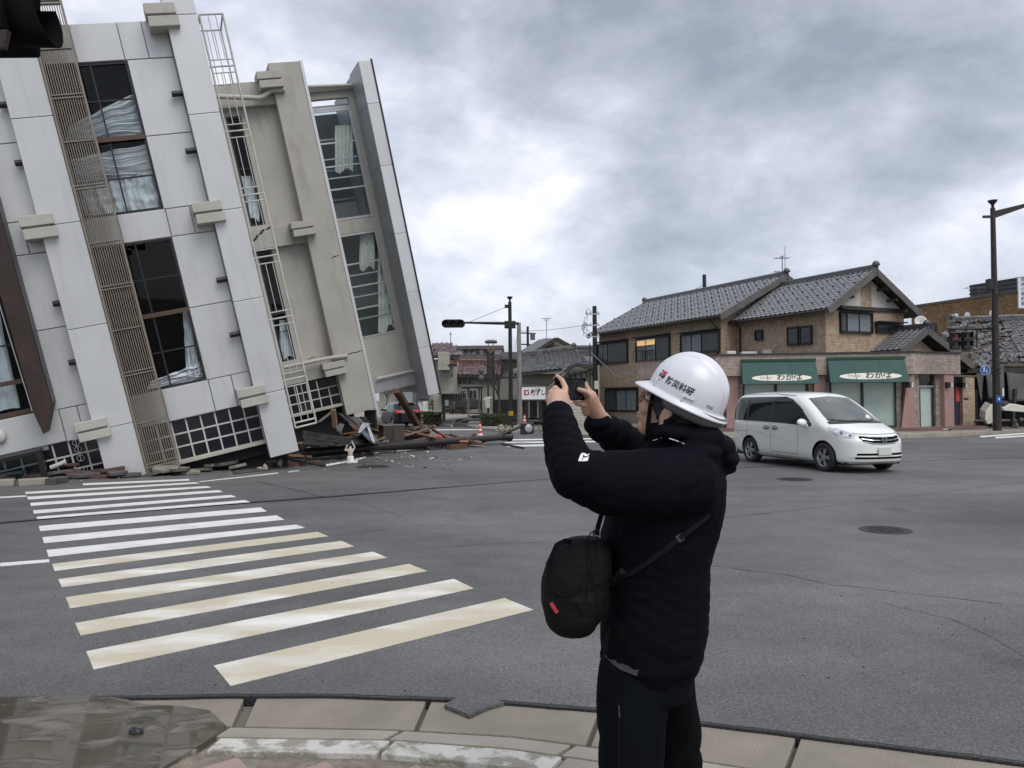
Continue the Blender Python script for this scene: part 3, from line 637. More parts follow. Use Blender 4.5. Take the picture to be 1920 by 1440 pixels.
for g in GR:
    zz_ = [P2(*q, ry)[1] for q in g]; levels.append(zz_)
    for i, q in enumerate(zz_): MB().tube([(xr0-(.10 if i == 1 else 0), ry, q), (xr1, ry, q)], .021 if i == 1 else .015, 8).build('crossbar', M_RAIL, rl)
seq = [ztop]+[q for g in levels for q in (g[0], g[2])]+[zbot+.12]
for i in range(0, len(seq), 2):
    for f_ in (.36, .68): MB().tube([(lerp(xr0, xr1, f_), ry, seq[i]), (lerp(xr0, xr1, f_), ry, seq[i+1])], .011, 6).build('picket', M_RAIL, rl)
for q in (ztop, zbot, zbot+.12): MB().tube([(xr0, ry, q), (xr1, ry, q)], .024, 8).build('crossbar', M_RAIL, rl)
# the returns in depth at top and bottom of the railing
for q in (ztop, ):
    for x in (xr0, xr1): MB().tube([(x, ry, q), (x, ry+1.0, q)], .022, 8).build('return_rail', M_RAIL, rl)
    MB().tube([(xr0, ry+1.0, q), (xr1, ry+1.0, q)], .022, 8).build('crossbar', M_RAIL, rl)
    MB().tube([(xr1, ry+1.0, q), (xr1, ry+1.0, q-1.3)], .02, 8).build('stile', M_RAIL, rl)
    for f_ in (.36, .68): MB().tube([(lerp(xr0, xr1, f_), ry+1.0, q), (lerp(xr0, xr1, f_), ry+1.0, q-1.3)], .011, 6).build('picket', M_RAIL, rl)
    MB().tube([(xr0, ry+1.0, q-1.3), (xr1, ry+1.0, q-1.3)], .015, 8).build('crossbar', M_RAIL, rl)
# ------------------------------------------------------------- the wing
YW = 5.6; YR = 6.0
wg = MB()
x0, x1 = 3.9, 5.94
for q in ((x0, 4.42, 1.2, 9.4), (4.86, x1, .75, 9.4), (4.42, 4.86, 9.05, 9.4), (4.42, 4.86, 5.01, 5.76), (4.42, 4.86, .75, 1.52)): wg.box(q[0], q[1], YR, YR+.25, q[2], q[3])
wg.build('wing_wall', M_PLAS, lb)
# floor bands stand proud of the wall
for z0_, z1_ in ((9.25, 9.95), (5.02, 5.62), (.78, 1.30)): bx('floor_band', M_PLAS, lb, x0, 5.95, YW+.18, YR-.001, z0_, z1_, .01)
bx('column', M_PLAS, lb, 5.94, 6.88, YW, 6.6, -.55, 10.4, .015)
bx('column_edge', M_PANEL, lb, 6.881, 6.97, YW-.02, 6.6, -.58, 10.42, .005)
for z in ((9.62, 10.10), (5.19, 5.63), (.80, 1.21)): bracket(5.5, 6.22, *z, YW-.28, YR-.001, lb, M_PLAS)
# bay of tall windows beyond the column
yb = 6.15
bay = MB()
for q in ((6.97, 8.62, .28, 1.70), (6.97, 8.62, 5.12, 5.55), (6.97, 8.62, 9.37, 9.68)): bay.box(q[0], q[1], yb, yb+.22, q[2], q[3])
bay.box(8.28, 8.62, yb, yb+.22, 1.70, 5.12); bay.box(8.28, 8.62, yb, yb+.22, 5.55, 9.37)
bay.build('bay_wall', M_PLAS, lb)
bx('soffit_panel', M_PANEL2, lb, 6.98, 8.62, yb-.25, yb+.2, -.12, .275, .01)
bx('beam', M_PLASL, lb, 6.98, 8.62, yb-.12, yb-.001, 9.58, 9.74, .01)
window(6.98, 8.28, 5.56, 9.03, yb+.04, (), (8.0, 7.27, 6.55), (), fm=M_STEEL, gm=M_GLASSG, w=.05)
window(6.98, 8.28, 1.71, 5.11, yb+.04, (), (4.14, 3.41, 2.69), (), fm=M_STEEL, gm=M_GLASSG, w=.05)
bx('beam', M_STEEL, lb, 6.98, 8.28, yb-.01, yb+.10, 9.035, 9.11)
for z in (7.52, 7.62-.7, 3.78, 3.08, 2.36): bx('glazing_bar', M_STEEL, lb, 7.03, 8.23, yb+.10, yb+.13, z-.02, z+.02)
# room behind the bay: open at the top where the sloping glass roof sits
room = MB()
room.box(6.6, 6.85, 6.6, 9.0, 0, 9.3); room.box(8.5, 8.62, yb+.23, 9.0, 0, 9.3); room.box(6.86, 8.49, 8.9, 9.0, 0, 6.5); room.box(6.86, 8.49, yb+.23, 8.89, 5.2, 5.4); room.box(6.86, 8.49, yb+.23, 8.89, .9, 1.1)
room.build('interior_wall', M_INTW, lb)
# sloping glass roof seen through the top panes
def sg(u, v): return V((lerp(6.87, 8.48, u), lerp(yb+.3, 8.8, v), lerp(9.2, 6.6, v)))
q = MB().add([sg(0, 0), sg(1, 0), sg(1, 1), sg(0, 1)], [(0, 1, 2, 3)]).build('roof_glass', M_GLASSG, lb, sol=.01)
for v_ in (0, .33, .66, 1): MB().beam(sg(0, v_), sg(1, v_), .06, .06).build('glazing_bar', M_STEEL, lb)
for u_ in (.01, .99): MB().beam(sg(u_, 0), sg(u_, 1), .08, .10).build('roof_rafter', M_STEEL, lb)
# the white-edged fin at the far end
yf = 4.75
xf = [P2(*q_, yf)[0] for q_ in (z2(1000, 615), z2(1060, 618))]; xf0, xf1 = 8.47, 8.90
zf = [-.45, 1.10, 2.9, 4.75, 6.85, 8.74, 10.02]
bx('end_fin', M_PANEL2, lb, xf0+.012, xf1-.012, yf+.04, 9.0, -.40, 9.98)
for i in range(len(zf)-1):
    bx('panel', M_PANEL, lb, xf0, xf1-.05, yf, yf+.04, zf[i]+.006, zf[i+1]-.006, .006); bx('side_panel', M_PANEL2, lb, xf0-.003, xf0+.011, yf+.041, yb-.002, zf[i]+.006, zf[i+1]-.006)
bx('fin_edge', M_DARKWIN, lb, xf1-.048, xf1+.0, yf-.02, yf+.3, -.48, 10.05)
# body of the wing behind the windows
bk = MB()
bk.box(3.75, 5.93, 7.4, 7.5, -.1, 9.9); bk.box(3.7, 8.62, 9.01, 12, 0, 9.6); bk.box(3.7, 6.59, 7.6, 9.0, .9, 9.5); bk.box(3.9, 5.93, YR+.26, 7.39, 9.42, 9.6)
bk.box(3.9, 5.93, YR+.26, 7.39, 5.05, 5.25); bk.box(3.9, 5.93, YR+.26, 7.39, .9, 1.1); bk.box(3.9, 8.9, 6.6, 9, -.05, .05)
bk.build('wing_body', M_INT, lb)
for z0_, z1_, hs in ((5.77, 9.04, (7.5,)), (3.10, 5.00, ()), (1.53, 3.05, (2.45,))):
    window(4.43, 4.85, z0_, z1_, YR+.08, (), hs, (), gm=M_GLASS)
gridwin(4.0, 5.93, -.14, .73, 6, (-.14, .15, .44, .73), lb, y=YR-.12)
# drainpipes
def pipe(pxs, y, r=.055):
    pts = []
    for q in pxs: x_, z_ = P2(*q, y); pts.append(V((x_, y, z_)))
    out = [pts[0]]
    for i in range(1, len(pts)-1):
        a, b, c = pts[i-1], pts[i], pts[i+1]; d1 = min(.12, (a-b).length/3); d2 = min(.12, (c-b).length/3)
        p, q = b+(a-b).normalized()*d1, b+(c-b).normalized()*d2; out += [p.lerp(q, 0)]+[p.lerp(b, k).lerp(b.lerp(q, k), k) for k in (.33, .66)]+[q]
    out.append(pts[-1]); MB().tube(out, r, 10).build('drainpipe', M_PLASL, lb)
pipe([z2(60, 540), z2(390, 552), z2(445, 508), z2(522, 506)], YW-.08, .07)
pipe([z4(380, 833), z4(600, 786), z4(640, 778), z4(725, 770)], YW-.08, .06)
pipe([z4(882, 895), z4(1085, 848), z4(1112, 882), z4(1142, 878)], yb-.32, .055)
pipe([z2(642, 488), z2(918, 478), z2(935, 495)], yb-.2, .05)
# cracks in the plaster
M_CRK = mat('crack', (.02, .018, .016), .9)
def wallcrack(px, y, w_):
    P_ = [P2(*q, y) for q in px]; s = MB(); out = []
    for i in range(len(P_)-1):
        for k in range(6):
            t_ = k/6; x_, z_ = lerp(P_[i][0], P_[i+1][0], t_), lerp(P_[i][1], P_[i+1][1], t_)+.02*NZ.noise(V((i+t_*3, 4, 1))); out.append((x_, z_))
    for i in range(len(out)-1): s.box(min(out[i][0], out[i+1][0]), max(out[i][0], out[i+1][0])+.004, y-.004, y+.003, min(out[i][1], out[i+1][1])-w_, max(out[i][1], out[i+1][1])+w_)
    tag(s.build('plaster_crack', M_CRK, lb), kind='stuff')
wallcrack([z2(345, 1355), z2(395, 1300), z2(455, 1270)], YW+.177, .012)
wallcrack([z4(725, 760), z4(780, 748), z4(826, 732)], YW-.004, .006); wallcrack([z4(635, 240), z4(690, 222)], YW-.004, .004); wallcrack([z4(510, 788), z4(560, 772)], YW+.177, .005)
# ------------------------------------------------------------- sheets and curtains behind the glass
def cloth(label, bl, br, tr, tl, y, m, folds, amp, along='u', seed=0, nu=46, nv=46, sag=0., name='curtain', cat='curtain', parent_M=BM, group=None):
    """wrinkled sheet spanning four (x,z) corners at depth y"""
    bl, br, tr, tl = [V(q) for q in (bl, br, tr, tl)]
    def fn(u, v):
        p = bl.lerp(br, u).lerp(tl.lerp(tr, u), v)
        w_ = u if along == 'u' else v
        ph = w_*folds*2*pi + 2.2*NZ.noise(V((u*2.2+seed, v*2.2, 1)))+ (v if along == 'u' else u)*1.2
        d = amp*(sin(ph)*.6+.5*sin(ph*1.9+seed)+1.2*NZ.noise(V((u*4+seed, v*4, 3))))
        return V((p.x+.03*NZ.noise(V((u*5, v*5, seed))), y+d, p.y+.05*NZ.noise(V((u*4, v*4, seed+9)))-sag*sin(pi*u)))
    o = MB().grid(fn, nu, nv).build(name, m); o.matrix_world = parent_M
    return tag(o, label, cat, group)
S = 'silver sheet'
cloth('grey sheet sagging across the lower half of the top office window', (.42, 5.75+1.62), (2.02, 7.39), (2.02, 8.32), (.6, 7.75), .57, M_VOILE, 5, .06, 'v', 1, sag=-.02)
cloth('shiny silver sheet stretched in wrinkles below the brown transom of the top office window', (.42, 6.56), (2.03, 6.50), (2.03, 7.22), (.42, 7.05), .57, M_SILVER, 6, .06, 'v', 2)
cloth('grey-green curtain behind the lowest panes of the top office window', (.42, 5.78), (2.0, 5.75), (2.03, 6.55), (.42, 6.52), .57, M_VOILE, 6, .05, 'u', 3)
cloth('grey sheet gathered in a hanging bunch in the lower office window', (1.66, 1.85), (1.99, 1.85), (2.03, 3.36), (1.92, 3.36), .58, M_SILVER, 3, .05, 'u', 4)
cloth('grey sheet slumped along the sill of the lower office window', (.75, 1.76), (2.02, 1.76), (2.02, 2.16), (.9, 1.92), .6, M_SILVER, 3, .05, 'v', 5)
cloth('pale curtain drawn across the office window left of the brown fin', (-3.6, 1.95), (-1.75, 1.95), (-1.62, 4.9), (-3.6, 5.0), .6, M_VOILE, 9, .05, 'u', 6)
# curtains in the wing hang true vertical
def hang(label, u0, u1, vtop, vbot, y, m, folds, seed):
    x_, z_ = P2(u0, vtop, y); a = BM @ V((x_, y, z_)); x_, z_ = P2(u1, vtop, y); b = BM @ V((x_, y, z_)); x_, z_ = P2(u0, vbot, y); c = BM @ V((x_, y, z_))
    h = a.z-c.z
    def fn(u, v):
        p = a.lerp(b, u); ph = u*folds*2*pi+1.3*NZ.noise(V((u*3+seed, v, 0))); d = .045*sin(ph)*(.4+.6*(1-v*.5))
        p = p + V((.02*NZ.noise(V((u*3, v*2, seed))), d, 0))
        return V((p.x, p.y, lerp(a.z, b.z, u)-(1-v)*h*(1+.06*sin(u*7))))
    tag(MB().grid(fn, 60, 14).build('curtain', m), label, 'curtain')
hang('cream curtain hanging in the upper bay window of the plastered wing', 628, 662, 235, 322, yb+.35, M_CREAMC, 5, 1)
hang('cream curtain drawn to the right in the lower bay window of the plastered wing', 674, 702, 428, 505, yb+.3, M_CREAMC, 6, 2)
hang('narrow cream curtain by the right edge of the lower bay window', 708, 742, 428, 622, yb+.34, M_CREAMC, 5, 3)
hang('pale curtain in the narrow window behind the white railing', 446, 486, 330, 415, YR+.2, M_VOILE, 5, 4)
hang('pale curtain in the lowest narrow window behind the white railing', 524, 552, 600, 672, YR+.2, M_VOILE, 5, 5)
# ================================================================ the brick house, the clothes shop and everything on the right
M_BRICK = brickmat('tan_brick', (.45, .345, .24), (.36, .265, .18), (.25, .20, .155), .30, .075, .008)
M_BRICKP = brickmat('pale_brick', (.46, .375, .32), (.36, .28, .24), (.25, .215, .19), .26, .075, .01)
M_BRICKG = brickmat('grey_brick', (.42, .37, .335), (.25, .21, .19), (.14, .12, .11), .22, .075, .01)
M_BRICKB = brickmat('brown_brick', (.27, .17, .08), (.17, .10, .045), (.09, .065, .04), .42, .12, .008)
M_TILE = mat('grey_roof_tile', (.17, .172, .18), .22, 0, .35, 6, .04, 40, .8)
M_TILEO = mat('old_roof_tile', (.10, .10, .102), .28, 0, .5, 3, .15, 40, .5, dirt=(.03, .03, .03), ds=5, dlo=.5, dhi=.75)
M_TILER = mat('red_roof_tile', (.12, .058, .055), .22, 0, .5, 5, .1, 40, .6)
M_WOODD = mat('dark_board', (.035, .032, .03), .6, 0, .2, 4)
M_BOARD = mat('grey_board', (.10, .095, .088), .6, 0, .2, 3)
M_CREAMW = mat('cream_render', (.52, .50, .45), .9, 0, .08, 2)
M_SHUT = mat('slate_shutter', (.075, .082, .090), .5, .2, .12, 4)
M_SHOPGL = glassmat('shop_glass', (.93, .96, .95), .02)
M_BLIND = mat('pale_blind', (.62, .68, .64), .8, 0, .06, 2)
M_GREEN = mat('green_awning', (.013, .065, .058), .65, 0, .12, 2, .1, 30)
M_PINKW = mat('pink_render', (.37, .235, .21), .85, 0, .1, 3, .2, 60)
M_CREAMOV = mat('cream_print', (.68, .66, .57), .6, 0, .05)
M_INK = mat('black_ink', (.012, .012, .012), .5, 0, 0)
M_BLUEDOOR = mat('navy_door', (.03, .038, .06), .5, 0, .15, 4)
M_REDPAPER = mat('red_notice', (.60, .07, .07), .8, 0, .1, 6)
M_WHITEP = mat('white_enamel', (.62, .62, .60), .4, 0, .08, 4)
M_LIT = mat('lit_room', (.8, .55, .25), .8, 0, .3, 4, emit=((1, .58, .22), .4))
E1 = V((.9, .436, 0)).normalized(); E2 = V((-.436, .9, 0)).normalized(); EZ = V((0, 0, 1))
def hit(M, ax, val, u, v):
    """where the sight line of a pixel meets the plane (axis = val) of a thing's own axes"""
    I = M.inverted(); o = I @ CAM; r = I.to_3x3() @ ray(u, v); return o + r*((val-o[ax])/r[ax])
def tilemesh(w, l, m, lip=.025, amp=.035):
    s = MB(); n = 6; vs = []
    for z0, y in ((lip*1.5, 0), (lip*.25, l)):
        for i in range(n+1):
            t = i/n; h = amp*(-.75*sin(pi*min(1, t/.68)) if t < .68 else 1.0*sin(pi*(t-.68)/.32)); vs.append((t*w*1.04, y, h+z0))
    for i in range(n+1): x, y, z = vs[i]; vs.append((x, y+.004, z-lip*1.1))
    s.add(vs, [(i, i+1, n+2+i, n+1+i) for i in range(n)], 0, True); s.add(vs, [(i, 2*n+2+i, 2*n+3+i, i+1) for i in range(n)], 0, False)
    return s
def tile_roof(par, PM, o, ux, uy, W, Lh, m, tw=.30, tl=.27, keep=None, ind=0, mess=0., name='roof_tile', snow=False, wseed=0):
    """rows of pantiles on the plane o + ux*x + uy*y (par's own axes); nearest ones are objects"""
    ux = V(ux).normalized(); uy = V(uy).normalized(); un = ux.cross(uy).normalized()
    s = tilemesh(tw, tl*1.22, m); me = s.mesh(name, m); todo = []
    nx, ny = int(round(W/tw)), int(round(Lh/tl)); tw_ = W/nx; tl_ = Lh/ny
    for j in range(ny):
        for i in range(nx):
            x, y = i*tw_, j*tl_
            if keep and not keep((x+tw_/2)/W, (y+tl_/2)/Lh, x, y): continue
            T = frame(V(o)+ux*x+uy*y+un*(.02+random.random()*.006), ux, uy, un) @ Matrix.Diagonal((tw_/tw, tl_/tl, 1, 1))
            k = mess((x+tw_/2)/W, (y+tl_/2)/Lh) if callable(mess) else mess
            rz = random.gauss(0, .006+k*.5); T = T @ Matrix.Rotation(rz, 4, 'Z') @ Matrix.Rotation(random.gauss(0, .004+k*.28), 4, 'X') @ Matrix.Rotation(random.gauss(0, .004+k*.28), 4, 'Y')
            if k > .1: T.translation = T.translation + V((random.gauss(0, k*.2), random.gauss(0, k*.2), 0)) + un*abs(random.gauss(0, .06*k))
            todo.append((((PM @ T.translation)-CAM).length, T))
    todo.sort(key=lambda q: q[0])
    for d, T in todo[:ind]: inst(name, me, par, T)
    if len(todo) > ind:
        r = MB()
        for d, T in todo[ind:]: r.add([T @ V(p) for p in s.v], s.f, 0); r.s[-len(s.f):] = s.s
        tag(r.build(name+'s', m, par, fixn=False), kind='stuff')
    if snow:
        for j in range(2, ny, 3):
            q = MB()
            for i in range(nx):
                if (i+j) % 2 or (keep and not keep((i+.5)/nx, (j+.5)/ny, i*tw_, j*tl_)): continue
                T = frame(V(o)+ux*((i+.8)*tw_)+uy*((j+.3)*tl_)+un*.06, ux, uy, un); q.box(-.05, .05, -.02, .02, 0, .08, 0, T)
            if q.v: tag(q.build('snow_guards', M_WOODD, par, fixn=False), kind='stuff')
M_RIDGE = mat('ridge_tile_dark', (.075, .076, .08), .3, 0, .3, 5)
def ridge(par, a, b, m, r=.10, bars=True):
    if m is M_TILE: m = M_RIDGE
    a, b = V(a), V(b); n = max(2, int((b-a).length/.34))
    s = MB(); s.beam(a-V((0, 0, .02)), b-V((0, 0, .02)), .34, .16); s.build('ridge_course', m, par)
    for k in range(n):
        p, q = a.lerp(b, k/n), a.lerp(b, (k+.96)/n); MB().tube([p+V((0, 0, .08)), q+V((0, 0, .08))], r, 8).build('ridge_tile', m, par)
    for e in (a, b): MB().lathe([(.05, -.1), (.2, 0), (.17, .12), (.06, .2)], 10, M=Matrix.Translation(e+V((0, 0, .12))) @ Matrix.Diagonal((1, .8, 1, 1))).build('ridge_end_tile', m, par)
HZ = .12; SCL = 1.06
HO = V((10.1*SCL, 37*SCL, 0)); HM = frame(HO, E1, E2, EZ)
hs = thing('brick_house', 'two storey tan brick house with two black tiled gables and slate shutters', 'house', M=HM)
LA, WA, ZA = 11.6, 8.0, 5.75
BX0, BX1, BY0 = 1.03, 6.25, -5.7; ZB = 5.5; RZA, RZB = 8.05, 7.45
def gable_house(x0, x1, y0, y1, zw, zr, m, z0=HZ):
    """walls with both gable triangles; x across, y along the ridge"""
    s = MB(); xm = (x0+x1)/2
    for y_ in (y0, y1-.15): s.prism([(x0, z0), (x1, z0), (x1, zw), (xm, zr), (x0, zw)], (y_, y_+.15), 0)
    s.box(x0, x0+.15, y0+.151, y1-.151, z0, zw-.02); s.box(x1-.15, x1, y0+.151, y1-.151, z0, zw-.02)
    return s.build('wall', m, hs)
gable_house(0, WA, 0, LA, ZA+.1, RZA-.28, M_BRICK); gable_house(BX0, BX1, BY0, -.01, ZB+.1, RZB-.28, M_BRICK)
bx('floor_slab', M_INT, hs, .2, WA-.2, .2, LA-.2, 2.9, 3.05); bx('interior_wall', M_INT, hs, 2.2, 2.3, .2, LA-.2, .3, 5.7); bx('interior_wall', M_INT, hs, BX0+.2, BX1-.2, -3.2, -3.1, 3.2, 5.5); bx('interior_wall', M_INT, hs, BX0+1.6, BX0+1.7, -3, -.2, .3, 5.4)
def gable_roof(par, PM, x0, x1, y0, y1, ze, zr, m, ind=0, ov=.55, vg=.55, sides=(1, 1), snow=True, slopes=None, barge=M_BOARD):
    xm = (x0+x1)/2 if not slopes else slopes[0]
    xl, xr = x0-ov, x1+ov; ya, yb_ = y0-vg, y1+vg
    zl = ze; zr2 = ze if not slopes else slopes[1]
    sl = MB(); a = V((xl, ya, zl)); r = V((xm, ya, zr)); c = V((xr, ya, zr2))
    for p, q in ((a, r), (r, c)):
        n = (q-p).cross(V((0, 1, 0))).normalized()*-1
        if n.z < 0: n = -n
        t = .10; dy = V((0, yb_-ya, 0))
        vs = [p, q, q+dy, p+dy]; vs += [v_-n*t for v_ in vs]; sl.add(vs, [(0, 1, 2, 3), (7, 6, 5, 4), (0, 4, 5, 1), (1, 5, 6, 2), (2, 6, 7, 3), (3, 7, 4, 0)])
    sl.build('roof_deck', M_WOODD, par)
    for p, q, nm in ((a, r, 0), (c, r, 1)):
        Lh = (q-p).length; uy = (q-p).normalized()
        if nm == 0: tile_roof(par, PM, p+V((0, yb_-ya, .012)), (0, -1, 0), uy, yb_-ya, Lh, m, ind=ind, snow=snow)
        elif sides[1]: tile_roof(par, PM, p+V((0, 0, .012)), (0, 1, 0), uy, yb_-ya, Lh, m, ind=0)
        for yy in (ya-.05, yb_+.01): MB().beam(p+V((0, yy-ya+.02, -.12)), q+V((0, yy-ya+.02, -.12)), .05, .30).build('barge_board', barge, par)
        MB().tube([p+V((-.06 if nm == 0 else .06, 0, -.06)), p+V((-.06 if nm == 0 else .06, yb_-ya, -.06))], .06, 8).build('gutter_pipe', M_WOODD, par)
    ridge(par, (xm, ya, zr+.06), (xm, yb_, zr+.06), m)
    return xm
gable_roof(hs, HM, 0, WA, 0, LA, ZA, RZA, M_TILE, ind=150); gable_roof(hs, HM, BX0, BX1, BY0, -.5, ZB, RZB, M_TILE, ind=150, ov=.5, vg=.6)
# windows with shutters; frames stand proud of the brick
def hwin(M, par, ax, val, px, parts, shade=True, lit=False, out=-1, curtain=None):
    a = hit(M, ax, val, px[0], px[3]); b = hit(M, ax, val, px[2], px[1])
    o = 1-ax if ax < 2 else 0
    lo, hi = sorted((a[o], b[o])); z0, z1 = sorted((a.z, b.z)); flip = a[o] > b[o]
    def bxx(name, m, s0, s1, n0, n1, zz0, zz1, p=None):
        n0, n1 = sorted((val+out*n0, val+out*n1)); q = [0]*6
        q[2*o:2*o+2] = sorted((s0, s1)); q[2*ax:2*ax+2] = [n0, n1]; q[4:6] = [zz0, zz1]
        return bx(name, m, p or par, *q)
    f = bxx('window', M_WOODD, lo, hi, .01, .06, z0, z1)
    W_ = hi-lo; pos = lambda t: (hi-t*W_) if flip else (lo+t*W_)
    for t0, t1, kind in parts:
        s0, s1 = sorted((pos(t0), pos(t1))); s0 += .04; s1 -= .04
        if kind == 'shutter':
            bxx('shutter', M_SHUT, s0, s1, .061, .085, z0+.05, z1-.05, f)
            n = int((z1-z0-.1)/.13)
            for k in range(n): bxx('louvre', M_SHUT, s0, s1, .086, .105, z0+.06+k*.13, z0+.06+k*.13+.085, f)
        else:
            if lit: bxx('lit_blind', M_LIT, s0+.03, s1-.03, .062, .066, z1-.38, z1-.06, f)
            if curtain: bxx('net_curtain', curtain, s0+.03, s1-.03, .0605, .064, z0+.06, z1-(.42 if lit else .06), f)
            bxx('pane', M_GLASS, s0, s1, .075, .08, z0+.04, z1-.04, f)
            for w_ in (s0, (s0+s1)/2-.02, s1-.04): bxx('sash_bar', M_DARKWIN, w_, w_+.04, .0805, .10, z0+.03, z1-.03, f)
    for zz in ((z0-.05, z0), (z1, z1+.05)): bxx('frame', M_DARKWIN, lo-.04, hi+.04, .0, .12, *zz, f)
    for e in (lo-.05, hi): bxx('frame', M_DARKWIN, e, e+.05, .0, .12, z0-.05, z1+.05, f)
    if shade: bxx('window_hood', M_WOODD, lo-.1, hi+.1, .0, .42, z1+.10, z1+.15)
    return f, lo, hi, z0, z1, bxx
M_NET = mat('net_curtain', (.22, .23, .23), .8, 0, .2, 8)
hwin(HM, hs, 0, 0, (1123, 640, 1177, 683), ((0, .36, 'g'), (.36, 1, 'shutter')))
f_, lo_, hi_, z0_, z1_, bf = hwin(HM, hs, 0, 0, (1195, 630, 1256, 678), ((0, .62, 'g'), (.62, 1, 'shutter')), lit=True, curtain=M_NET)
bf('balcony_rail', M_DARKWIN, hi_, lerp(lo_, hi_, .38), .25, .29, z0_+.55, z0_+.60)
for k in range(9): bf('balcony_bar', M_DARKWIN, lerp(hi_, lerp(lo_, hi_, .38), k/8.5), lerp(hi_, lerp(lo_, hi_, .38), k/8.5)+.03, .26, .28, z0_+.02, z0_+.55)
bf('drying_pole', M_STEEL, hi_+.1, lerp(lo_, hi_, .2), .5, .53, z0_+1.12, z0_+1.15)
hwin(HM, hs, 0, 0, (1279, 621, 1349, 664), ((0, .58, 'g'), (.58, 1, 'shutter')), curtain=M_NET)
hwin(HM, hs, 0, 0, (1138, 730, 1196, 770), ((0, .34, 'shutter'), (.34, 1, 'g')), curtain=M_NET)
hwin(HM, hs, 0, BX0, (1419, 620, 1430, 637), ((0, 1, 'g'),), shade=False)
hwin(HM, hs, 0, BX0, (1480, 614, 1498, 647), ((0, 1, 'shutter'),), shade=False); hwin(HM, hs, 0, BX0, (1504, 612, 1522, 645), ((0, 1, 'shutter'),), shade=False)
hwin(HM, hs, 1, BY0, (1575, 589, 1632, 622), ((0, .16, 'shutter'), (.16, 1, 'g')), curtain=M_NET); hwin(HM, hs, 1, BY0, (1642, 611, 1686, 622), ((0, 1, 'g'),))
# pale gable panels with a brick strip between, dark tie beam
gx = (BX0+BX1)/2
for sx in (-1, 1):
    MB().prism([(gx+sx*.36, ZB+.28), (gx+sx*2.35, ZB+.28), (gx+sx*.36, RZB-.42)], (BY0-.03, BY0-.002)).build('gable_panel', M_CREAMW, hs)
bx('tie_beam', M_WOODD, hs, BX0+.05, BX1-.05, BY0-.08, BY0-.001, ZB+.08, ZB+.27)
for k in range(3):
    for sx in (-1, 1): t_ = .3+.25*k; MB().box(gx+sx*2.6*t_-.06, gx+sx*2.6*t_+.06, BY0-.55, BY0-.035, lerp(RZB, ZB, t_)-.32, lerp(RZB, ZB, t_)-.2).build('purlin_end', M_WOODD, hs)
# downpipes
for p in ([(-.5, .3, 5.6), (-.05, .25, 5.2), (-.05, .25, 3.3)], [(BX0-.4, -.4, 5.4), (BX0-.07, -.3, 5.1), (BX0-.07, -.3, 3.4)]): MB().tube(p, .045, 8).build('downpipe', M_WOODD, hs)
bx('plinth', M_CONC, hs, -.06, -.002, .0, LA, HZ, HZ+.45); bx('vent', M_DARKWIN, hs, -.075, -.061, 6.2, 6.7, HZ+.18, HZ+.32)
# ---------------------------------------------------------------- clothes shop
S0 = D(1343, 800, 34.5); S1 = D(1713, 800, 33.3); S0.z = S1.z = 0
SX = (S1-S0).normalized(); SY = V((-SX.y, SX.x, 0)); SM = frame(S0, SX, SY, EZ); SL = (S1-S0).length
sh = thing('clothes_shop', 'low clothes shop with brick fascia, green awnings and pink pillars', 'shop', M=SM)
SI = SM.inverted(); S2 = D(1803, 800, 34.6); S2.z = 0; q2 = SI @ S2; LB = SI @ (S0+E2*6.0)
ZF0, ZF1, ZS = 2.58, 3.50, .25
def seg(a, b, off, th, z0, z1, name, m, par=sh, g=0.):
    """wall piece along a->b (local xy), its front off metres behind the line, th thick"""
    a, b = V((a[0], a[1], 0)), V((b[0], b[1], 0)); d = (b-a).normalized(); n = V((-d.y, d.x, 0)); a = a+d*g; b = b-d*g
    return MB().slab([(a+n*off).xy, (b+n*off).xy, (b+n*(off+th)).xy, (a+n*(off+th)).xy], z0, z1).build(name, m, par)
A0, A1, A2 = V((0, 0)), V((SL, 0)), V((q2.x, q2.y))
seg(A0, A1, 0, .2, ZF0, ZF1, 'fascia', M_BRICKP, g=.002); seg(A1, A2, 0, .2, ZF0, ZF1, 'fascia', M_BRICKP, g=.002); seg(LB, A0, 0, .2, ZF0, ZF1, 'fascia', M_BRICKP, g=.004)
seg(A0, A1, -.06, .3, ZF1, ZF1+.07, 'fascia_cap', M_WOODD); seg(A1, A2, -.06, .3, ZF1, ZF1+.068, 'fascia_cap', M_WOODD); seg(LB, A0, -.06, .3, ZF1, ZF1+.066, 'fascia_cap', M_WOODD)
MB().slab([(.2, .21), (SL-.1, .21), (A2.x-.2, A2.y+.1), (A2.x-1.5, A2.y+3), (LB.x+.3, LB.y)], ZF0-.02, ZF0+.06).build('ceiling', M_BOARD, sh)
MB().slab([(.2, .21), (SL-.1, .21), (A2.x-.2, A2.y+.1), (A2.x-1.5, A2.y+3), (LB.x+.3, LB.y)], ZF1-.25, ZF1-.12).build('flat_roof', M_BOARD, sh)
MB().slab([(-.3, -.5), (SL+.1, -.6), (A2.x+.9, A2.y-.35), (A2.x+1, A2.y+3), (LB.x, LB.y)], HZ-.1, ZS).build('step', mat('red_tile_step', (.16, .10, .085), .7, 0, .2, 6), sh)
bx('interior_wall', M_INTW, sh, .4, SL-.3, 2.6, 2.7, ZS, ZF0-.03)
PX = lambda u, val=.35: hit(SM, 1, val, u, 760).x
def front(u0, u1, m, nm, off=.35, th=.2, z0=ZS, z1=ZF0-.022): return bx(nm, m, sh, PX(u0, off), PX(u1, off), off, off+th, z0, z1)
front(1352, 1362, M_SHUT, 'roller_shutter'); front(1362.2, 1385, M_PINKW, 'pillar', .2, .45); front(1385.2, 1393, M_BRICKG, 'brick_pier')
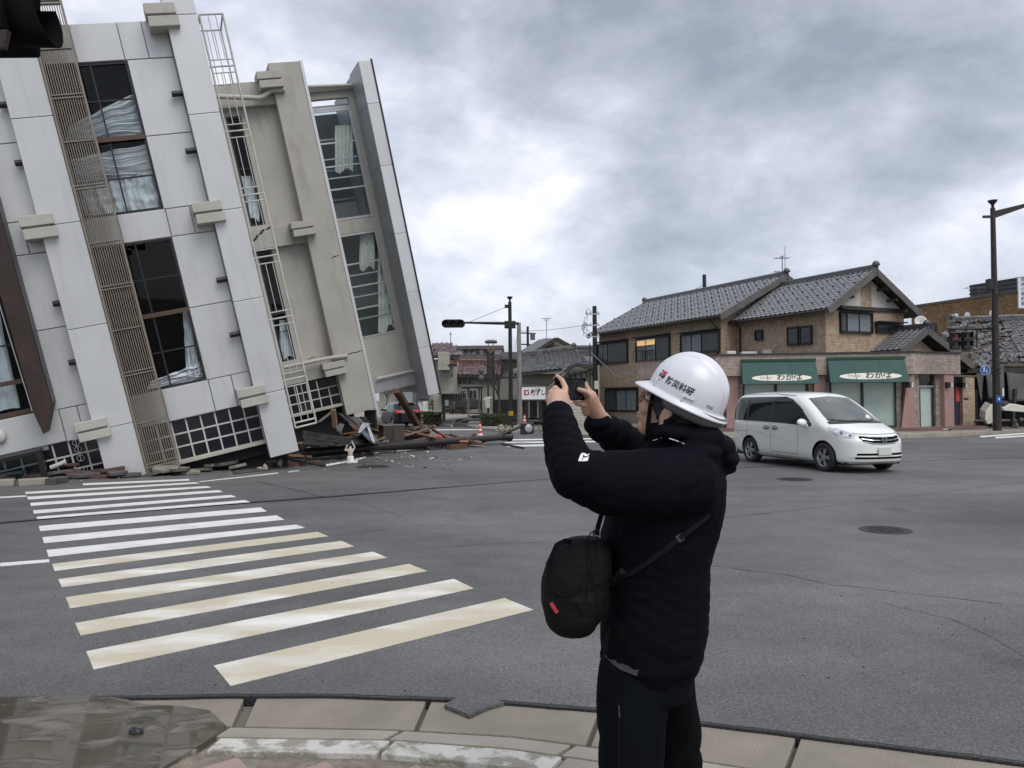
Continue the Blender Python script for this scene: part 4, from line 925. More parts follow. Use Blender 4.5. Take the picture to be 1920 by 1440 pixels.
def shopwin(u0, u1, um):
    f = front(u0, u1, M_SHOPGL, 'shop_window', .45, .02); bx('blind', M_BLIND, sh, PX(u0, .49), PX(u1, .49), .49, .50, ZS, ZF0-.03)
    for u in (u0, um, u1): x = PX(u, .4); bx('mullion', M_WOODD, f, x-.05, x+.05, .38, .449, ZS, ZF0-.03)
    bx('sill', M_WOODD, f, PX(u0), PX(u1), .38, .449, ZS, ZS+.08)
shopwin(1394, 1514, 1455); front(1515.5, 1527, M_BRICKG, 'brick_pier'); front(1527.3, 1548, M_PINKW, 'pillar', .2, .45); front(1548.3, 1555, M_BRICKG, 'brick_pier'); shopwin(1557, 1680, 1617); front(1681, 1690, M_BRICKG, 'brick_pier')
xx = PX(1537, .2); bx('meter_box', M_PINKW, sh, xx-.13, xx+.13, .12, .199, 1.25, 1.6); bx('meter_window', M_DARKWIN, sh, xx-.07, xx+.07, .10, .119, 1.38, 1.5)
# splayed pink pillar at the corner
def splay(u0b, u1b, u0t, u1t, vt, vb, y, name):
    MB().prism([(hit(SM, 1, y, u0b, vb).x, ZS), (hit(SM, 1, y, u1b, vb).x, ZS), (hit(SM, 1, y, u1t, vt).x, ZF0-.02), (hit(SM, 1, y, u0t, vt).x, ZF0-.02)], (y, y+.42)).build(name, M_PINKW, sh)
splay(1690.5, 1716, 1702, 1714, 702, 800, .14, 'pillar')
# entrance side, along the second face
d2 = (A2-A1).normalized(); n2 = V((-d2.y, d2.x)); RM = SM @ frame(V((A1.x, A1.y, 0)), V((d2.x, d2.y, 0)), V((n2.x, n2.y, 0)), EZ); RI = SM.inverted() @ RM
def rpx(u, off): return hit(RM, 1, off, u, 760).x
def rbox(name, m, u0, u1, off, th, z0=ZS, z1=ZF0-.022, par=sh):
    o = MB().box(rpx(u0, off), rpx(u1, off), off, off+th, z0, z1).build(name, m, par, fixn=False); o.matrix_local = RI; return o
rbox('brick_pier', M_BRICKG, 1714, 1724, .25, .2); rbox('brick_pier', M_BRICKG, 1755, 1771, .25, .2)
dr = rbox('door', M_SHOPGL, 1724, 1755, .40, .03); rbox('blind', M_BLIND, 1726, 1750, .46, .02, ZS, 1.98)
for u in (1724, 1750, 1754): rbox('door_frame', M_WOODD, u, u+2.2, .34, .059)
rbox('door_frame', M_STEEL, 1724, 1755, .33, .0595, 2.0, 2.08); rbox('pillar', M_PINKW, 1771.3, 1789, .05, .5)
rbox('door', M_BLUEDOOR, 1790, 1805, .75, .06); rbox('notice', M_REDPAPER, 1793.5, 1799.5, .735, .014, 1.35, 2.0)
for k in range(4):
    for j in range(6): rbox('door_panel', M_BLUEDOOR, 1791+k*3.4, 1793.8+k*3.4, .738, .0115, ZS+.15+j*.33, ZS+.4+j*.33)
rbox('wall', M_BRICK, 1805.5, 1828, .6, .3, ZS, 2.45); rbox('porch_roof', M_BOARD, 1789, 1832, .05, .9, 2.46, 2.54)
for u in (1708, 1782, 1809.5):
    o = rbox('wall_lamp', M_WOODD, u-3, u+2, -.12 if u < 1800 else .42, .17, 1.98, 2.22); rbox('lamp_shade', M_WHITEP, u+2.2, u+5, -.1 if u < 1800 else .44, .12, 2.0, 2.2)
rbox('mail_slot', M_DARKWIN, 1808, 1816, .58, .018, 1.42, 1.50)
# awnings with lettering
def awning(u0, u1, vt, vb):
    xa, xb = hit(SM, 1, -.1, u0, vt).x, hit(SM, 1, -.1, u1, vt).x; zt = hit(SM, 1, -.1, (u0+u1)/2, vt).z; zb = hit(SM, 1, -.62, (u0+u1)/2, vb).z
    MB().add([(xa, -.10, zt), (xb, -.10, zt), (xb+.03, -.62, zb), (xa-.03, -.62, zb), (xa, -.005, zt), (xb, -.005, zt), (xb+.03, -.005, zb), (xa-.03, -.005, zb)],
             [(3, 2, 1, 0), (0, 1, 5, 4), (1, 2, 6, 5), (3, 0, 4, 7), (2, 3, 7, 6), (4, 5, 6, 7)]).build('awning', M_GREEN, sh, .01)
    bx('awning_head', mat('dark_green', (.01, .06, .03), .6), sh, xa-.02, xb+.02, -.13, -.004, zt+.003, zt+.12)
    fx = V((1, 0, 0)); fy = (V((0, -.10, zt))-V((0, -.62, zb))).normalized(); fz = fx.cross(fy)
    for k in (1, 2): x_ = lerp(xa, xb, k/3); MB().beam(V((x_, -.10, zt))+fz*.002, V((x_, -.62, zb))+fz*.002, .025, .012, upv=fz).build('awning_seam', M_GREEN, sh)
    cx_ = lerp(xa, xb, .52); c = V((cx_, lerp(-.62, -.10, .27), lerp(zb, zt, .27)))+fz*.004; W_ = (xb-xa)*.40
    PM_ = frame(c, fx, fy, fz)
    MB().add([PM_ @ V((W_*math.copysign(abs(cos(a))**.8, cos(a)), .155*sin(a), 0)) for a in [2*pi*k/40 for k in range(40)]], [tuple(range(40))]).build('oval_panel', M_CREAMOV, sh, fixn=False)
    lettering('lettering', 'ファッション', .13, M_INK, sh, PM_ @ Matrix.Translation((-.66, 0, .003)) @ Matrix.Diagonal((.72, 1.25, 1, 1)), .001, bold=.002, shear=.2)
    lettering('lettering', 'わかば', .36, M_INK, sh, PM_ @ Matrix.Translation((.32, .01, .003)), .001, bold=.011, shear=.1, space=1.0)
awning(1390, 1529, 678, 720); awning(1552, 1696, 674, 717)
# the little tiled roof over the entrance
CA = D(1738, 613, 35.2); CMt = frame(V((CA.x, CA.y, 0)), E1, E2, EZ); cz = CA.z
CI = SM.inverted() @ CMt
cr_ = thing('entrance_annexe', 'small annexe with its own black tiled gable rising behind the brick fascia', 'building', M=CMt)
MB().prism([(-1.5, ZF1-.2), (3.2, ZF1-1.1), (3.2, cz-.6-.5*3.2), (0, cz-.45), (-1.5, cz-.55-.6*1.5)], (.5, .62)).build('gable_wall', M_BRICK, cr_); bx('wall', M_BRICK, cr_, 3.0, 3.18, .65, 4.2, .25, cz-.55-.5*3.0)
gable_roof(cr_, CMt, -1.25, 3.2, .5, 4.0, cz-.61*1.8, cz-.05, M_TILE, ind=120, ov=.55, vg=.5, slopes=(0, cz-.515*3.75), snow=False)
ad = D(1726, 603, 36); t = thing('satellite_dish', 'round white satellite dish on the little tiled roof', 'satellite dish', (ad.x, ad.y, ad.z))
dm = Matrix.Rotation(R(70), 4, 'X') @ Matrix.Rotation(R(-15), 4, 'Y'); MB().lathe([(.27, .06), (.2, .02), (.1, .0), (0.001, -.01)], 20, M=dm, cap=False).build('dish', M_WHITEP, t, sol=.01)
MB().tube([(0, 0, 0), (0, .1, -.3), (.05, .2, -.7)], .025, 6).build('mount', M_STEEL, t)
# roof antennas
def antenna(u, vtop, vbot, d, label, arms):
    b = D(u, vbot, d); tp = D(u, vtop, d); t = thing('tv_antenna', label, 'antenna', b)
    MB().tube([(0, 0, -.3), (0, 0, tp.z-b.z)], .025, 6).build('mast', M_BOARD, t)
    for h, hw, n in arms:
        z = (tp.z-b.z)*h; MB().tube([(-hw, 0, z), (hw, .05, z)], .018, 5).build('boom', M_BOARD, t)
        for k in range(n): x = lerp(-hw, hw, k/max(1, n-1)); MB().tube([(x, -.28, z+.01), (x, .3, z+.01)], .012, 4).build('rod', M_BOARD, t)
antenna(1467, 481, 519, 41.5, 'tall branched television antenna on the gable of the brick house', ((.92, .38, 5), (.25, .42, 6), (1.0, .05, 2)))
b = D(1472, 505, 41.5); MB().tube([b, D(1472, 462, 41.5)], .03, 6).build('whip_antenna', M_WHITEP); tag(bpy.data.objects['whip_antenna'], 'thin pale vertical whip antenna above the brick house roof', 'antenna')
antenna(1836, 540, 560, 54, 'flat wide television antenna on the roof of the brown brick building', ((1.0, .9, 9),))
# white things on the shop's flat roof
for u0, u1, v0, v1 in ((1364, 1380, 658, 664), (1392, 1420, 659, 664), (1434, 1455, 655.5, 663), (1462, 1472, 660, 664)):
    a = D(u0, v1, 37.5); b = D(u1, v0, 37.5); t = thing('roof_unit', 'small white metal unit on the flat roof of the clothes shop', 'roof unit', (a.x, a.y, a.z), group='white units on the flat roof')
    bx('casing', M_WHITEP, t, 0, b.x-a.x, 0, .4, 0, b.z-a.z, .02); bx('foot', M_DARKWIN, t, .03, b.x-a.x-.03, .05, .35, -.45, -.002)
# ---------------------------------------------------------------- brown brick building
g0 = D(1712, 760, 60); g1 = D(1920, 760, 51.3); g0.z = g1.z = 0; gxv = (g1-g0).normalized(); gyv = V((-gxv.y, gxv.x, 0)); GM = frame(g0, gxv, gyv, EZ); GL = (g1-g0).length+12
bb = thing('brown_building', 'brown brick flat roofed building rising behind the collapsed roof', 'building', M=GM)
bx('wall', M_BRICKB, bb, 0, GL, 0, 14, -.05, 8.5); bx('parapet_cap', M_BOARD, bb, -.08, GL+.05, -.08, 14, 8.501, 8.66)
for k in range(1, 5): bx('joint', M_WOODD, bb, k*3.0, k*3.0+.03, -.004, -.001, 0, 8.5)
def gw(px): a = hit(GM, 1, 0, px[0], px[3]); b = hit(GM, 1, 0, px[2], px[1]); f = bx('window', M_DARKWIN, bb, a.x, b.x, -.05, -.001, a.z, b.z); bx('pane', M_BLKGLASS, f, a.x+.08, (a.x+b.x)/2-.03, -.06, -.0505, a.z+.08, b.z-.08); bx('pane', M_SHUT, f, (a.x+b.x)/2+.03, b.x-.08, -.06, -.0505, a.z+.08, b.z-.08)
for q in ((1737, 606, 1756, 626), (1779, 603, 1808, 625), (1842, 593, 1890, 606), (1903, 591, 1935, 606)): gw(q)
for u, v in ((1796, 594), (1864, 588), (1817, 592)): p = hit(GM, 1, 0, u, v); MB().lathe([(.2, -.25), (.2, .12), (.12, .22), (0.01, .25)], 12, M=Matrix.Translation((p.x, -.16, p.z))).build('vent_hood', M_WHITEP, bb)
p = hit(GM, 1, 1.5, 1819, 560); q = hit(GM, 1, 1.5, 1930, 540)
bx('plant_screen', M_SHUT, bb, p.x, GL, 1.5, 8, 8.62, p.z+1.0)
for k in range(4): bx('screen_slat', M_WOODD, bb, p.x-.02, GL, 1.44, 1.499, 8.75+k*.28, 8.87+k*.28)
# ---------------------------------------------------------------- collapsed tiled house
k0 = D(1775, 760, 37.0); k1 = D(1990, 760, 35.5); k0.z = k1.z = 0; kx = (k1-k0).normalized(); ky = V((-kx.y, kx.x, 0)); KM = frame(k0, kx, ky, EZ); KL = (k1-k0).length+2.0
kh = thing('collapsed_house', 'collapsed house whose black tiled roof has slid over a crushed ground floor', 'house', M=KM)
M_LATH = mat('roof_boards', (.085, .06, .042), .9, 0, .3, 3, .3, 20)
M_TARP = mat('grey_sheet', (.105, .10, .095), .8, 0, .15, 1.5, .2, 10)
ke = V((1.0, 0, 2.95)); kr = V((1.0, 4.6, 5.55)); us = (kr-ke).normalized(); KW = KL-1.0; KH = (kr-ke).length
un = V((1, 0, 0)).cross(us)
dk = MB(); vs = [ke+V((-.4, 0, .1)), ke+V((KW, 0, -.1)), kr+V((KW, 0, 0)), kr+V((0.2, 0, 0))]; vs += [v_-un*.18 for v_ in vs]; dk.add(vs, [(0, 1, 2, 3), (7, 6, 5, 4), (0, 4, 5, 1), (1, 5, 6, 2), (2, 6, 7, 3), (3, 7, 4, 0)]); dk.build('roof_deck', M_LATH, kh)
def kkeep(u, v, x, y):
    n = NZ.noise(V((x*.9, y*.9, 3)))
    if u < .30: return random.random() < .84+.3*n
    if u < .44 and .3 < v < .6: return random.random() < .55
    if .58 < u < .8 and .46 < v < .56: return random.random() < .7
    return random.random() < .98
tile_roof(kh, KM, ke+un*.03, (1, 0, 0), us, KW, KH, M_TILEO, .30, .29, keep=kkeep, ind=300, mess=lambda u, v: (.45 if u < .42 else .28 if v < .25 else .07))
ridge(kh, kr+V((.2, 0, .1)), kr+V((KW, 0, .08)), M_TILEO)
# hanging grey wall sheets with gaps between
for i, (u0, u1, v0, v1, dz) in enumerate(((1828, 1846, 690, 752, .25), (1846, 1884, 683, 748, .1), (1885, 1935, 690, 752, .12), (1935, 2000, 692, 755, .1))):
    a = hit(KM, 1, -.02-.1*(i % 2), u0, v0); b = hit(KM, 1, -.02-.1*(i % 2), u1, v1); q = .28 if i < 3 else .05
    def fn(s_, t_, a=a, b=b, q=q, i=i): x = lerp(a.x, b.x, s_)+q*(1-t_)*(.5-s_)*(1.2 if i == 0 else .5); return V((x, a.y+.10*NZ.noise(V((x*1.4, t_*2, i)))-.25*(1-t_), lerp(b.z, a.z, t_)))
    MB().grid(fn, 10, 10).build('wall_sheet', M_TARP, kh, sol=.015)
kb_ = MB().box(.9, KL, .5, 3.5, .1, 2.7); kb_.build('dark_interior', M_INT, kh)
for u, tl in ((1829, .02), (1858, -.05), (1845, .35), (1896, .1)): p = hit(KM, 1, -.25, u, 770); MB().beam((p.x, -.3, .1), (p.x+tl*1.8, -.2, 1.9), .14, .14).build('post', mat('navy_post', (.02, .024, .035), .6), kh)
MB().beam((.9, -.05, 2.82), (KL, -.05, 2.72), .12, .22).build('eaves_board', M_WOODD, kh)
# sagging messy tiles that slid to the left of the roof
for k in range(26):
    if k == 0: tm = tilemesh(.30, .34, M_TILEO).mesh('roof_tile', M_TILEO)
    p = D(random.uniform(1757, 1800), random.uniform(628, 645), 39); o = inst('loose_tile', tm); o.location = p; o.rotation_euler = (random.gauss(.4, .4), random.gauss(0, .4), random.gauss(.2, .6))
    tag(o, 'loose black roof tile jumbled behind the small tiled gable', 'roof tile', 'loose tiles behind the small gable')
bx_ = D(1776, 652, 39.2); t = thing('tile_shelf', 'broken roof edge of boards carrying loose black tiles behind the gable', 'broken roof', (bx_.x, bx_.y, bx_.z)); bx('boards', M_LATH, t, -.7, .9, -.3, 1.5, -.5, -.02); bx('post', M_WOODD, t, .3, .45, .2, .35, -4.2, -.51)
# rubble at its foot
M_WOOD = mat('raw_timber', (.24, .145, .08), .8, 0, .3, 3, .2, 20); M_WOODG = mat('grey_timber', (.17, .14, .11), .85, 0, .3, 3, .2, 20)
M_MUDW = mat('clay_render', (.29, .25, .19), .95, 0, .25, 3, .5, 20)
chunk = [rock(.16, s_, 1.2, 1, .7, 1) for s_ in range(6)]
for i, me in enumerate(chunk): me.materials.append([M_CONC2, M_MUDW, M_CONC][i % 3])
def heap(n, u0, u1, v0, v1, lab, group, cat='rubble', sc=1., z0=.12, hmax=.5, name='rubble_chunk'):
    for k in range(n):
        u, v = random.uniform(u0, u1), random.uniform(v0, v1); p = G(u, v, z0); o = inst(name, chunk[k % 6]); s_ = sc*random.uniform(.5, 1.3)
        o.location = p+V((0, 0, random.random()**2*hmax)); o.scale = (s_, s_*random.uniform(.6, 1), s_*random.uniform(.5, .9)); o.rotation_euler = (random.random()*6, random.random()*6, random.random()*6); tag(o, lab.replace('lump', ['pale concrete lump', 'tan clay lump', 'grey concrete lump'][k % 3], 1) if 'concrete' not in lab and 'dark' not in lab and 'reddish' not in lab and 'white' not in lab and 'pale' not in lab else lab, cat, group)
def planks(n, u0, u1, v0, v1, lab, group, L=(.8, 2.2), z0=.12, hmax=.5, ms=None, wd=.09, name='timber'):
    for k in range(n):
        p = G(random.uniform(u0, u1), random.uniform(v0, v1), z0); l = random.uniform(*L); a = random.uniform(-.5, .5)+(pi if k % 2 else 0); sl_ = random.gauss(.08, .12)
        o = MB().box(-l/2, l/2, -wd/2*random.uniform(.6, 1.6), wd/2, -.03, .03).build(name, (ms or [M_WOOD, M_WOODG, M_WOODD])[k % 3]); o.location = p+V((0, 0, .06+random.random()*hmax)); o.rotation_euler = (random.gauss(0, .3), sl_, a); tag(o, ['raw brown ', 'weathered grey ', 'dark '][k % 3]+lab, 'timber', group)
heap(34, 1826, 1925, 785, 803, 'lump in the heap under the collapsed house', 'rubble lumps under the collapsed house', hmax=.35)
planks(26, 1826, 1925, 778, 802, 'splintered board sticking out of the heap under the collapsed house', 'broken boards under the collapsed house', hmax=.7)
for k in range(16): p = G(random.uniform(1830, 1920), random.uniform(786, 800), .12); o = inst('fallen_tile', tm); o.location = p+V((0, 0, .2+random.random()*.5)); o.rotation_euler = (random.random()*2, random.random()*2, random.random()*6); tag(o, 'black roof tile fallen into the heap under the collapsed house', 'roof tile', 'fallen tiles in the rubble heap')
# white bent panels in front of the rubble
def bent(name, label, px, d, thick, m, cat, prof):
    P_ = [D(*q, d) for q in px]; c = sum(P_, V())/len(P_)
    t = thing(name, label, cat, c)
    s = MB(); n = len(P_); vs = [p-c for p in P_]+[p-c+V((.1, prof, .12)) for p in P_]
    s.add(vs, [tuple(range(n)), tuple(range(2*n-1, n-1, -1))]+[(i, i+n, (i+1) % n+n, (i+1) % n) for i in range(n)]); s.build('shell', m, t, .03); return t
M_CREAMM = mat('cream_metal', (.60, .58, .50), .45, 0, .15, 3, dirt=(.3, .27, .22), ds=3, dlo=.55, dhi=.75)
t = bent('crushed_canopy', 'cream metal canopy crushed and tipped over in the rubble right of the pole', [(1880, 765), (1895, 757), (1935, 764), (1960, 776), (1935, 774), (1882, 770)], 33.9, .5, M_CREAMM, 'metal canopy', 1.1)
bent('crushed_box', 'cream metal box with dented sides lying left of the pole', [(1848, 772), (1858, 758), (1868, 764), (1866, 792), (1852, 796), (1847, 786)], 34.4, .5, M_CREAMM, 'metal box', .6)
bent('black_case', 'black case lying on top of the crushed cream canopy', [(1880, 756), (1897, 756), (1898, 762), (1880, 763)], 34.0, .3, M_BLACK, 'case', .5)
# scrap of white sheet on the shop pavement
p = G(1762, 806, .14); o = MB().grid(lambda u, v: V(((u-.5)*.95, (v-.5)*.5, .02+.07*abs(NZ.noise(V((u*3, v*3, 2)))))), 12, 8).build('torn_sheet', M_WHITEP); o.location = p; tag(o, 'torn white sheet lying on the pavement before the shop entrance', 'torn sheet')
# ---------------------------------------------------------------- street light pole and what hangs on it
def pole(label, u, vb, vt, d, r0, r1, z0=.12, name='street_light', m=M_DARKSTEEL, cat='street light'):
    b = D(u, vb, d); b.z = z0; h = D(u, vt, d).z-z0; t = thing(name, label, cat, b)
    MB().tube([(0, 0, 0), (0, 0, h*.35), (0, 0, h)], [r0, lerp(r0, r1, .45), r1], 14).build('pole', m, t)
    return t, h, b
sp, hp, bp_ = pole('tall dark brown street light with an arm reaching out to the right', 1870, 808, 390, 32.6, .17, .095)
MB().lathe([(.06, 0), (.06, .15), (.10, .18), (.19, .30), (.19, .33), (.05, .36)], 14, M=Matrix.Translation((0, 0, hp))).build('finial', M_DARKSTEEL, sp)
s = MB(); s.add([(.0, -.05, hp-.46), (.0, .05, hp-.46), (0, -.05, hp-.14), (0, .05, hp-.14), (2.4, -.03, hp+.36), (2.4, .03, hp+.36), (2.4, -.03, hp+.42), (2.4, .03, hp+.42)], [(0, 2, 6, 4), (1, 5, 7, 3), (2, 3, 7, 6), (0, 4, 5, 1), (4, 6, 7, 5), (0, 1, 3, 2)]); s.build('arm', M_DARKSTEEL, sp, .01)
bx('arm_stub', M_DARKSTEEL, sp, -.42, -.08, -.05, .05, hp-.42, hp-.32)
MB().box(2.3, 3.3, -.16, .16, hp+.34, hp+.45).build('lamp_head', M_DARKSTEEL, sp, .04)
zz1 = D(1870, 534, 32.6).z-.12; bx('control_box', M_BLACK, sp, -.30, -.10, -.14, .14, zz1-.22, zz1+.25, .02)
for v in (691, 699): z_ = D(1870, v, 32.6).z-.12; MB().lathe([(.185, -.035), (.185, .035)], 16, M=Matrix.Translation((0, 0, z_))).build('clamp', M_IRON, sp)
z_ = D(1870, 747, 32.6).z-.12; M_BLUE = mat('sign_blue', (.012, .085, .32), .45, 0, .08, 6); M_SIGNW = mat('sign_white', (.70, .71, .72), .5, 0, .05, 6)
bx('blue_plate', M_BLUE, sp, -.14, .09, -.20, -.185, z_-.18, z_+.13)
lettering('lettering', '4', .17, M_SIGNW, sp, frame(V((-.035, -.2015, z_-.03)), V((1, 0, 0)), V((0, 0, 1)), V((0, -1, 0))), .001, bold=.004)
bx('white_strip', M_SIGNW, sp, .13, .19, -.20, -.18, z_+.10, z_+.42)
# round blue pedestrian sign
t = thing('pedestrian_sign', 'round blue sign with white walking figures clamped to the brown street pole', 'road sign', D(1847, 694, 32.4))
MB().lathe([(.215, 0), (.215, .012)], 28, M=Matrix.Rotation(R(90), 4, 'X')).build('disc', M_BLUE, t); MB().lathe([(.20, 0), (.212, 0), (.212, .004), (.20, .004)], 28, M=Matrix.Rotation(R(90), 4, 'X') @ Matrix.Translation((0, 0, .0125)), cap=False).build('rim', M_SIGNW, t)
fg = MB()
for x, z, s_ in ((-.05, .04, 1.), (.06, -.05, .62)):
    fg.lathe([(.025*s_, 0), (.025*s_, .003)], 10, M=frame(V((x, -.0125, z+.10*s_)), V((1, 0, 0)), V((0, 0, 1)), V((0, -1, 0))))
    for a, b, w_ in (((0, .07), (0, -.01), .05), ((0, 0), (-.035, -.11), .022), ((0, 0), (.035, -.11), .022), ((.0, .06), (.055, .0), .016)):
        fg.beam((x+a[0]*s_, -.014, z+a[1]*s_), (x+b[0]*s_, -.014, z+b[1]*s_), .003, w_*s_, upv=V((1, 0, 0)))
tag(fg.build('figures', M_SIGNW, t), kind='stuff'); MB().beam((.2, .03, .0), (.5, .1, .0), .03, .04).build('bracket', M_IRON, t)
# crossing name sign
c0 = D(1909, 521, 32.2); t = thing('crossing_name_sign', 'upright white sign with blue characters on an arm at the right edge', 'sign', c0); hh = c0.z-D(1909, 575, 32.2).z; ww = .66
bx('board', M_SIGNW, t, 0, ww, 0, .04, -hh-.05, .02, .01)
for q in ((0, ww, .02, .045), (0, ww, -hh-.075, -hh-.05), (-.025, 0, -hh-.075, .045), (ww, ww+.025, -hh-.075, .045)): bx('edge', M_STEEL, t, q[0], q[1], -.008, .045, q[2], q[3])
M_INKB = mat('blue_ink', (.02, .05, .22), .5, 0, 0)
for i, ch in enumerate('河井小学校前'): lettering('lettering', ch, hh/6.6, M_INKB, t, frame(V((.19, -.003, -hh*(i+.42)/6)), V((1, 0, 0)), V((0, 0, 1)), V((0, -1, 0))), .001, bold=.004)
MB().beam((-.75, .1, -hh*.55), (.0, .08, -hh*.5), .08, .12).build('arm', M_DARKSTEEL, t)
# two signal heads on an arm left of the pole, turned away
ar = thing('signal_arm', 'dark horizontal arm with a hanging rod between pole and signals', 'signal arm', D(1870, 616, 32.9)); MB().tube([(0, 0, 0), (-2.1, -.05, .0)], .05, 8).build('arm', M_DARKSTEEL, ar); MB().tube([(-.88, -.02, 0), (-.9, -.02, -.82)], .03, 6).build('hanger', M_RUST, ar)
M_REDL = mat('dull_red_lens', (.20, .045, .04), .3, 0, .3, 12); M_LENS = mat('dark_lens', (.035, .035, .035), .2, 0, .3, 20)
def pedsignal(u, v, d, label, red):
    t = thing('pedestrian_signal', label, 'signal', D(u, v, d))
    MB().box(-.18, .18, -.12, .12, -.38, .36).build('housing', M_BLACK, t, .03)
    for z, m in ((.17, M_REDL if red else M_LENS), (-.19, M_LENS)):
        MB().box(-.13, .13, -.125, -.121, z-.13, z+.13).build('lens', m, t)
        MB().box(-.15, .15, -.30, -.122, z+.14, z+.155).build('visor', M_BLACK, t); [bx('visor', M_BLACK, t, e, e+.012, -.26, -.122, z-.05, z+.139) for e in (-.15, .138)]
    MB().tube([(0, 0, .36), (0, 0, .52)], .04, 8).build('hanger', M_BLACK, t); return t
pedsignal(1790, 639, 32.7, 'left one of the dark pedestrian signals, with a dull red upper lens', True); pedsignal(1812, 638, 32.7, 'black pedestrian signal beside the one with the red lens, both lenses dark', False)
# ================================================================ the street behind: houses, poles, hedges, tree, sign
z5 = lambda x, y: (780+x/4.8, 540+y/4.8)
M_WALLB = mat('weathered_render', (.34, .325, .28), .9, 0, .12, 1.5, .2, 20, dirt=(.25, .235, .2), ds=1, dlo=.5, dhi=.75)
M_WALLG = mat('grey_render', (.24, .235, .22), .9, 0, .12, 1.5, dirt=(.17, .16, .15), ds=1, dlo=.5, dhi=.75)
M_GREYROOF = mat('grey_sheet_roof', (.12, .12, .125), .6, 0, .12, 2)
M_REDROOF = mat('brown_sheet_roof', (.11, .085, .085), .6, 0, .12, 2)
M_STONE = mat('dark_stone', (.055, .055, .055), .85, 0, .4, 2, .4, 10)
M_WOODW = mat('weathered_wood', (.17, .16, .145), .9, 0, .2, 3)
M_CONCP = mat('concrete_pole', (.22, .21, .195), .85, 0, .15, 3)
def zrect(x0, y0, x1, y1, d):
    a = D(*z5(x0, y1), d); b = D(*z5(x1, y0), d); return a.x, b.x, a.z, b.z
def house(label, name, d, x=0): return thing(name, label, 'house' if 'hotel' not in name else 'hotel', D(*z5(x, 1150), d)*1)
def zb(par, name, m, q, d, th, dz=0, bev=0):
    x0, x1, z0, z1 = zrect(*q, d); L = par.location
    return bx(name, m, par, x0-L.x, x1-L.x, d-L.y, d+th-L.y, z0-L.z, z1-L.z, bev)
def zwin(par, q, d, gm=None):
    f = zb(par, 'window', M_STEEL, q, d, .08); x0, y0, x1, y1 = q; zb(f, 'pane', gm or M_BLKGLASS, (x0+4, y0+4, (x0+x1)/2-1.5, y1-4), d-.01, .009) if False else None
    for a, b in ((x0+4, (x0+x1)/2-2), ((x0+x1)/2+2, x1-4)):
        X0, X1, Z0, Z1 = zrect(a, y0+5, b, y1-5, d-.02); L = par.location; bx('pane', gm or M_BLKGLASS, f, X0-L.x, X1-L.x, d-.02-L.y, d-.001-L.y, Z0-L.z, Z1-L.z)
    return f
def zplane(par, q, d0, d1, th, m, name='roof_deck'):
    """sloping slab: q = four z5 points (eave left, eave right, ridge right, ridge left), eaves at distance d0, ridge at d1"""
    L = par.location; P_ = [D(*z5(*q[0]), d0)-L, D(*z5(*q[1]), d0)-L, D(*z5(*q[2]), d1)-L, D(*z5(*q[3]), d1)-L]
    s = MB(); vs = P_+[p-V((0, 0, th)) for p in P_]; s.add(vs, [(0, 1, 2, 3), (7, 6, 5, 4), (0, 4, 5, 1), (1, 5, 6, 2), (2, 6, 7, 3), (3, 7, 4, 0)]); s.build(name, m, par); return P_
def ztiles(par, P_, m, tw=.3, tl=.3, amp=0):
    ux = (P_[1]-P_[0]); uy = (P_[3]-P_[0]); W_ = ux.length; X = ux.normalized(); Y = (uy-X*uy.dot(X)); H_ = Y.length; Y.normalize()
    sl = uy.dot(X)/H_; sr = ((P_[2]-P_[0]).dot(X)-W_)/H_
    lo = min(0, sl*H_); hi = max(W_, W_+sr*H_)
    o = P_[0]+X*lo
    keep = lambda u, v, x, y: sl*(y+tl/2) <= x+lo+tw/2 <= W_+sr*(y+tl/2)
    tile_roof(par, Matrix.Translation(par.location), o+X.cross(Y)*.02, X, Y, hi-lo, H_, m, tw, tl, keep=keep, mess=.03)
# far hotel with its roof lettering
h = house('long grey hotel with dark roof bands and black rooftop lettering', 'hotel_building', 78, 360)
zb(h, 'wall', M_WALLG, (355, 660, 790, 1050), 78.4, 8); zb(h, 'roof', M_REDROOF, (350, 602, 780, 662), 77.2, 9); zb(h, 'sign_band', M_SIGNW, (360, 552, 770, 601), 78.2, 7); zb(h, 'upper_roof', M_REDROOF, (355, 516, 788, 551), 77.6, 8.5)
p = D(*z5(535, 577), 78)-h.location; lettering('lettering', 'ホテル ル', .62, M_INK, h, frame(p, V((1, 0, 0)), EZ, V((0, -1, 0))), .08, bold=.012)
# red tiled house
h = house('pale house with a glossy red tiled roof and small upper windows', 'red_roofed_house', 54, 370)
zb(h, 'wall', M_WALLB, (350, 780, 760, 1120), 54, 7)
P_ = zplane(h, [(362, 785), (770, 785), (770, 668), (372, 668)], 53.4, 56.5, .15, M_WOODD); ztiles(h, P_, M_TILER, .34, .36)
ridge(h, P_[3]+V((0, 0, .06)), P_[2]+V((0, 0, .06)), M_TILER)
for q in ((378, 806, 412, 872), (420, 806, 452, 872), (468, 806, 500, 870), (418, 918, 452, 998), (478, 918, 512, 998), (514, 918, 546, 998)): zwin(h, q, 53.9)
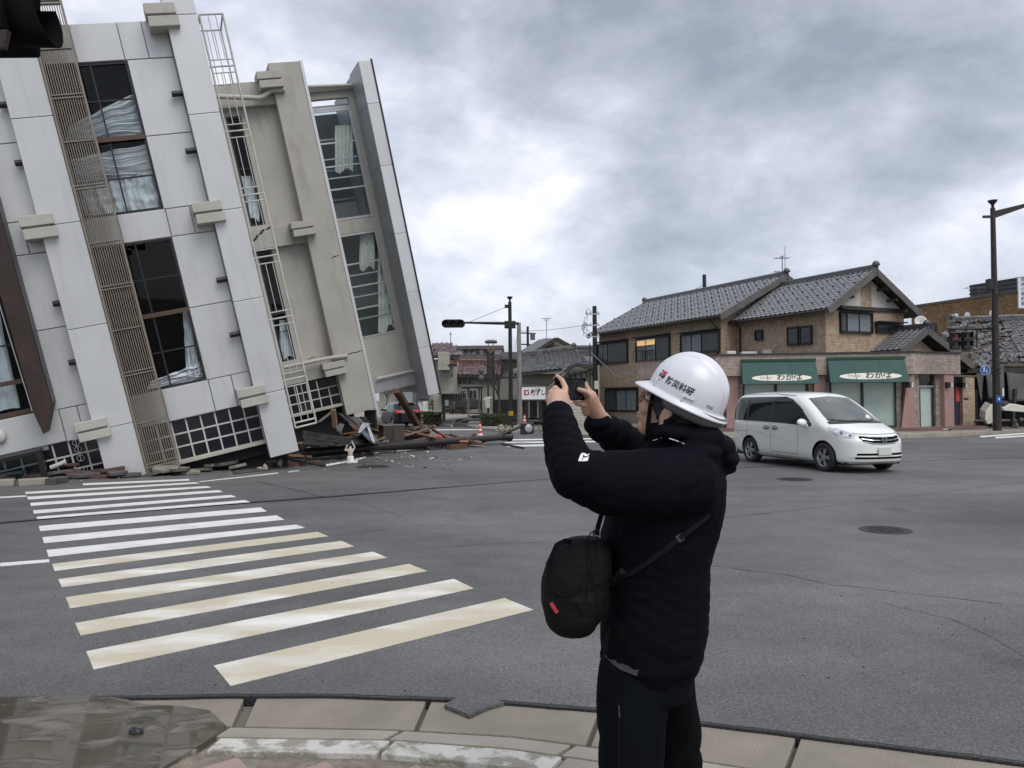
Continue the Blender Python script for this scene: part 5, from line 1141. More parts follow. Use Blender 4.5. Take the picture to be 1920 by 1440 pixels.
# neighbour on the left, mostly behind the fin of the leaning building
h = house('beige house with a boxy balcony, right beside the end of the leaning building', 'beige_house', 50, 200)
zb(h, 'wall', M_WALLB, (150, 640, 335, 1118), 50, 6); zb(h, 'balcony', M_WALLB, (196, 575, 300, 740), 48.9, 1.05, 0, .03); zb(h, 'balcony_opening', M_DARKWIN, (205, 768, 325, 802), 48.85, .2)
for k in range(9): zb(h, 'rail_bar', M_STEEL, (208+k*13, 768, 211+k*13, 802), 48.8, .04)
P_ = zplane(h, [(150, 612), (392, 612), (330, 506), (150, 500)], 49.4, 52.5, .15, M_WOODD); ztiles(h, P_, M_TILER, .34, .36)
P_ = zplane(h, [(290, 695), (370, 690), (335, 608), (290, 608)], 48.9, 50.2, .12, M_WOODD); ztiles(h, P_, M_TILER, .34, .34)
zb(h, 'canopy', M_WALLG, (215, 930, 425, 952), 46.5, 3.4); zb(h, 'annexe', M_WALLB, (160, 940, 228, 1118), 47, 2)
for k in range(9): zb(h, 'fence_board', M_WOODW, (232+k*20.5, 955, 250+k*20.5, 1018), 47.5, .05)
# pale house seen below the wing, behind the black car
h = house('pale house with white latticed bay window behind the parked black car', 'low_house', 62, 20)
zb(h, 'wall', M_WALLB, (-330, 880, 150, 1140), 62, 7); zb(h, 'roof', M_GREYROOF, (-340, 845, 160, 882), 61.3, 8)
zq = lambda x, y: (((540+x/5.647)-780)*4.8, ((690+y/5.647)-540)*4.8)
def zqr(x0, y0, x1, y1): a = zq(x0, y0); b = zq(x1, y1); return (a[0], a[1], b[0], b[1])
zwin(h, zqr(1165, 255, 1320, 370), 61.6, mat('pale_glass', (.30, .34, .36), .2)); zb(h, 'awning', M_SHUT, zqr(1355, 270, 1485, 330), 61.2, .7); zwin(h, zqr(1375, 345, 1490, 460), 61.5, M_WHITEP); zb(h, 'door_panel', M_WHITEP, zqr(1430, 350, 1480, 460), 61.3, .05)
# grey roofed gable house and black tiled house, half collapsed
h = house('house with a plain grey gable roof and ochre gable wall behind the black tiles', 'grey_gabled_house', 60, 1000)
zb(h, 'wall', M_WALLG, (930, 600, 1400, 1150), 60.4, 8)
L = h.location; G3 = [D(*z5(945, 608), 59.5)-L, D(*z5(1262, 456), 59.5)-L, D(*z5(1410, 528), 59.5)-L, D(*z5(1030, 600), 59.5)-L]
s = MB(); vs = [D(*z5(*q), 60.38)-L for q in ((1040, 610), (1262, 472), (1405, 545), (1405, 640), (1040, 640))]; s.add(vs, [(0, 1, 2, 3, 4)]); s.build('gable_wall', mat('ochre_render', (.20, .175, .13), .9), h, sol=.1)
for a, b in (((1005, 622), (1262, 458)), ((1262, 458), (1420, 545))): MB().beam(D(*z5(*a), 59.6)-L, D(*z5(*b), 59.6)-L, .28, .6, upv=V((0, 1, 0))).build('barge_board', M_WOODD, h)
s = MB(); vs = [D(*z5(930, 612), 58.5)-L, D(*z5(1010, 618), 59.7)-L, D(*z5(1262, 458), 59.7)-L, D(*z5(1110, 470), 66)-L, D(*z5(900, 600), 64)-L]; s.add(vs, [(0, 1, 2, 3, 4)]); s.build('roof', M_GREYROOF, h, sol=.15)
antenna(1025, 597, 640, 59, 'lone slim television antenna on the grey gabled house behind the bare tree', ((1.0, .35, 4), (.93, .2, 3), (.12, .3, 2)))
antenna(845, 622, 646, 50.5, 'thin bare mast above the red roof beside the leaning building', ((.8, .08, 2),))
h = house('old house with weathered black tiles and bulging cracked walls, partly collapsed', 'black_tiled_house', 50, 1000)
zb(h, 'wall', M_WALLB, (950, 768, 1590, 1150), 50.5, 5); zb(h, 'siding', M_WHITEP, (1290, 985, 1585, 1225), 47.2, .15)
for k in range(9): zb(h, 'siding_board', M_CREAMW, (1292, 990+k*26, 1584, 1013+k*26), 47.15, .045)
P_ = zplane(h, [(880, 775), (1592, 700), (1420, 542), (940, 608)], 49.6, 53, .15, M_WOODD); ztiles(h, P_, M_TILEO, .30, .30); ridge(h, P_[3]+V((0, 0, .06)), P_[2]+V((0, 0, .06)), M_TILEO)
P_ = zplane(h, [(1205, 842), (1300, 800), (1425, 690), (1380, 690)], 47.5, 48.5, .12, M_WOODD); ztiles(h, P_, M_TILEO, .28, .28)
L = h.location
s = MB(); s.add([D(*z5(*q), 48.2)-L for q in ((1290, 830), (1440, 700), (1590, 720), (1590, 980), (1290, 985))], [(0, 1, 2, 3, 4)]); s.build('gable_wall', M_WALLB, h, sol=.12)
for a, b in (((1215, 860), (1438, 690)), ((1438, 690), (1592, 718))): MB().beam(D(*z5(*a), 47.6)-L, D(*z5(*b), 47.6)-L, .22, .6, upv=V((0, 1, 0))).build('barge_board', M_WOODD, h)
for k in range(5): MB().beam(D(*z5(1370+k*52, 745+k*4), 48)-L, D(*z5(1400+k*47, 838-k*12), 48)-L, .05, .07).build('batten', M_WOODD, h)
MB().beam(D(*z5(1370, 800), 47.95)-L, D(*z5(1590, 735), 47.95)-L, .06, .08).build('batten', M_WOODD, h)
MB().beam(D(*z5(945, 830), 47.6)-L, D(*z5(1290, 880), 47.6)-L, .7, .3).build('sagging_eave', M_WOODD, h); MB().beam(D(*z5(1180, 905), 47)-L, D(*z5(1420, 700), 47.5)-L, .1, .1).build('fallen_rafter', M_WOODW, h)
zb(h, 'ground_floor_opening', M_INT, (700, 1000, 1280, 1165), 48.2, 1.5)
for u in (1010, 1090, 1180): zb(h, 'post', M_WOODW, (u, 1020, u+14, 1170), 48.0, .15)
h = house('dark boarded house with a low grey roof directly behind the signal pole', 'dark_house', 57, 800); zb(h, 'wall', M_WALLG, (765, 640, 955, 1140), 57, 6); zb(h, 'boarding', M_WOODW, (770, 700, 950, 800), 56.9, .09); zb(h, 'roof', M_GREYROOF, (755, 575, 965, 642), 56.2, 7)
# far flat roofs behind, either side of the utility pole
h = house('low grey office block with banded facade far behind the black tiled house', 'office_block', 90, 1500); zb(h, 'wall', M_WALLG, (1390, 520, 1660, 1120), 90, 8); zb(h, 'window_band', M_SHUT, (1395, 568, 1655, 606), 89.9, .1); zb(h, 'roof_band', M_GREYROOF, (1385, 514, 1665, 535), 89.6, 9)
# garden wall of dark stones
h = thing('stone_wall', 'low dark wall of stacked rough stones in front of the red roofed house', 'stone wall', D(*z5(260, 1100), 51))
st = [rock(.26, k+20, 1.5, .8, .75, 1) for k in range(4)]
for m_ in st: m_.materials.append(M_STONE)
for r_ in range(4):
    for k in range(26):
        p = D(*z5(275+k*11.6+(r_ % 2)*5, 1072-r_*15), 51)-h.location; o = inst('stone', st[(k*3+r_) % 4], h); o.location = p; o.scale = (.62, .6, .62); o.rotation_euler = (0, random.random(), random.random()*.4)
# second wall behind the bare tree
h = thing('block_wall', 'grey block wall standing behind the bare tree and hedge', 'wall', D(*z5(700, 1150), 48.6)); X0, X1, Z0, Z1 = zrect(690, 1010, 1190, 1140, 48.6); L = h.location; nx_, nz_ = 20, 5
for i in range(nx_):
    for j in range(nz_):
        dx_ = (X1-X0)/nx_; dz_ = (Z1-Z0)/nz_; bx('block', [M_STONE, M_WALLG, M_STONE][(i*7+j*3) % 3], h, X0-L.x+i*dx_+.01, X0-L.x+(i+1)*dx_-.01, -.1*((i*5+j) % 2)*.3, .2, Z0-L.z+j*dz_+.01, Z0-L.z+(j+1)*dz_-.01)
# ---------------------------------------------------------------- traffic signal
d = 41.0; sg_, hg, bg_ = pole('black traffic signal pole with an arm carrying three horizontal lights', 958, 805, 566, d, .13, .095, .12, 'traffic_signal', M_BLACK, 'traffic signal')
MB().lathe([(.05, 0), (.05, .12), (.09, .15), (.16, .24), (.16, .27), (.05, .3)], 12, M=Matrix.Translation((0, 0, hg))).build('finial', M_BLACK, sg_)
za = D(950, 606, d).z-.12; xa = D(871, 604, d).x-bg_.x; xh0 = D(829, 603, d).x-bg_.x
MB().tube([(.45, 0, za-.02), (-.6, 0, za+.0), (xa, 0, za+.05)], [.075, .085, .055], 10).build('arm', M_BLACK, sg_); MB().box(-.3, .3, -.1, .1, za-.28, za+.12).build('arm_clamp', M_BLACK, sg_, .03)
MB().tube([(-.1, 0, D(950, 574, d).z-.12), (xa+.3, 0, za+.1)], .012, 5).build('stay_wire', M_BLACK, sg_); MB().box(-.28, -.05, -.05, .05, D(950, 575, d).z-.19, D(950, 572, d).z-.1).build('stay_clamp', M_BLACK, sg_)
hd = MB(); hw = (xa-xh0)
hd.box(xh0+.18, xa-.18, -.12, .1, za-.21, za+.22); 
for e in (xh0+.19, xa-.19): hd.lathe([(.215, -.12), (.215, .1)], 18, M=frame(V((e, 0, za)), V((1, 0, 0)), V((0, 0, 1)), V((0, -1, 0))))
hd.build('light_housing', M_BLACK, sg_)
for k in range(3):
    x_ = lerp(xh0+.22, xa-.22, k/2); MT = frame(V((x_, -.13, za)), V((1, 0, 0)), V((0, 0, 1)), V((0, -1, 0)))
    MB().lathe([(.15, .0), (.12, .02), (0.001, .035)], 16, cap=False, M=MT).build('lens', M_LENS, sg_)
    v_ = MB(); n_ = 14
    pts = [(.165*cos(a), .165*sin(a)) for a in [R(-20)+R(220)*i/n_ for i in range(n_+1)]]
    v_.add([MT @ V((x, y, 0)) for x, y in pts]+[MT @ V((x, y-.02, .30-.10*(1-max(0, y/.165)))) for x, y in pts], [(i, i+1, n_+2+i, n_+1+i) for i in range(n_)]); v_.build('visor', M_BLACK, sg_, sol=.012)
z0_ = D(958, 775, d).z-.12; M_YEL = mat('yellow_band', (.55, .34, .03), .5, 0, .1, 6)
MB().lathe([(.136, z0_-.12), (.136, z0_+.12)], 16).build('yellow_band', M_YEL, sg_)
for k in range(4): a = R(-150+k*40); MB().box(-.012, .012, -.141, -.135, z0_-.12, z0_+.12, 0, Matrix.Rotation(a+R(90), 4, 'Z')).build('band_stripe', M_BLACK, sg_)
# ---------------------------------------------------------------- other poles
def cables(par, pts, sag=.3, r=.012):
    out = []
    for i in range(len(pts)-1):
        for k in range(10): t_ = k/10; p = V(pts[i]).lerp(V(pts[i+1]), t_); out.append(p-V((0, 0, sag*4*t_*(1-t_))))
    out.append(V(pts[-1])); MB().tube(out, r, 5).build('cable', M_BLACK, par)
t, h_, b_ = pole('plain grey concrete pole just right of the signal pole', 974.5, 787, 605, 46, .17, .12, .0, 'utility_pole', M_CONCP, 'utility pole')
w0 = D(1105, 608, 47)-b_; cables(t, [(0, 0, h_-.5), w0], .1); cables(t, [(-.1, 0, h_-.6), D(965, 655, 60)-b_], .2)
t, h_, b_ = pole('dark utility pole with transformers and tangled wires beside the brick house', 1117, 792, 574, 47.5, .19, .13, .0, 'utility_pole', M_BLACK, 'utility pole')
for k, z_ in enumerate((h_-.5, h_-1.2, h_-1.9)):
    MB().beam((-.55, -.1, z_), (.3, -.1, z_), .08, .08).build('cross_arm', M_STEEL, t)
    for x_ in (-.5, -.25, .2): MB().lathe([(.04, 0), (.06, .06), (.03, .14)], 8, M=Matrix.Translation((x_, -.1, z_+.04))).build('insulator', M_WHITEP, t)
for k in range(9):
    a = random.uniform(-.75, -.3); z_ = h_-random.uniform(.3, 2); rr = random.uniform(.1, .26); MB().tube([V((a+rr*.5*cos(q), -.15+.1*sin(q*2+k), z_+rr*sin(q))) for q in [2*pi*j/12 for j in range(10)]], .014, 5).build('wire_loop', M_BLACK, t)
MB().tube([(-.32, -.1, h_-2.3), (-.36, -.1, .3)], .035, 6).build('conduit', M_BLACK, t); MB().tube([(-.25, -.2, h_-2.9), (1.3, -.3, h_-4.4)], .02, 5).build('stay', M_STEEL, t); MB().lathe([(.16, 0), (.16, .5)], 12, M=Matrix.Translation((.05, -.2, 2.2))).build('pole_band', M_CREAMM, t)
t, h_, b_ = pole('distant utility pole with cross arms and wires above the grey gable roof', 991, 790, 612, 95, .2, .15, 0, 'utility_pole', M_BLACK, 'utility pole')
for k, (z_, w_) in enumerate(((h_-.8, 1.0), (h_-2.2, 1.1), (h_-4.4, 1.5))): MB().beam((-w_, 0, z_), (w_, 0, z_-.1), .15, .15).build('cross_arm', M_BLACK, t); MB().lathe([(.3, 0), (.3, .8)], 10, M=Matrix.Translation((w_*.6, -.2, z_-.9))).build('transformer', M_BOARD, t)
cables(t, [(1.0, 0, h_-2.2), D(1075, 645, 95)-b_], .3, .03); cables(t, [(-1.0, 0, h_-4.0), D(930, 650, 95)-b_], .3, .03); cables(t, [(1.4, 0, h_-4.4), D(1085, 650, 95)-b_], .3, .03)
t, h_, b_ = pole('short black pole rising behind the ridge of the brick house with guy wires', 1323, 700, 515, 62, .17, .15, 0, 'utility_pole', M_BLACK, 'utility pole')
for k in range(3): MB().tube([(0, 0, h_-.8-k*.3), D(1290-k*3, 549, 62)-b_], .02, 5).build('guy_wire', M_BLACK, t)
# round mirror signs seen from behind
t, h_, b_ = pole('thin black post with two round discs seen from behind, left of the lattice tower', *[z5(590, 0)[0]], 779, 694, 45.5, .05, .045, .1, 'sign_post', M_BLACK, 'sign post')
for q in (746, 810): z_ = D(*z5(590, q), 45.5).z-.1; MB().lathe([(.18, 0), (.17, .05), (.0, .06)], 18, cap=False, M=Matrix.Translation((0, -.06, z_)) @ Matrix.Rotation(R(90), 4, 'X')).build('disc', M_BOARD, t)
# lattice sign tower
t = thing('sign_tower', 'narrow dark tower with lattice panels and a little flat roof on top', 'tower', D(*z5(672, 1130), 50)); L = t.location
for u in (648, 698): zb(t, 'post', M_WOODD, (u-7, 560, u+7, 1128), 50, .25)
for k in range(6): zb(t, 'lattice_panel', M_WALLG, (656, 580+k*40, 690, 612+k*40), 50.1, .05)
for k in range(7): zb(t, 'tie_bar', M_WOODD, (640, 570+k*40, 706, 576+k*40), 49.9, .1)
for k in range(5): s = MB(); s.beam(D(*z5(656, 615+k*40), 50.05)-L, D(*z5(690, 582+k*40), 50.05)-L, .03, .04); s.build('lattice_bar', M_WOODD, t)
for u in (650, 692): zb(t, 'yellow_post', M_YEL, (u-3, 495, u+4, 560), 50.05, .1)
zb(t, 'tower_roof', M_GREYROOF, (618, 470, 728, 490), 49.6, 1.1, bev=.05); zb(t, 'roof_ridge', M_STEEL, (640, 464, 706, 471), 49.9, .5)
# bus shelter like canopy on posts
t = thing('shelter', 'open flat canopy on two grey posts by the driveway', 'shelter', D(*z5(470, 1180), 46)); zb(t, 'roof', M_BOARD, (398, 872, 602, 896), 45.4, 1.8, bev=.03); zb(t, 'post', M_WOODW, (463, 896, 477, 1182), 46, .14); zb(t, 'post', M_WOODW, (562, 896, 574, 1150), 46.8, .12); zb(t, 'ceiling', M_WOODD, (405, 897, 595, 902), 45.6, 1.4)
t = thing('notice_case', 'small glazed notice case on a black post by the left hedge', 'notice case', D(*z5(265, 1190), 46)); zb(t, 'post', M_BLACK, (240, 1070, 262, 1200), 46, .12); zb(t, 'case', M_BLACK, (256, 998, 298, 1078), 46.05, .12); zb(t, 'glass', mat('case_glass', (.2, .26, .26), .15), (261, 1008, 293, 1062), 46.0, .049)
# white tank like thing
t = thing('white_tank', 'curved white plastic tank leaning behind the lattice tower', 'tank', D(*z5(650, 1080), 47.5)); L = t.location
prof = [(598, 1005), (620, 985), (655, 978), (690, 985), (664, 1000), (664, 1080), (626, 1080), (620, 1010)]
s = MB(); vs = [D(*z5(*q), 47.5)-L for q in prof]; vs += [v_+V((0, .7, 0)) for v_ in vs]; n_ = len(prof); s.add(vs, [tuple(range(n_)), tuple(range(2*n_-1, n_-1, -1))]+[(i, i+n_, (i+1) % n_+n_, (i+1) % n_) for i in range(n_)]); s.build('shell', M_WHITEP, t, .03)
# shop sign board
d = 43.5; t = thing('sushi_sign', 'white rectangular shop sign on two dark legs beside the signal pole', 'sign', D(1000, 787, d)); L = t.location
zb(t, 'board', M_SIGNW, (950, 888, 1168, 1003), d, .16)
for q in ((943, 880, 1175, 888), (943, 1003, 1175, 1012), (943, 888, 950, 1003), (1168, 888, 1175, 1003)): zb(t, 'frame', M_BOARD, q, d-.03, .22)
for u in (996, 1122): zb(t, 'leg', M_BLACK, (u-7, 1012, u+7, 1215), d+.02, .12)
p = D(*z5(1096, 943), d-.004)-L; lettering('lettering', '助ずし', .30, M_INK, t, frame(p, V((1, 0, 0)), EZ, V((0, -1, 0))) @ Matrix.Diagonal((.95, 1.25, 1, 1)), .003, bold=.008, shear=.15)
for u, w_ in ((1000, .36), (1095, .4)): p = D(*z5(u, 908), d-.004)-L; lettering('small_lettering', 'すし処' if u < 1050 else '活魚料理', .08, M_INK, t, frame(p, V((1, 0, 0)), EZ, V((0, -1, 0))), .002) if u > 1050 else None
M_REDM = mat('red_mark', (.28, .02, .02), .5, 0, 0)
for q in ((974, 918, 986, 966), (986, 954, 1004, 966), (986, 918, 1018, 928), (1008, 935, 1018, 960)): zb(t, 'mark', M_REDM, q, d-.012, .011)
# ---------------------------------------------------------------- hedges, bare trees, shrubs
M_HEDGE = mat('hedge_leaf', (.05, .062, .020), .7, 0, .5, 8); M_BARK = mat('bark', (.055, .048, .042), .9, 0, .3, 8); M_SHRUB = mat('shrub_leaf', (.06, .07, .035), .7, 0, .5, 8)
def leaves(n, boxf, r, m, name, par, seed=1):
    rr = random.Random(seed); s = MB()
    for k in range(n):
        p = boxf(rr); a = V((rr.gauss(0, 1), rr.gauss(0, 1), rr.gauss(0, 1))).normalized(); b = a.orthogonal().normalized(); c = a.cross(b); q = r*rr.uniform(.6, 1.3)
        s.add([p-b*q, p+c*q*.5, p+b*q, p-c*q*.5], [(0, 1, 2, 3)])
    return tag(s.build(name, m, par, fixn=False), kind='stuff')
def hedge(label, x0, x1, y0, y1, d, dep, seed):
    X0, X1, Z0, Z1 = zrect(x0, y0, x1, y1, d); t = thing('hedge', label, 'hedge', ((X0+X1)/2, d, .1)); hw_ = (X1-X0)/2; hh_ = Z1-.1
    bx('branches', M_BARK, t, -hw_+.15, hw_-.15, .15, dep-.15, 0, hh_-.15)  # solid dark core, colours in the shade between the leaves
    def f(rr):
        x = rr.uniform(-hw_, hw_); y = rr.uniform(0, dep); z = rr.uniform(0, hh_); k = rr.random()
        if k < .5: y = rr.uniform(-.03, .12)
        elif k < .8: z = hh_-rr.uniform(-.03, .1)
        return V((x, y, z+.05*NZ.noise(V((x*2, y*2, seed)))))
    leaves(int(2600*hw_), f, .045, M_HEDGE, 'foliage', t, seed)
hedge('clipped green hedge immediately left of the signal pole', 572, 850, 1136, 1255, 43.2, 1.2, 4); hedge('smaller clipped hedge beside the parked black car', 40, 238, 1118, 1202, 47.3, 1.2, 5); hedge('remnant of clipped hedge just right of the signal pole', 868, 906, 1142, 1180, 44.2, .8, 6)
def bare_tree(label, base, hgt, spread, seed, r0=.06, n=4, trunk=.3):
    rr = random.Random(seed); t = thing('bare_tree', label, 'tree', base); tb_ = MB(); bb_ = MB()
    def grow(p, dv, l, r, lv):
        q = p+dv*l; mid = p.lerp(q, .5)+V((rr.gauss(0, .05), rr.gauss(0, .05), 0))*l; (tb_ if lv == 0 else bb_).tube([p, mid, q], [r, r*.85, r*.65], 6 if lv < 2 else 4)
        if lv >= n: return
        for k in range(3 if lv else 6):
            nd_ = (dv+V((rr.gauss(0, spread), rr.gauss(0, spread), rr.gauss(.15, .2)))).normalized(); grow(q if k else p.lerp(q, .8), nd_, l*rr.uniform(.55, .85), r*.6, lv+1)
    grow(V((0, 0, 0)), V((0, 0, 1)), hgt*trunk, r0, 0); tb_.build('trunk', M_BARK, t); bb_.build('branches', M_BARK, t); return t
b = G(936, 780, .1); b = D(936, 778, 45); bare_tree('leafless tree with fanned thin branches behind the signal pole', b, 6.4, .5, 3, .075, 4, .2)
b = D(726, 770, 58); bare_tree('small leafless tree showing under the wing of the leaning building', b, 3.2, .5, 9, .05, 4, .3)
for i, (x, y, w_, h_, lab) in enumerate(((165, 1095, 40, 75, 'ragged shrub in front of the beige house'), (330, 1130, 60, 34, 'brown winter plants along the driveway'), (430, 1125, 40, 40, 'dry plants at the foot of the stone wall'), (540, 1170, 36, 20, 'low dark shrub at the end of the driveway'))):
    b = D(*z5(x, y), 47.8); t = thing('shrub', lab, 'shrub', b); W_ = w_/4.8*47.8/F; H_ = h_/4.8*47.8/F*1.3
    MB().tube([(0, 0, -.1), (0, 0, H_*.6)], .03, 5).build('stem', M_BARK, t); leaves(500, lambda rr: V((rr.gauss(0, W_*.7), rr.gauss(0, .3), rr.random()*H_*(1-.3*rr.random()))), .05, [M_SHRUB, M_WOODG, M_WOODG, M_SHRUB][i], 'foliage', t, i)
# ---------------------------------------------------------------- cones
M_CONE = mat('cone_red', (.62, .055, .03), .5, 0, .08, 6); M_CONEW = mat('cone_white', (.68, .68, .66), .45, 0, .05)
def cone(u, v, d, label):
    b = D(u, v, d); b.z = .001 if d < 36 else .13; t = thing('traffic_cone', label, 'traffic cone', b)
    MB().box(-.19, .19, -.19, .19, 0, .03).build('base', M_CONE, t, .01); r = lambda z: lerp(.145, .028, z/.7)
    zs = [.03, .16, .25, .36, .44, .54, .61, .70]
    for k in range(len(zs)-1): MB().lathe([(r(zs[k]), zs[k]), (r(zs[k+1]), zs[k+1])], 18).build('band', M_CONE if k % 2 == 0 else M_CONEW, t)
cone(900, 823, 31.5, 'red and white traffic cone standing on the road beyond the fallen pole'); cone(983.5, 797, 40.5, 'red and white traffic cone on the kerb beneath the white shop sign')
# pale rubble along that kerb
heap(22, 930, 965, 803, 808, 'pale broken lump beside the foot of the signal pole', 'pale lumps by the signal pole', sc=.6, hmax=.2, z0=.1)
heap(16, 998, 1026, 803, 810, 'reddish broken lump on the pavement near the shop sign', 'broken lumps near the shop sign', sc=.55, hmax=.12, z0=.1); heap(8, 955, 975, 782, 800, 'white broken lump between the signal pole and the shop sign', 'white lumps behind the signal pole', sc=.7, hmax=.5, z0=.12)
# ================================================================ wreckage under the leaning building
zd = lambda x, y: (540+x/5.647, 690+y/5.647)
# fallen street light
pa = G(325, 884, .0); pa.z = .16; pb_ = G(944, 832, 0); pb_.z = .24
fp_ = thing('fallen_street_light', 'dark brown street light pole lying across the road under the building', 'street light', pa)
dvec = pb_-pa; MB().tube([(0, 0, 0), dvec*.5+V((0, 0, .03)), dvec], [.15, .135, .11], 16).build('pole', M_DARKSTEEL, fp_)
du = dvec.normalized(); MB().tube([dvec-du*.1, dvec+du*.28, dvec+du*.3, dvec+du*.36], [.13, .15, .19, .19], 16).build('base_flange', M_DARKSTEEL, fp_)
ah = D(976, 800, 28.6); MB().tube([D(902, 829, 28.0)-pa, ah-pa], [.065, .055], 10).build('arm', M_DARKSTEEL, fp_)
lh = D(988, 803, 28.7); lm = frame(lh-pa, V((.93, .35, .05)).normalized(), V((-.35, .93, 0)).normalized(), EZ)
MB().box(-.24, .24, -.12, .12, -.23, .21, 0, lm).build('lamp_head', M_BLACK, fp_, .03)
MB().lathe([(.15, 0), (.15, .02), (.13, .03), (0.001, .045)], 20, cap=False, M=lm @ Matrix.Translation((0.02, -.121, 0)) @ Matrix.Rotation(R(90), 4, 'X')).build('lens', mat('frosted_lens', (.5, .5, .5), .25, .3, .35, 14), fp_)
for k in range(5): MB().box(-.10, .13, -.172, -.166, -.1+k*.05, -.094+k*.05, 0, lm).build('lens_rib', M_BLACK, fp_)
M_CARBLK = mat('crushed_black_paint', (.006, .0075, .009), .35, .1, .2, 3, .1, 3, .4, .15); M_SILV = mat('torn_silver', (.45, .46, .47), .35, .6, .2, 4); M_REDBR = mat('red_brown_timber', (.105, .05, .03), .8, 0, .3, 3, .2, 20)
# dark leaning props
def stick(name, label, cat, a, b, w_, m, h=None): t = MB().beam(V((0, 0, 0)), b-a, w_, h or w_).build(name, m); t.location = a; tag(t, label, cat); return t
stick('timber_prop', 'rust brown timber prop slanting from the wing down to the road', 'timber', D(*zd(1430, 705), 27.5), D(*zd(1150, 240), 24.8), .20, M_REDBR, .17)
stick('thin_rod', 'thin black rod hanging down from the corner of the panelled block', 'rod', G(578, 871, 0), D(566, 836, 18.6), .025, M_BLACK)
stick('dark_post', 'black post standing in the gloom behind the plastered column', 'post', D(*zd(885, 640), 26), D(*zd(870, 445), 26), .35, M_BLACK)
stick('broken_stud', 'pale broken timber stud standing behind the railing foot', 'timber', D(*zd(500, 620), 22), D(*zd(478, 440), 21.8), .12, M_WOOD)
stick('pale_lath', 'pale lath slanting through the dark gap beside the railing foot', 'timber', D(*zd(330, 570), 21.5), D(*zd(460, 470), 22.5), .05, M_WOODG)
# crushed dark car body: bent sheets, roof edge with silver trim and cracked glass
wc = thing('crushed_car', 'black car crushed flat beneath the leaning wing', 'car', G(650, 858)); L = wc.location
def sheet(name, px, ds, m, th=.03, bend=.1, seed=0, nu=10, nv=6):
    P_ = [D(*zd(*q), d_)-L for q, d_ in zip(px, ds)]
    def fn(u, v): p = P_[0].lerp(P_[1], u).lerp(P_[3].lerp(P_[2], u), v); return p+V((0, -1, .4))*bend*(NZ.noise(V((u*3+seed, v*2.5, seed)))+.6*sin(pi*v))
    MB().grid(fn, nu, nv).build(name, m, wc, sol=th)
sheet('bonnet', ((150, 735), (560, 795), (860, 760), (180, 660)), (20.2, 21.2, 23, 21.6), M_CARBLK, .03, .12, 1)
sheet('wing_panel', ((160, 815), (520, 830), (500, 800), (170, 745)), (19.8, 20.6, 20.7, 20.2), M_CARBLK, .03, .05, 2)
sheet('door', ((520, 830), (870, 815), (830, 700), (560, 770)), (20.8, 22.4, 22.8, 21.4), M_CARBLK, .03, .12, 3)
sheet('roof_panel', ((520, 480), (640, 510), (960, 820), (890, 800)), (22.6, 23, 22.8, 22.0), M_CARBLK, .04, .05, 4)
sheet('windscreen', ((620, 520), (760, 520), (980, 800), (900, 810)), (23.2, 23.8, 23.2, 22.4), mat('cracked_glass', (.10, .115, .12), .2, .2, .8, 9), .02, .06, 5)
sheet('silver_trim', ((830, 600), (850, 590), (925, 800), (895, 800)), (22.3, 22.4, 22.2, 22.1), M_SILV, .03, .02, 6); sheet('silver_trim', ((735, 690), (760, 690), (870, 590), (790, 575)), (21.9, 21.9, 22.3, 22.3), M_SILV, .03, .02, 7)
sheet('torn_lining', ((500, 640), (560, 720), (600, 600), (560, 590)), (21.6, 21.8, 22, 22), mat('torn_lining', (.10, .10, .10), .8), .02, .1, 8); sheet('inner_trim', ((640, 590), (740, 690), (770, 640), (700, 600)), (22.2, 22.2, 22.5, 22.5), M_REDBR, .03, .05, 9)
sheet('roof_panel', ((760, 520), (820, 520), (900, 600), (840, 610)), (23.2, 23.4, 23.2, 22.9), M_CARBLK, .04, .05, 11)
# brown cabinet, pale scraps, boards
t = thing('brown_cabinet', 'dark brown cabinet standing broken among the boards', 'cabinet', D(*zd(1095, 800), 25), R(25)); MB().box(-.35, .35, -.3, .3, 0, .58).build('carcass', mat('brown_veneer', (.045, .032, .03), .5, 0, .2), t, .01); MB().box(-.02, .33, -.33, -.301, .03, .55).build('door', mat('brown_veneer_door', (.055, .04, .036), .5), t); MB().box(-.37, .37, -.32, .32, .581, .62).build('top', M_WOODG, t)
t = thing('grey_bin', 'open grey box lying on the debris beside the prop', 'box', D(*zd(1445, 770), 26), R(-20)); 
for q in ((-.3, .3, -.2, .2, 0, .02), (-.3, -.28, -.2, .2, .021, .28), (.28, .3, -.2, .2, .021, .28), (-.279, .279, .18, .2, .021, .26)): bx('side', M_STEEL, t, *q)
t = MB().box(-.22, .22, -.15, .15, 0, .2).build('red_container', mat('red_plastic', (.45, .02, .03), .4), None, .03); t.location = D(*zd(1550, 765), 26); t.rotation_euler = (.3, .2, .5); tag(t, 'small red container in the debris behind the fallen pole', 'container')
def zheap(n, x0, x1, y0, y1, d, mats, lab, cat, grp, size, name, hm=.3):
    for k in range(n):
        p = D(random.uniform(*((540+x0/5.647), (540+x1/5.647))), random.uniform(690+y0/5.647, 690+y1/5.647), d+random.uniform(-.8, .8)); p.z = max(.05, p.z)
        l = random.uniform(*size); mm = random.choice(mats); o = MB().box(-l/2, l/2, -.06*random.uniform(.5, 2), .06, -.025, .025).build(name, mm); o.location = p; o.rotation_euler = (random.gauss(0, .3), random.gauss(.1, .25), random.uniform(-.6, .6)); tag(o, {'raw_timber': 'raw yellowish ', 'grey_timber': 'weathered grey brown ', 'red_brown_timber': 'red brown ', 'dark_board': 'blackened ', 'weathered_wood': 'pale grey ', 'cream_render': 'cream '}.get(mm.name, '')+lab, cat, grp)
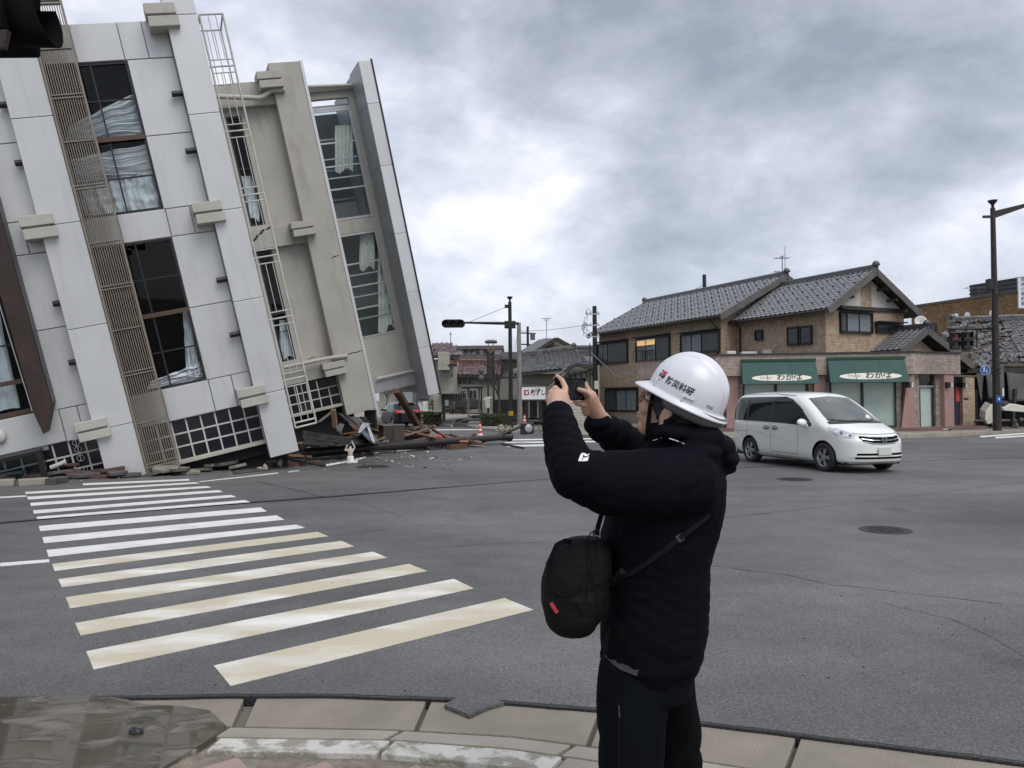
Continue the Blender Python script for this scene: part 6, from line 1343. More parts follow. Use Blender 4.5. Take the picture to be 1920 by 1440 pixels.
zheap(84, 900, 1420, 650, 815, 26, [M_WOOD, M_WOODG, M_REDBR, M_WOODD, M_WOODW], 'broken board in the heap between the crushed car and the prop', 'timber', 'broken boards by the crushed car', (.4, 1.5), 'timber')
zheap(34, 1450, 1890, 735, 850, 27, [M_WOOD, M_REDBR, M_WOODG], 'splintered timber lying behind the far end of the fallen pole', 'timber', 'timbers behind the fallen pole', (.5, 2.0), 'timber')
zheap(20, 930, 1040, 590, 660, 27, [M_CREAMW, M_WHITEP], 'pale twisted strip on top of the debris behind the black car panel', 'strip', 'pale strips on the debris', (.2, .7), 'pale_strip')
stick('red_timber', 'long red brown timber lying on the ground before the fallen pole', 'timber', G(600, 866, .06), G(500, 873, .05), .13, M_REDBR, .09)
stick('long_plank', 'long thin plank pointing up to the right behind the fallen pole', 'timber', D(*zd(1700, 770), 26.5), D(*zd(1860, 715), 27), .16, M_WOOD, .03); stick('red_beam', 'short red brown beam beneath the end of the fallen pole', 'timber', D(*zd(1700, 840), 25.2), D(*zd(1880, 825), 26), .16, M_REDBR, .16)
stick('dark_bar', 'thin dark bar lying on the road by the far crosswalk', 'bar', G(940, 832.5, .03), G(982, 840, .03), .06, M_BLACK)
heap(34, 640, 740, 838, 848, 'lump of rubble strewn behind the fallen pole beside the crushed car', 'rubble behind the fallen pole', sc=.9, hmax=.35, z0=0)
heap(30, 560, 700, 840, 856, 'dark lump in the gloom below the plastered wing', 'lumps below the wing', sc=1.1, hmax=.3, z0=0)
planks(22, 560, 720, 836, 856, 'board wedged beneath the plastered wing', 'boards wedged beneath the wing', (.6, 2.0), 0, .5)
# bits of glass and paper scattered round
for k in range(44):
    u = random.uniform(600, 880); v = random.uniform(838, 880) if k % 2 else random.uniform(850, 866); p = G(u, v, .004); s_ = random.uniform(.02, .10)
    o = MB().add([(-s_, -s_*.5, 0), (s_, -s_*.4, .004), (s_*.7, s_*.5, .02), (-s_*.6, s_*.4, .006)], [(0, 1, 2, 3)]).build('scrap', [M_WHITEP, M_CREAMW, M_WOODD][k % 3], sol=.006); o.location = p+V((0, 0, .006)); o.rotation_euler = (0, random.gauss(0, .2), random.random()*6); tag(o, ['small white', 'small cream', 'small dark'][k % 3]+' flat scrap strewn on the wet road near the statue', 'scrap', 'scraps strewn near the statue')
# heaved pavement along the foot of the building
M_PAVB = mat('heaved_paving', (.075, .072, .068), .85, 0, .3, 2, .4, 30); M_REDPAV = mat('red_paving', (.095, .05, .042), .85, 0, .25, 3, .3, 40)
def slabs(n, u0, u1, v0, v1, m, lab, grp, sx, th=.07, name='paving_slab', z=(.0, .12), tilt=.12):
    for k in range(n):
        t_ = (k+.5)/n; u = lerp(u0, u1, t_); v = lerp(v0, v1, t_)+random.uniform(-3, 2); p = G(u, v, .02); l = sx*random.uniform(.7, 1.3)
        poly = [V((l*.5*cos(a)*random.uniform(.8, 1.15), l*.36*sin(a)*random.uniform(.8, 1.15))) for a in [R(25), R(75), R(150), R(205), R(260), R(335)]]
        o = MB().slab(poly, -th, 0).build(name, m[k % len(m)], None, .01); o.location = p+V((0, 0, th*.6+random.uniform(*z))); o.rotation_euler = (random.gauss(.05, tilt), random.gauss(-.06, tilt), random.random()*.5); tag(o, lab, 'paving slab', grp)
slabs(13, -30, 250, 899, 893, [M_PAVB, M_REDPAV, M_PAVB], 'heaved dark paving slab pushed up along the foot of the leaning building', 'heaved slabs under the building', .62)
slabs(9, 40, 215, 893, 890, [M_REDPAV, M_PAVB], 'reddish paving slab tilted up against the black grid window', 'red slabs against the grid window', .6, z=(.05, .2))
slabs(11, 280, 520, 893, 872, [M_PAVB, M_CONC], 'loose paving piece lying below the right grid window', 'paving pieces below the right grid', .5, z=(0, .14))
slabs(5, 300, 345, 890, 884, [M_CONC], 'pale broken lump of paving at the foot of the louvre screen', 'pale lumps at the foot of the screen', .4)
for k, (u0, u1) in enumerate(((-40, 28), (34, 92), (94, 120))):
    a, b = G(u0, 913+k*-2, 0), G(u1, 910-k*3, 0); t = MB().beam(V((0, 0, .06)), (b-a)+V((0, 0, .06)), .22, .14).build('kerb_stone', M_CONC2 if k < 2 else M_PAVB, None, .02); t.location = a; tag(t, ['pale kerb stone at the left edge beyond the crosswalk', 'pale kerb stone in the middle of the displaced row beyond the crosswalk', 'short dark kerb stone at the right end of the displaced row'][k], 'kerb stone')
t = thing('utility_cover', 'grey rectangular utility cover set in the pavement under the building', 'utility cover', G(478, 884, .004)); q = [g2(*p)-V((t.location.x, t.location.y)) for p in ((440, 889), (505, 882), (492, 877), (440, 881))]; MB().slab(q, 0, .012).build('lid', M_PAVB, t); MB().slab([p*1.07 for p in q], -.001, .006).build('frame', M_IRON, t)
heap(26, 300, 560, 868, 886, 'grey lump of broken concrete in the shadow under the panelled block', 'concrete lumps under the building', sc=.7, hmax=.2, z0=.0)
planks(12, 380, 600, 862, 874, 'dirty board lying in the gloom in front of the fallen pole', 'boards in front of the fallen pole', (.5, 1.4), 0, .1)
# small white statue: a kneeling bather with raised arms, seen from behind
M_STAT = mat('pink_statue', (.48, .40, .36), .6, 0, .1, 10); M_STATW = mat('white_statue', (.66, .66, .64), .6, 0, .08, 10)
def skin(name, pts, edges, m, par=None, sub=2, root=0):
    me = bpy.data.meshes.new(name); me.from_pydata([p[:3] for p in pts], edges, []); o = inst(name, me, par)
    md = o.modifiers.new('k', 'SKIN'); md.use_smooth_shade = True
    for i, p in enumerate(pts):
        r = p[3] if len(p) == 4 else p[3:5]; me.skin_vertices[0].data[i].radius = (r, r) if not isinstance(r, (tuple, list)) else r
    me.skin_vertices[0].data[root].use_root = True
    q = o.modifiers.new('u', 'SUBSURF'); q.levels = sub; q.render_levels = sub
    m2 = evalmesh(o, name); o.modifiers.clear(); old = o.data; o.data = m2; bpy.data.meshes.remove(old); m2.materials.clear(); m2.materials.append(m)
    for p in m2.polygons: p.use_smooth = True; p.material_index = 0
    return o
st_ = thing('statue', 'small pale bather statue with raised arms standing on the wet road', 'statue', G(657, 868, 0)); K = .48/1.0
pts = [(0, 0, .30*K, .15*K), (0, 0, .52*K, .125*K), (0, 0, .72*K, .14*K), (0, 0, .80*K, .06*K), (0, 0, .92*K, .10*K), (.17*K, 0, .72*K, .06*K), (.24*K, 0, .86*K, .045*K), (.10*K, .02, 1.12*K, .04*K), (-.17*K, 0, .72*K, .06*K), (-.30*K, 0, .66*K, .05*K), (-.16*K, .02, 1.0*K, .04*K), (.08*K, .0, 1.22*K, .05*K)]
skin('body', pts, [(0, 1), (1, 2), (2, 3), (3, 4), (2, 5), (5, 6), (6, 7), (2, 8), (8, 9), (9, 10), (7, 11)], M_STAT, st_)
MB().lathe([(.24*K, 0), (.22*K, .1*K), (.18*K, .25*K), (.17*K, .38*K), (.02, .40*K)], 18, M=Matrix.Diagonal((1, .8, 1, 1))).build('drapery', M_STATW, st_); MB().slab([(.0, -.1), (.2, -.06), (.18, .08), (0, .1)], 0, .06).build('base', M_STATW, st_, .01)
# grit and crumbs of plaster along the foot of the building and round the wreck
gr = MB()
for k in range(900):
    if k < 420: u = random.uniform(-20, 560); v = lerp(903, 872, max(0, u)/560)+random.gauss(0, 4)
    else: u = random.gauss(690, 90); v = random.gauss(858, 8)
    p = G(u, max(835, v), .001); r = random.uniform(.006, .035)*(1 if random.random() < .8 else 1.8); M = Matrix.Translation(p) @ Matrix.Rotation(random.random()*6, 4, V((random.random(), random.random(), 1)).normalized()) @ Matrix.Diagonal((r, r*.8, r*.55, 1))
    gr.add([M @ V(q) for q in ((1, 0, 0), (-.5, .9, 0), (-.5, -.9, .1), (.1, 0, 1), (0, .1, -1))], [(0, 1, 3), (1, 2, 3), (2, 0, 3), (1, 0, 4), (2, 1, 4), (0, 2, 4)], k % 3)
tag(gr.build('grit', [M_CONC2, M_PAVB, M_WOODG]), kind='stuff')
# near traffic signal at the top left corner, seen from the side
M_SIGBLK = mat('matt_black', (.006, .006, .0065), .9, 0, .1, spec=.08)
ts = thing('overhead_signal', 'black signal head with deep hoods hanging into the top left corner', 'traffic signal', D(10, 10, 8.0)); L = ts.location
q0, q1 = D(-120, -160, 8.0)-L, D(8, 60, 8.0)-L
MB().box(q0.x, q1.x, -.08, .65, q1.z, q0.z).build('housing', M_SIGBLK, ts, .04)
for k, (u, v) in enumerate(((8, 0), (8, -112))):
    c = D(u, v, 8.0)-L; n_ = 24; s = MB(); pr = [(cos(a), sin(a)) for a in [R(-25)+R(230)*i/n_ for i in range(n_+1)]]
    Mv = frame(c+V((-.015, .26, 0)), V((0, 1, 0)), V((0, 0, -1)), V((1, 0, 0)))
    ln = lambda x, y: .40-.10*(1-y)
    vs = [Mv @ V((.25*x, .36*y if y > 0 else .31*y, 0)) for x, y in pr]+[Mv @ V((.26*x, .37*y if y > 0 else .31*y, ln(x, y))) for x, y in pr]
    s.add(vs, [(i, i+1, n_+2+i, n_+1+i) for i in range(n_)], 0, True); s.build('hood', M_SIGBLK, ts, sol=.012)
    MB().lathe([(.23, 0), (.15, .05), (.001, .045)], 20, cap=False, M=Mv).build('lens', M_SIGBLK, ts)
p0_, p1_ = D(-30, 60, 7.9)-L, D(16, 93, 7.9)-L; MB().prism([(p0_.x, p1_.z), (p1_.x-.02, p1_.z), (p1_.x+.02, p0_.z), (p0_.x, p0_.z)], (-.15, -.085)).build('bracket', M_RUST, ts)
# ================================================================ vehicles
from mathutils.bvhtree import BVHTree
from mathutils.geometry import delaunay_2d_cdt
def interp(tab, x):
    if x <= tab[0][0]: return tab[0][1]
    for (a, fa), (b, fb) in zip(tab, tab[1:]):
        if x <= b: t = (x-a)/(b-a); return lerp(fa, fb, t)
    return tab[-1][1]
def sm_interp(tab, x, h=.06): return sum(interp(tab, x+h*k) for k in (-2, -1, 0, 1, 2))/5
def carbody(par, L, ztab, W, zb, belt, tum, nose, tail, m, wheels, rad, n=9., crown=.05, zbot=None):
    """a rounded box whose faces follow the car's side profile, plan and tumblehome; wheel arches are cut out"""
    nx, ny, nz = 64, 20, 24; vid = {}; vs = []; fs = []
    def P_(X, Y, Z):
        k = (abs(X)**n+abs(Y)**n+abs(Z)**n)**(1/n); X, Y, Z = X/k, Y/k, Z/k
        x = X*L/2; zt = sm_interp(ztab, x); zt2 = zt-crown*Y*Y*(1 if zt > 1.2 else .7)
        b = zb if not zbot else interp(zbot, x)
        z = b+(zt2-b)*(Z+1)/2
        hw = W/2
        if z > belt: hw -= tum*(z-belt)**1.15
        else: hw -= .035*((belt-z)/belt)**2
        fx = max(0, (X-.45)/.55); rx = max(0, (-X-.6)/.4)
        y = Y*hw*(1-.05*fx*fx-.03*rx*rx); x -= nose*fx*abs(Y)**2.6; x += tail*rx*abs(Y)**3
        if X > 0: x -= .07*max(0, z-.62)*fx + .05*max(0, .42-z)*fx
        return V((x, y, z))
    def vert(i, j, k):
        key = (i, j, k)
        if key not in vid: vid[key] = len(vs); vs.append(P_(2*i/nx-1, 2*j/ny-1, 2*k/nz-1))
        return vid[key]
    for i in range(nx):
        for j in range(ny):
            for k in (0, nz): f = [vert(i, j, k), vert(i+1, j, k), vert(i+1, j+1, k), vert(i, j+1, k)]; fs.append(f if k else f[::-1])
    for i in range(nx):
        for k in range(nz):
            for j in (0, ny): f = [vert(i, j, k), vert(i+1, j, k), vert(i+1, j, k+1), vert(i, j, k+1)]; fs.append(f if j == 0 else f[::-1])
    for j in range(ny):
        for k in range(nz):
            for i in (0, nx): f = [vert(i, j, k), vert(i, j+1, k), vert(i, j+1, k+1), vert(i, j, k+1)]; fs.append(f if i else f[::-1])
    s = MB().add(vs, fs, 0, True); o = s.build('body', [m, M_BLACK], par)
    bvh = BVHTree.FromPolygons([tuple(v) for v in vs], fs)
    cut = MB()
    for x in wheels:
        for sg in (-1, 1): cut.lathe([(rad, 0), (rad, .34)], 30, 0, frame(V((x, sg*(W/2-.30) if sg > 0 else -(W/2+.04), rad*.87)), V((1, 0, 0)), V((0, 0, -1)), V((0, 1, 0))), smooth=False)
    c = cut.build('cutter', M_BLACK, par); q = bmesh.new(); q.from_mesh(c.data); bmesh.ops.remove_doubles(q, verts=q.verts, dist=1e-4); bmesh.ops.recalc_face_normals(q, faces=q.faces); q.to_mesh(c.data); q.free()
    q = o.modifiers.new('arch', 'BOOLEAN'); q.object = c; q.operation = 'DIFFERENCE'; q.solver = 'EXACT'; q.material_mode = 'TRANSFER'
    me = evalmesh(o, 'body'); o.modifiers.clear(); o.data = me; bpy.data.objects.remove(c)
    return o, bvh
def patch(par, bvh, name, poly, dirv, upv, m, off=.004, res=.05, origin=V((0, 0, 0)), sol=0):
    """a piece of skin cut to an outline and pressed against the body along dirv"""
    d = V(dirv).normalized(); u = V(upv); u = (u-d*u.dot(d)).normalized(); r = u.cross(d)*-1
    r = d.cross(u)
    pts = []; n = len(poly)
    for i in range(n):
        a, b = V(poly[i]), V(poly[(i+1) % n]); k = max(1, int((b-a).length/res)); pts += [a.lerp(b, t/k) for t in range(k)]
    nb = len(pts); x0, x1 = min(p.x for p in pts), max(p.x for p in pts); y0, y1 = min(p.y for p in pts), max(p.y for p in pts)
    i = x0+res/2
    while i < x1:
        j = y0+res/2
        while j < y1: pts.append(V((i, j))); j += res
        i += res
    vv, ee, ff, *_ = delaunay_2d_cdt([V((p.x, p.y)) for p in pts], [], [list(range(nb))], 1, 1e-5)
    out = []; last = None
    for p in vv:
        o = origin + r*p.x + u*p.y - d*6; h, nn, ix, ds = bvh.ray_cast(o, d)
        if h is None: h = last or (o+d*6); nn = -d
        last = h; out.append(h+nn*off*(1 if nn.dot(d) < 0 else -1))
    o = MB().add(out, [list(f) for f in ff], 0, True).build(name, m, par, fixn=False, sol=sol); return o
def ribbon(par, bvh, name, line, w_, dirv, upv, m, off=.003, res=.06):
    L1, L2 = [], []
    for i, p in enumerate(line):
        p = V(p); d = (V(line[min(i+1, len(line)-1)])-V(line[max(i-1, 0)])).normalized(); nn = V((-d.y, d.x))*w_/2; L1.append(p+nn); L2.append(p-nn)
    return patch(par, bvh, name, [tuple(p) for p in L1+L2[::-1]], dirv, upv, m, off, res)
M_WPAINT = mat('white_car_paint', (.76, .77, .74), .25, 0, .02, 1, 0, 30, .5, .8)
M_BPAINT = mat('black_car_paint', (.004, .005, .006), .22, 0, .02, 1, 0, 30, .35, .25)
M_TINT = mat('tinted_glass', (.010, .012, .013), .05, 0, .3, 2, 0, 30, .6); M_SCREEN = mat('windscreen', (.075, .09, .085), .05, 0, .35, 1.6, 0, 30, .6)
M_TYRE = mat('tyre_rubber', (.02, .02, .021), .8, 0, .2, 8); M_ALLOY = mat('alloy', (.42, .43, .45), .3, .8, .1); M_CHROME = mat('chrome', (.55, .56, .58), .22, 1, 0)
M_SEAM = mat('panel_gap', (.10, .10, .10), .7, 0, 0); M_TAIL = mat('tail_lamp', (.42, .015, .015), .15, 0, .2, 20, 0, 30, .5, .6); M_LAMP = mat('headlamp', (.55, .57, .58), .08, .35, .5, 14, .1, 20, .6, .8)
M_PLATE = mat('blank_plate', (.56, .57, .55), .6, 0, .03)
def wheel(par, x, y, r, out, spk=5):
    w_ = thing('wheel', None, None); w_.parent = par; w_.location = (x, y, r); w_.rotation_euler = (R(-90)*out, 0, 0)
    tw = .20
    MB().lathe([(r*.66, -tw/2), (r*.93, -tw/2), (r, -tw*.36), (r, tw*.36), (r*.93, tw/2), (r*.66, tw/2), (r*.64, tw*.3)], 36, cap=False).build('tyre', M_TYRE, w_)
    s = MB(); s.lathe([(r*.665, tw*.45), (r*.62, tw*.40), (r*.60, .02), (r*.60, -.04)], 30, cap=False); s.lathe([(r*.60, .0), (.001, .0)], 30, 1, cap=False)
    for k in range(spk):
        a = 2*pi*k/spk
        for e in (-.16, .16): s.beam(V((cos(a)*r*.10, sin(a)*r*.10, tw*.36)), V((cos(a+e)*r*.62, sin(a+e)*r*.62, tw*.34)), .045, .03)
    s.lathe([(r*.17, tw*.30), (r*.17, tw*.40), (r*.1, tw*.44), (.001, tw*.44)], 16, cap=False); s.build('rim', [M_ALLOY, M_BLACK], w_)
# ---------------------------------------------------------------- the white people carrier
rc, fc = G(1411, 866), G(1548.5, 884); hv = (fc-rc); hv.z = 0; hv.normalize(); rv = V((hv.y, -hv.x, 0))
mid = (rc+fc)/2 - rv*.76; VM = frame(V((mid.x, mid.y, 0)), hv, -rv, EZ)
van = thing('white_van', 'white people carrier with dark side windows crossing the junction', 'car', M=VM)
WB = (fc-rc).length; ax = (-WB/2, WB/2); LV = 4.66; xo = ax[1]+.88-LV/2     # x of the body's middle
zt = [(-2.33, 1.25), (-2.30, 1.48), (-2.20, 1.70), (-2.0, 1.755), (-1.2, 1.77), (-.3, 1.765), (.25, 1.74), (.55, 1.68), (1.55, 1.085), (1.75, 1.02), (2.1, .93), (2.25, .86), (2.33, .74)]
o, bvh = carbody(van, LV, zt, 1.70, .19, .98, .20, .30, .10, M_WPAINT, [a-xo for a in ax], .365)
o.location.x = xo
def vp(f, *a, **k): q = f(van, bvh, *a, **k); q.location.x = xo; return q
RS = ((0, 1, 0), (0, 0, 1)); FS = ((-1, 0, 0), (0, 0, 1)); LS = ((0, -1, 0), (0, 0, 1))
# the side seen from the camera is -Y: looking along +Y, picture right = +X
side = [(-2.06, 1.08), (-2.14, 1.22), (-2.02, 1.58), (-1.85, 1.63), (-.2, 1.64), (.25, 1.58), (.62, 1.42), (1.12, 1.03), (1.08, 1.0), (.0, 1.045)]
vp(patch, 'side_window', side, *RS, M_TINT, .005); vp(patch, 'side_window', [(-x, z) for x, z in side], *LS, M_TINT, .005)
for x0, x1, m_ in ((-1.44, -1.36, M_BLACK), (-.42, -.34, M_BLACK), (.70, .74, M_BLACK)): vp(patch, 'pillar', [(x0, 1.06), (x1, 1.06), (x1, 1.56 if x0 < .5 else 1.36), (x0, 1.56 if x0 < .5 else 1.36)], *RS, m_, .007, .08)
vp(ribbon, 'wind_deflector', [(-.34, 1.60), (.0, 1.615), (.3, 1.55), (.62, 1.39), (.9, 1.17)], .055, *RS, M_BLACK, .012)
vp(ribbon, 'belt_trim', [(-2.05, 1.07), (-1.0, 1.055), (0, 1.035), (1.1, .99)], .022, *RS, M_BLACK, .008)
for ln in ([(-.42, 1.05), (-.42, .34)], [(.60, 1.0), (.62, .6), (.58, .34)], [(-1.40, 1.06), (-1.42, .62)], [(-.42, .33), (.58, .33)], [(-2.20, .78), (-1.42, .78)]): vp(ribbon, 'panel_gap', ln, .010, *RS, M_SEAM, .002)
vp(ribbon, 'body_crease', [(-1.42, .86), (-.42, .74), (.5, .60)], .035, *RS, M_WPAINT, .012)
vp(patch, 'sill_skirt', [(-1.02, .30), (1.03, .26), (1.03, .20), (-1.02, .22)], *RS, M_WPAINT, .022)
# windscreen, bonnet gap, lamps, grille
scr = [(-.66, 1.07), (-.40, 1.085), (0, 1.09), (.40, 1.085), (.66, 1.07), (.62, 1.30), (.54, 1.60), (0, 1.645), (-.54, 1.60), (-.62, 1.30)]
vp(patch, 'windscreen', scr, *FS, M_SCREEN, .005); vp(ribbon, 'cowl', [(-.70, 1.055), (0, 1.072), (.70, 1.055)], .045, *FS, M_BLACK, .006); vp(ribbon, 'wiper', [(-.45, 1.10), (.2, 1.085), (.5, 1.10)], .02, *FS, M_BLACK, .02); vp(ribbon, 'wiper', [(-.6, 1.12), (-.2, 1.09), (.1, 1.10)], .02, *FS, M_BLACK, .02)
# looking along -X the picture's right is -Y ... the camera sees the lamp at -Y on its left
gr_ = [(-.52, .80), (-.30, .775), (0, .77), (.30, .775), (.52, .80), (.46, .69), (.30, .635), (0, .62), (-.30, .635), (-.46, .69)]
M_GRILLE = mat('grille_black', (.004, .004, .0045), .8, 0, 0, spec=.1); vp(patch, 'grille', gr_, *FS, M_GRILLE, .006)
for ln, w_ in (([(-.50, .797), (-.3, .770), (0, .763), (.3, .770), (.50, .797)], .011), ([(-.47, .735), (-.25, .705), (0, .70), (.25, .705), (.47, .735)], .012), ([(-.44, .68), (-.25, .645), (0, .635), (.25, .645), (.44, .68)], .013)): vp(ribbon, 'grille_bar', ln, w_, *FS, M_CHROME, .016, .05)
vp(ribbon, 'bonnet_gap', [(-.74, .90), (-.5, .84), (0, .825), (.5, .84), (.74, .90)], .012, *FS, M_SEAM, .003)
for s_ in (-1, 1):
    dv = (-.80, -s_*.60, 0)
    lamp = [(-.30, .965), (-.12, .945), (.12, .87), (.30, .79), (.28, .76), (.05, .755), (-.14, .80), (-.25, .88)]
    if s_ > 0: lamp = [(-x, z) for x, z in lamp]
    # centre the lamp outline on the front corner
    d_ = V(dv).normalized(); r_ = d_.cross(V((0, 0, 1))); oc = V((1.95, s_*.70, 0)); oo = r_*oc.dot(r_)
    q = patch(van, bvh, 'headlight', lamp, dv, (0, 0, 1), M_LAMP, .007, .03, oo); q.location.x = xo
    for c_ in ((-.04, .845), (.13, .80)):
        cc = [((c_[0]+.045*cos(a))*(1 if s_ < 0 else -1), c_[1]+.045*sin(a)) for a in [2*pi*k/14 for k in range(14)]]
        q = patch(van, bvh, 'reflector', cc, dv, (0, 0, 1), M_CHROME, .012, .03, oo); q.location.x = xo
        cc = [((c_[0]+.022*cos(a))*(1 if s_ < 0 else -1), c_[1]+.022*sin(a)) for a in [2*pi*k/10 for k in range(10)]]
        q = patch(van, bvh, 'bulb_lens', cc, dv, (0, 0, 1), M_TINT, .016, .03, oo); q.location.x = xo
    tl = [(-2.30, .84), (-2.19, .86), (-2.20, 1.0), (-2.30, 1.03)]
    vp(patch, 'tail_light', tl if s_ < 0 else [(-x, z) for x, z in tl], *(RS if s_ < 0 else LS), M_TAIL, .006, .04)
vp(patch, 'lower_intake', [(-.56, .435), (.56, .435), (.60, .315), (-.60, .315)], *FS, M_GRILLE, .006)
vp(ribbon, 'intake_bar', [(-.66, .375), (.66, .375)], .03, *FS, M_WPAINT, .018)
vp(patch, 'front_lip', [(-.72, .27), (.72, .27), (.70, .205), (-.70, .205)], *FS, M_WPAINT, .02)
# badge, plate
h, nn, ix, ds = bvh.ray_cast(V((6, 0, .705)), V((-1, 0, 0))); bxp = h.x+xo+.03
BDG = frame(V((bxp, 0, .715)), V((0, 1, 0)), V((0, 0, 1)), V((1, 0, 0)))
s = MB(); tr_ = [(-.055, -.05), (.055, -.05), (.065, .055), (-.065, .055)]
for i in range(4): a, b = tr_[i], tr_[(i+1) % 4]; s.beam(BDG @ V((*a, 0)), BDG @ V((*b, 0)), .010, .012, upv=V((1, 0, 0)))
for a, b, w_ in (((-.030, -.042), (-.040, .048), .017), ((.030, -.042), (.040, .048), .017), ((-.03, -.004), (.03, -.004), .015)): s.beam(BDG @ V((*a, 0)), BDG @ V((*b, 0)), w_, .014, upv=V((1, 0, 0)))
tag(s.build('badge', M_CHROME, van), kind='stuff')
h, nn, ix, ds = bvh.ray_cast(V((6, 0, .42)), V((-1, 0, 0))); px_ = h.x+xo+.02
bx('number_plate', M_PLATE, van, px_, px_+.015, -.165, .165, .395, .56, .006)
# mirrors, handles, wheels
for s_ in (-1, 1):
    m_ = MB(); mo = V((xo+.93, s_*.96, 1.06)); q = bmesh.new(); bmesh.ops.create_icosphere(q, subdivisions=3, radius=1); vs = [V((v.co.x*.075-.02*v.co.z, v.co.y*.125, v.co.z*.085)) for v in q.verts]; fs = [[v.index for v in f.verts] for f in q.faces]; q.free()
    mb_ = MB().add([mo+v for v in vs], fs, 0, True).build('mirror', M_WPAINT, van); MB().beam(mo+V((.02, -s_*.10, -.05)), mo+V((.06, -s_*.15, -.10)), .06, .05).build('mirror_arm', M_WPAINT, mb_)
for x_ in (-.58, -.24):
    h, nn, ix, ds = bvh.ray_cast(V((x_, -6, .90)), V((0, 1, 0))); MB().box(xo+x_-.10, xo+x_+.10, h.y-.035, h.y-.012, .885, .92).build('door_handle', M_CHROME, van, .008)
    cup = [(x_+.13*cos(a), .90+.055*sin(a)) for a in [2*pi*k/16 for k in range(16)]]; vp(patch, 'handle_cup', cup, *RS, M_ALLOY, .003, .05)
for x in ax:
    for s_ in (-1, 1): wheel(van, x, s_*.735, .315, s_)
bx('underbody', M_BLACK, van, xo-2.1, xo+2.0, -.70, .70, .17, .30)
vp(ribbon, 'roof_gutter', [(-1.9, 1.70), (-.5, 1.715), (.3, 1.66)], .014, *RS, M_SEAM, .002)
h, nn, ix, ds = bvh.ray_cast(V((6, -.12, 1.55)), V((-1, 0, 0))); MB().box(h.x+xo+.004, h.x+xo+.016, -.14, -.10, 1.535, 1.56).build('sticker', M_SIGNW, van)
h, nn, ix, ds = bvh.ray_cast(V((6, .42, 1.16)), V((-1, 0, 0))); MB().lathe([(.06, 0), (.06, .004)], 14, M=frame(V((h.x+xo+.01, .42, 1.17)), V((0, 1, 0)), V((-.5, 0, .86)), V((.86, 0, .5)))).build('sticker', M_SIGNW, van)
# ---------------------------------------------------------------- black hatchback
rl_ = G(739, 801.2); hv = V((-.40, .917, 0)).normalized(); lv = V((-hv.y, hv.x, 0)); mid = rl_ + hv*1.26 - lv*.72
HM2 = frame(V((mid.x, mid.y, 0)), hv, lv, EZ); hb = thing('black_hatchback', 'black hatchback parked beyond the wreckage with its back to the camera', 'car', M=HM2)
zt = [(-2.05, .92), (-2.0, 1.02), (-1.9, 1.12), (-1.45, 1.46), (-1.0, 1.52), (.0, 1.52), (.35, 1.46), (1.2, 1.03), (1.8, .88), (2.0, .75), (2.05, .62)]
o, bv2 = carbody(hb, 4.1, zt, 1.70, .2, .92, .22, .28, .16, M_BPAINT, (-1.26, 1.26), .345)
hp = lambda f, *a, **k: f(hb, bv2, *a, **k)
BS = ((1, 0, 0), (0, 0, 1))
hp(patch, 'rear_window', [(-.52, 1.09), (0, 1.07), (.52, 1.09), (.46, 1.38), (0, 1.41), (-.46, 1.38)], *BS, M_TINT, .006)
side = [(-1.55, 1.10), (-1.2, 1.38), (-.5, 1.42), (.2, 1.40), (.9, 1.05), (.2, .98), (-.8, 1.0)]
hp(patch, 'side_window', [(-x, z) for x, z in side], *LS, M_SCREEN, .006); hp(patch, 'side_window', side, *RS, M_SCREEN, .006)
hp(patch, 'pillar', [(.28, 1.0), (.36, 1.0), (.36, 1.4), (.28, 1.4)], *LS, M_BLACK, .009)
for s_ in (-1, 1):
    hp(patch, 'tail_light', [(s_*.64, 1.06), (s_*.76, 1.09), (s_*.78, .86), (s_*.66, .85)], *BS, M_TAIL, .008, .04)
    tl = [(-1.98, 1.06), (-1.86, 1.02), (-1.88, .87), (-1.97, .86)]; hp(patch, 'tail_light', tl if s_ < 0 else [(-x, z) for x, z in tl], *(RS if s_ < 0 else LS), M_TAIL, .008, .04)
    mo = V((.75, s_*.93, 1.03)); MB().box(mo.x-.06, mo.x+.06, mo.y-.1, mo.y+.1, .97, 1.10).build('mirror', M_BPAINT, hb, .03)
h, nn, ix, ds = bv2.ray_cast(V((-6, 0, .80)), V((1, 0, 0))); bx('number_plate', M_PLATE, hb, h.x-.02, h.x-.008, -.165, .165, .72, .885); hp(ribbon, 'bumper_gap', [(-.7, .66), (.7, .66)], .014, *BS, M_BLACK, .003); bx('roof_spoiler', M_BPAINT, hb, -1.62, -1.35, -.5, .5, 1.46, 1.49, .01)
hp(ribbon, 'rear_wiper', [(-.3, 1.13), (.05, 1.10)], .02, *BS, M_BLACK, .02)
for x in (-1.26, 1.26):
    for s_ in (-1, 1): wheel(hb, x, s_*.735, .305, s_)
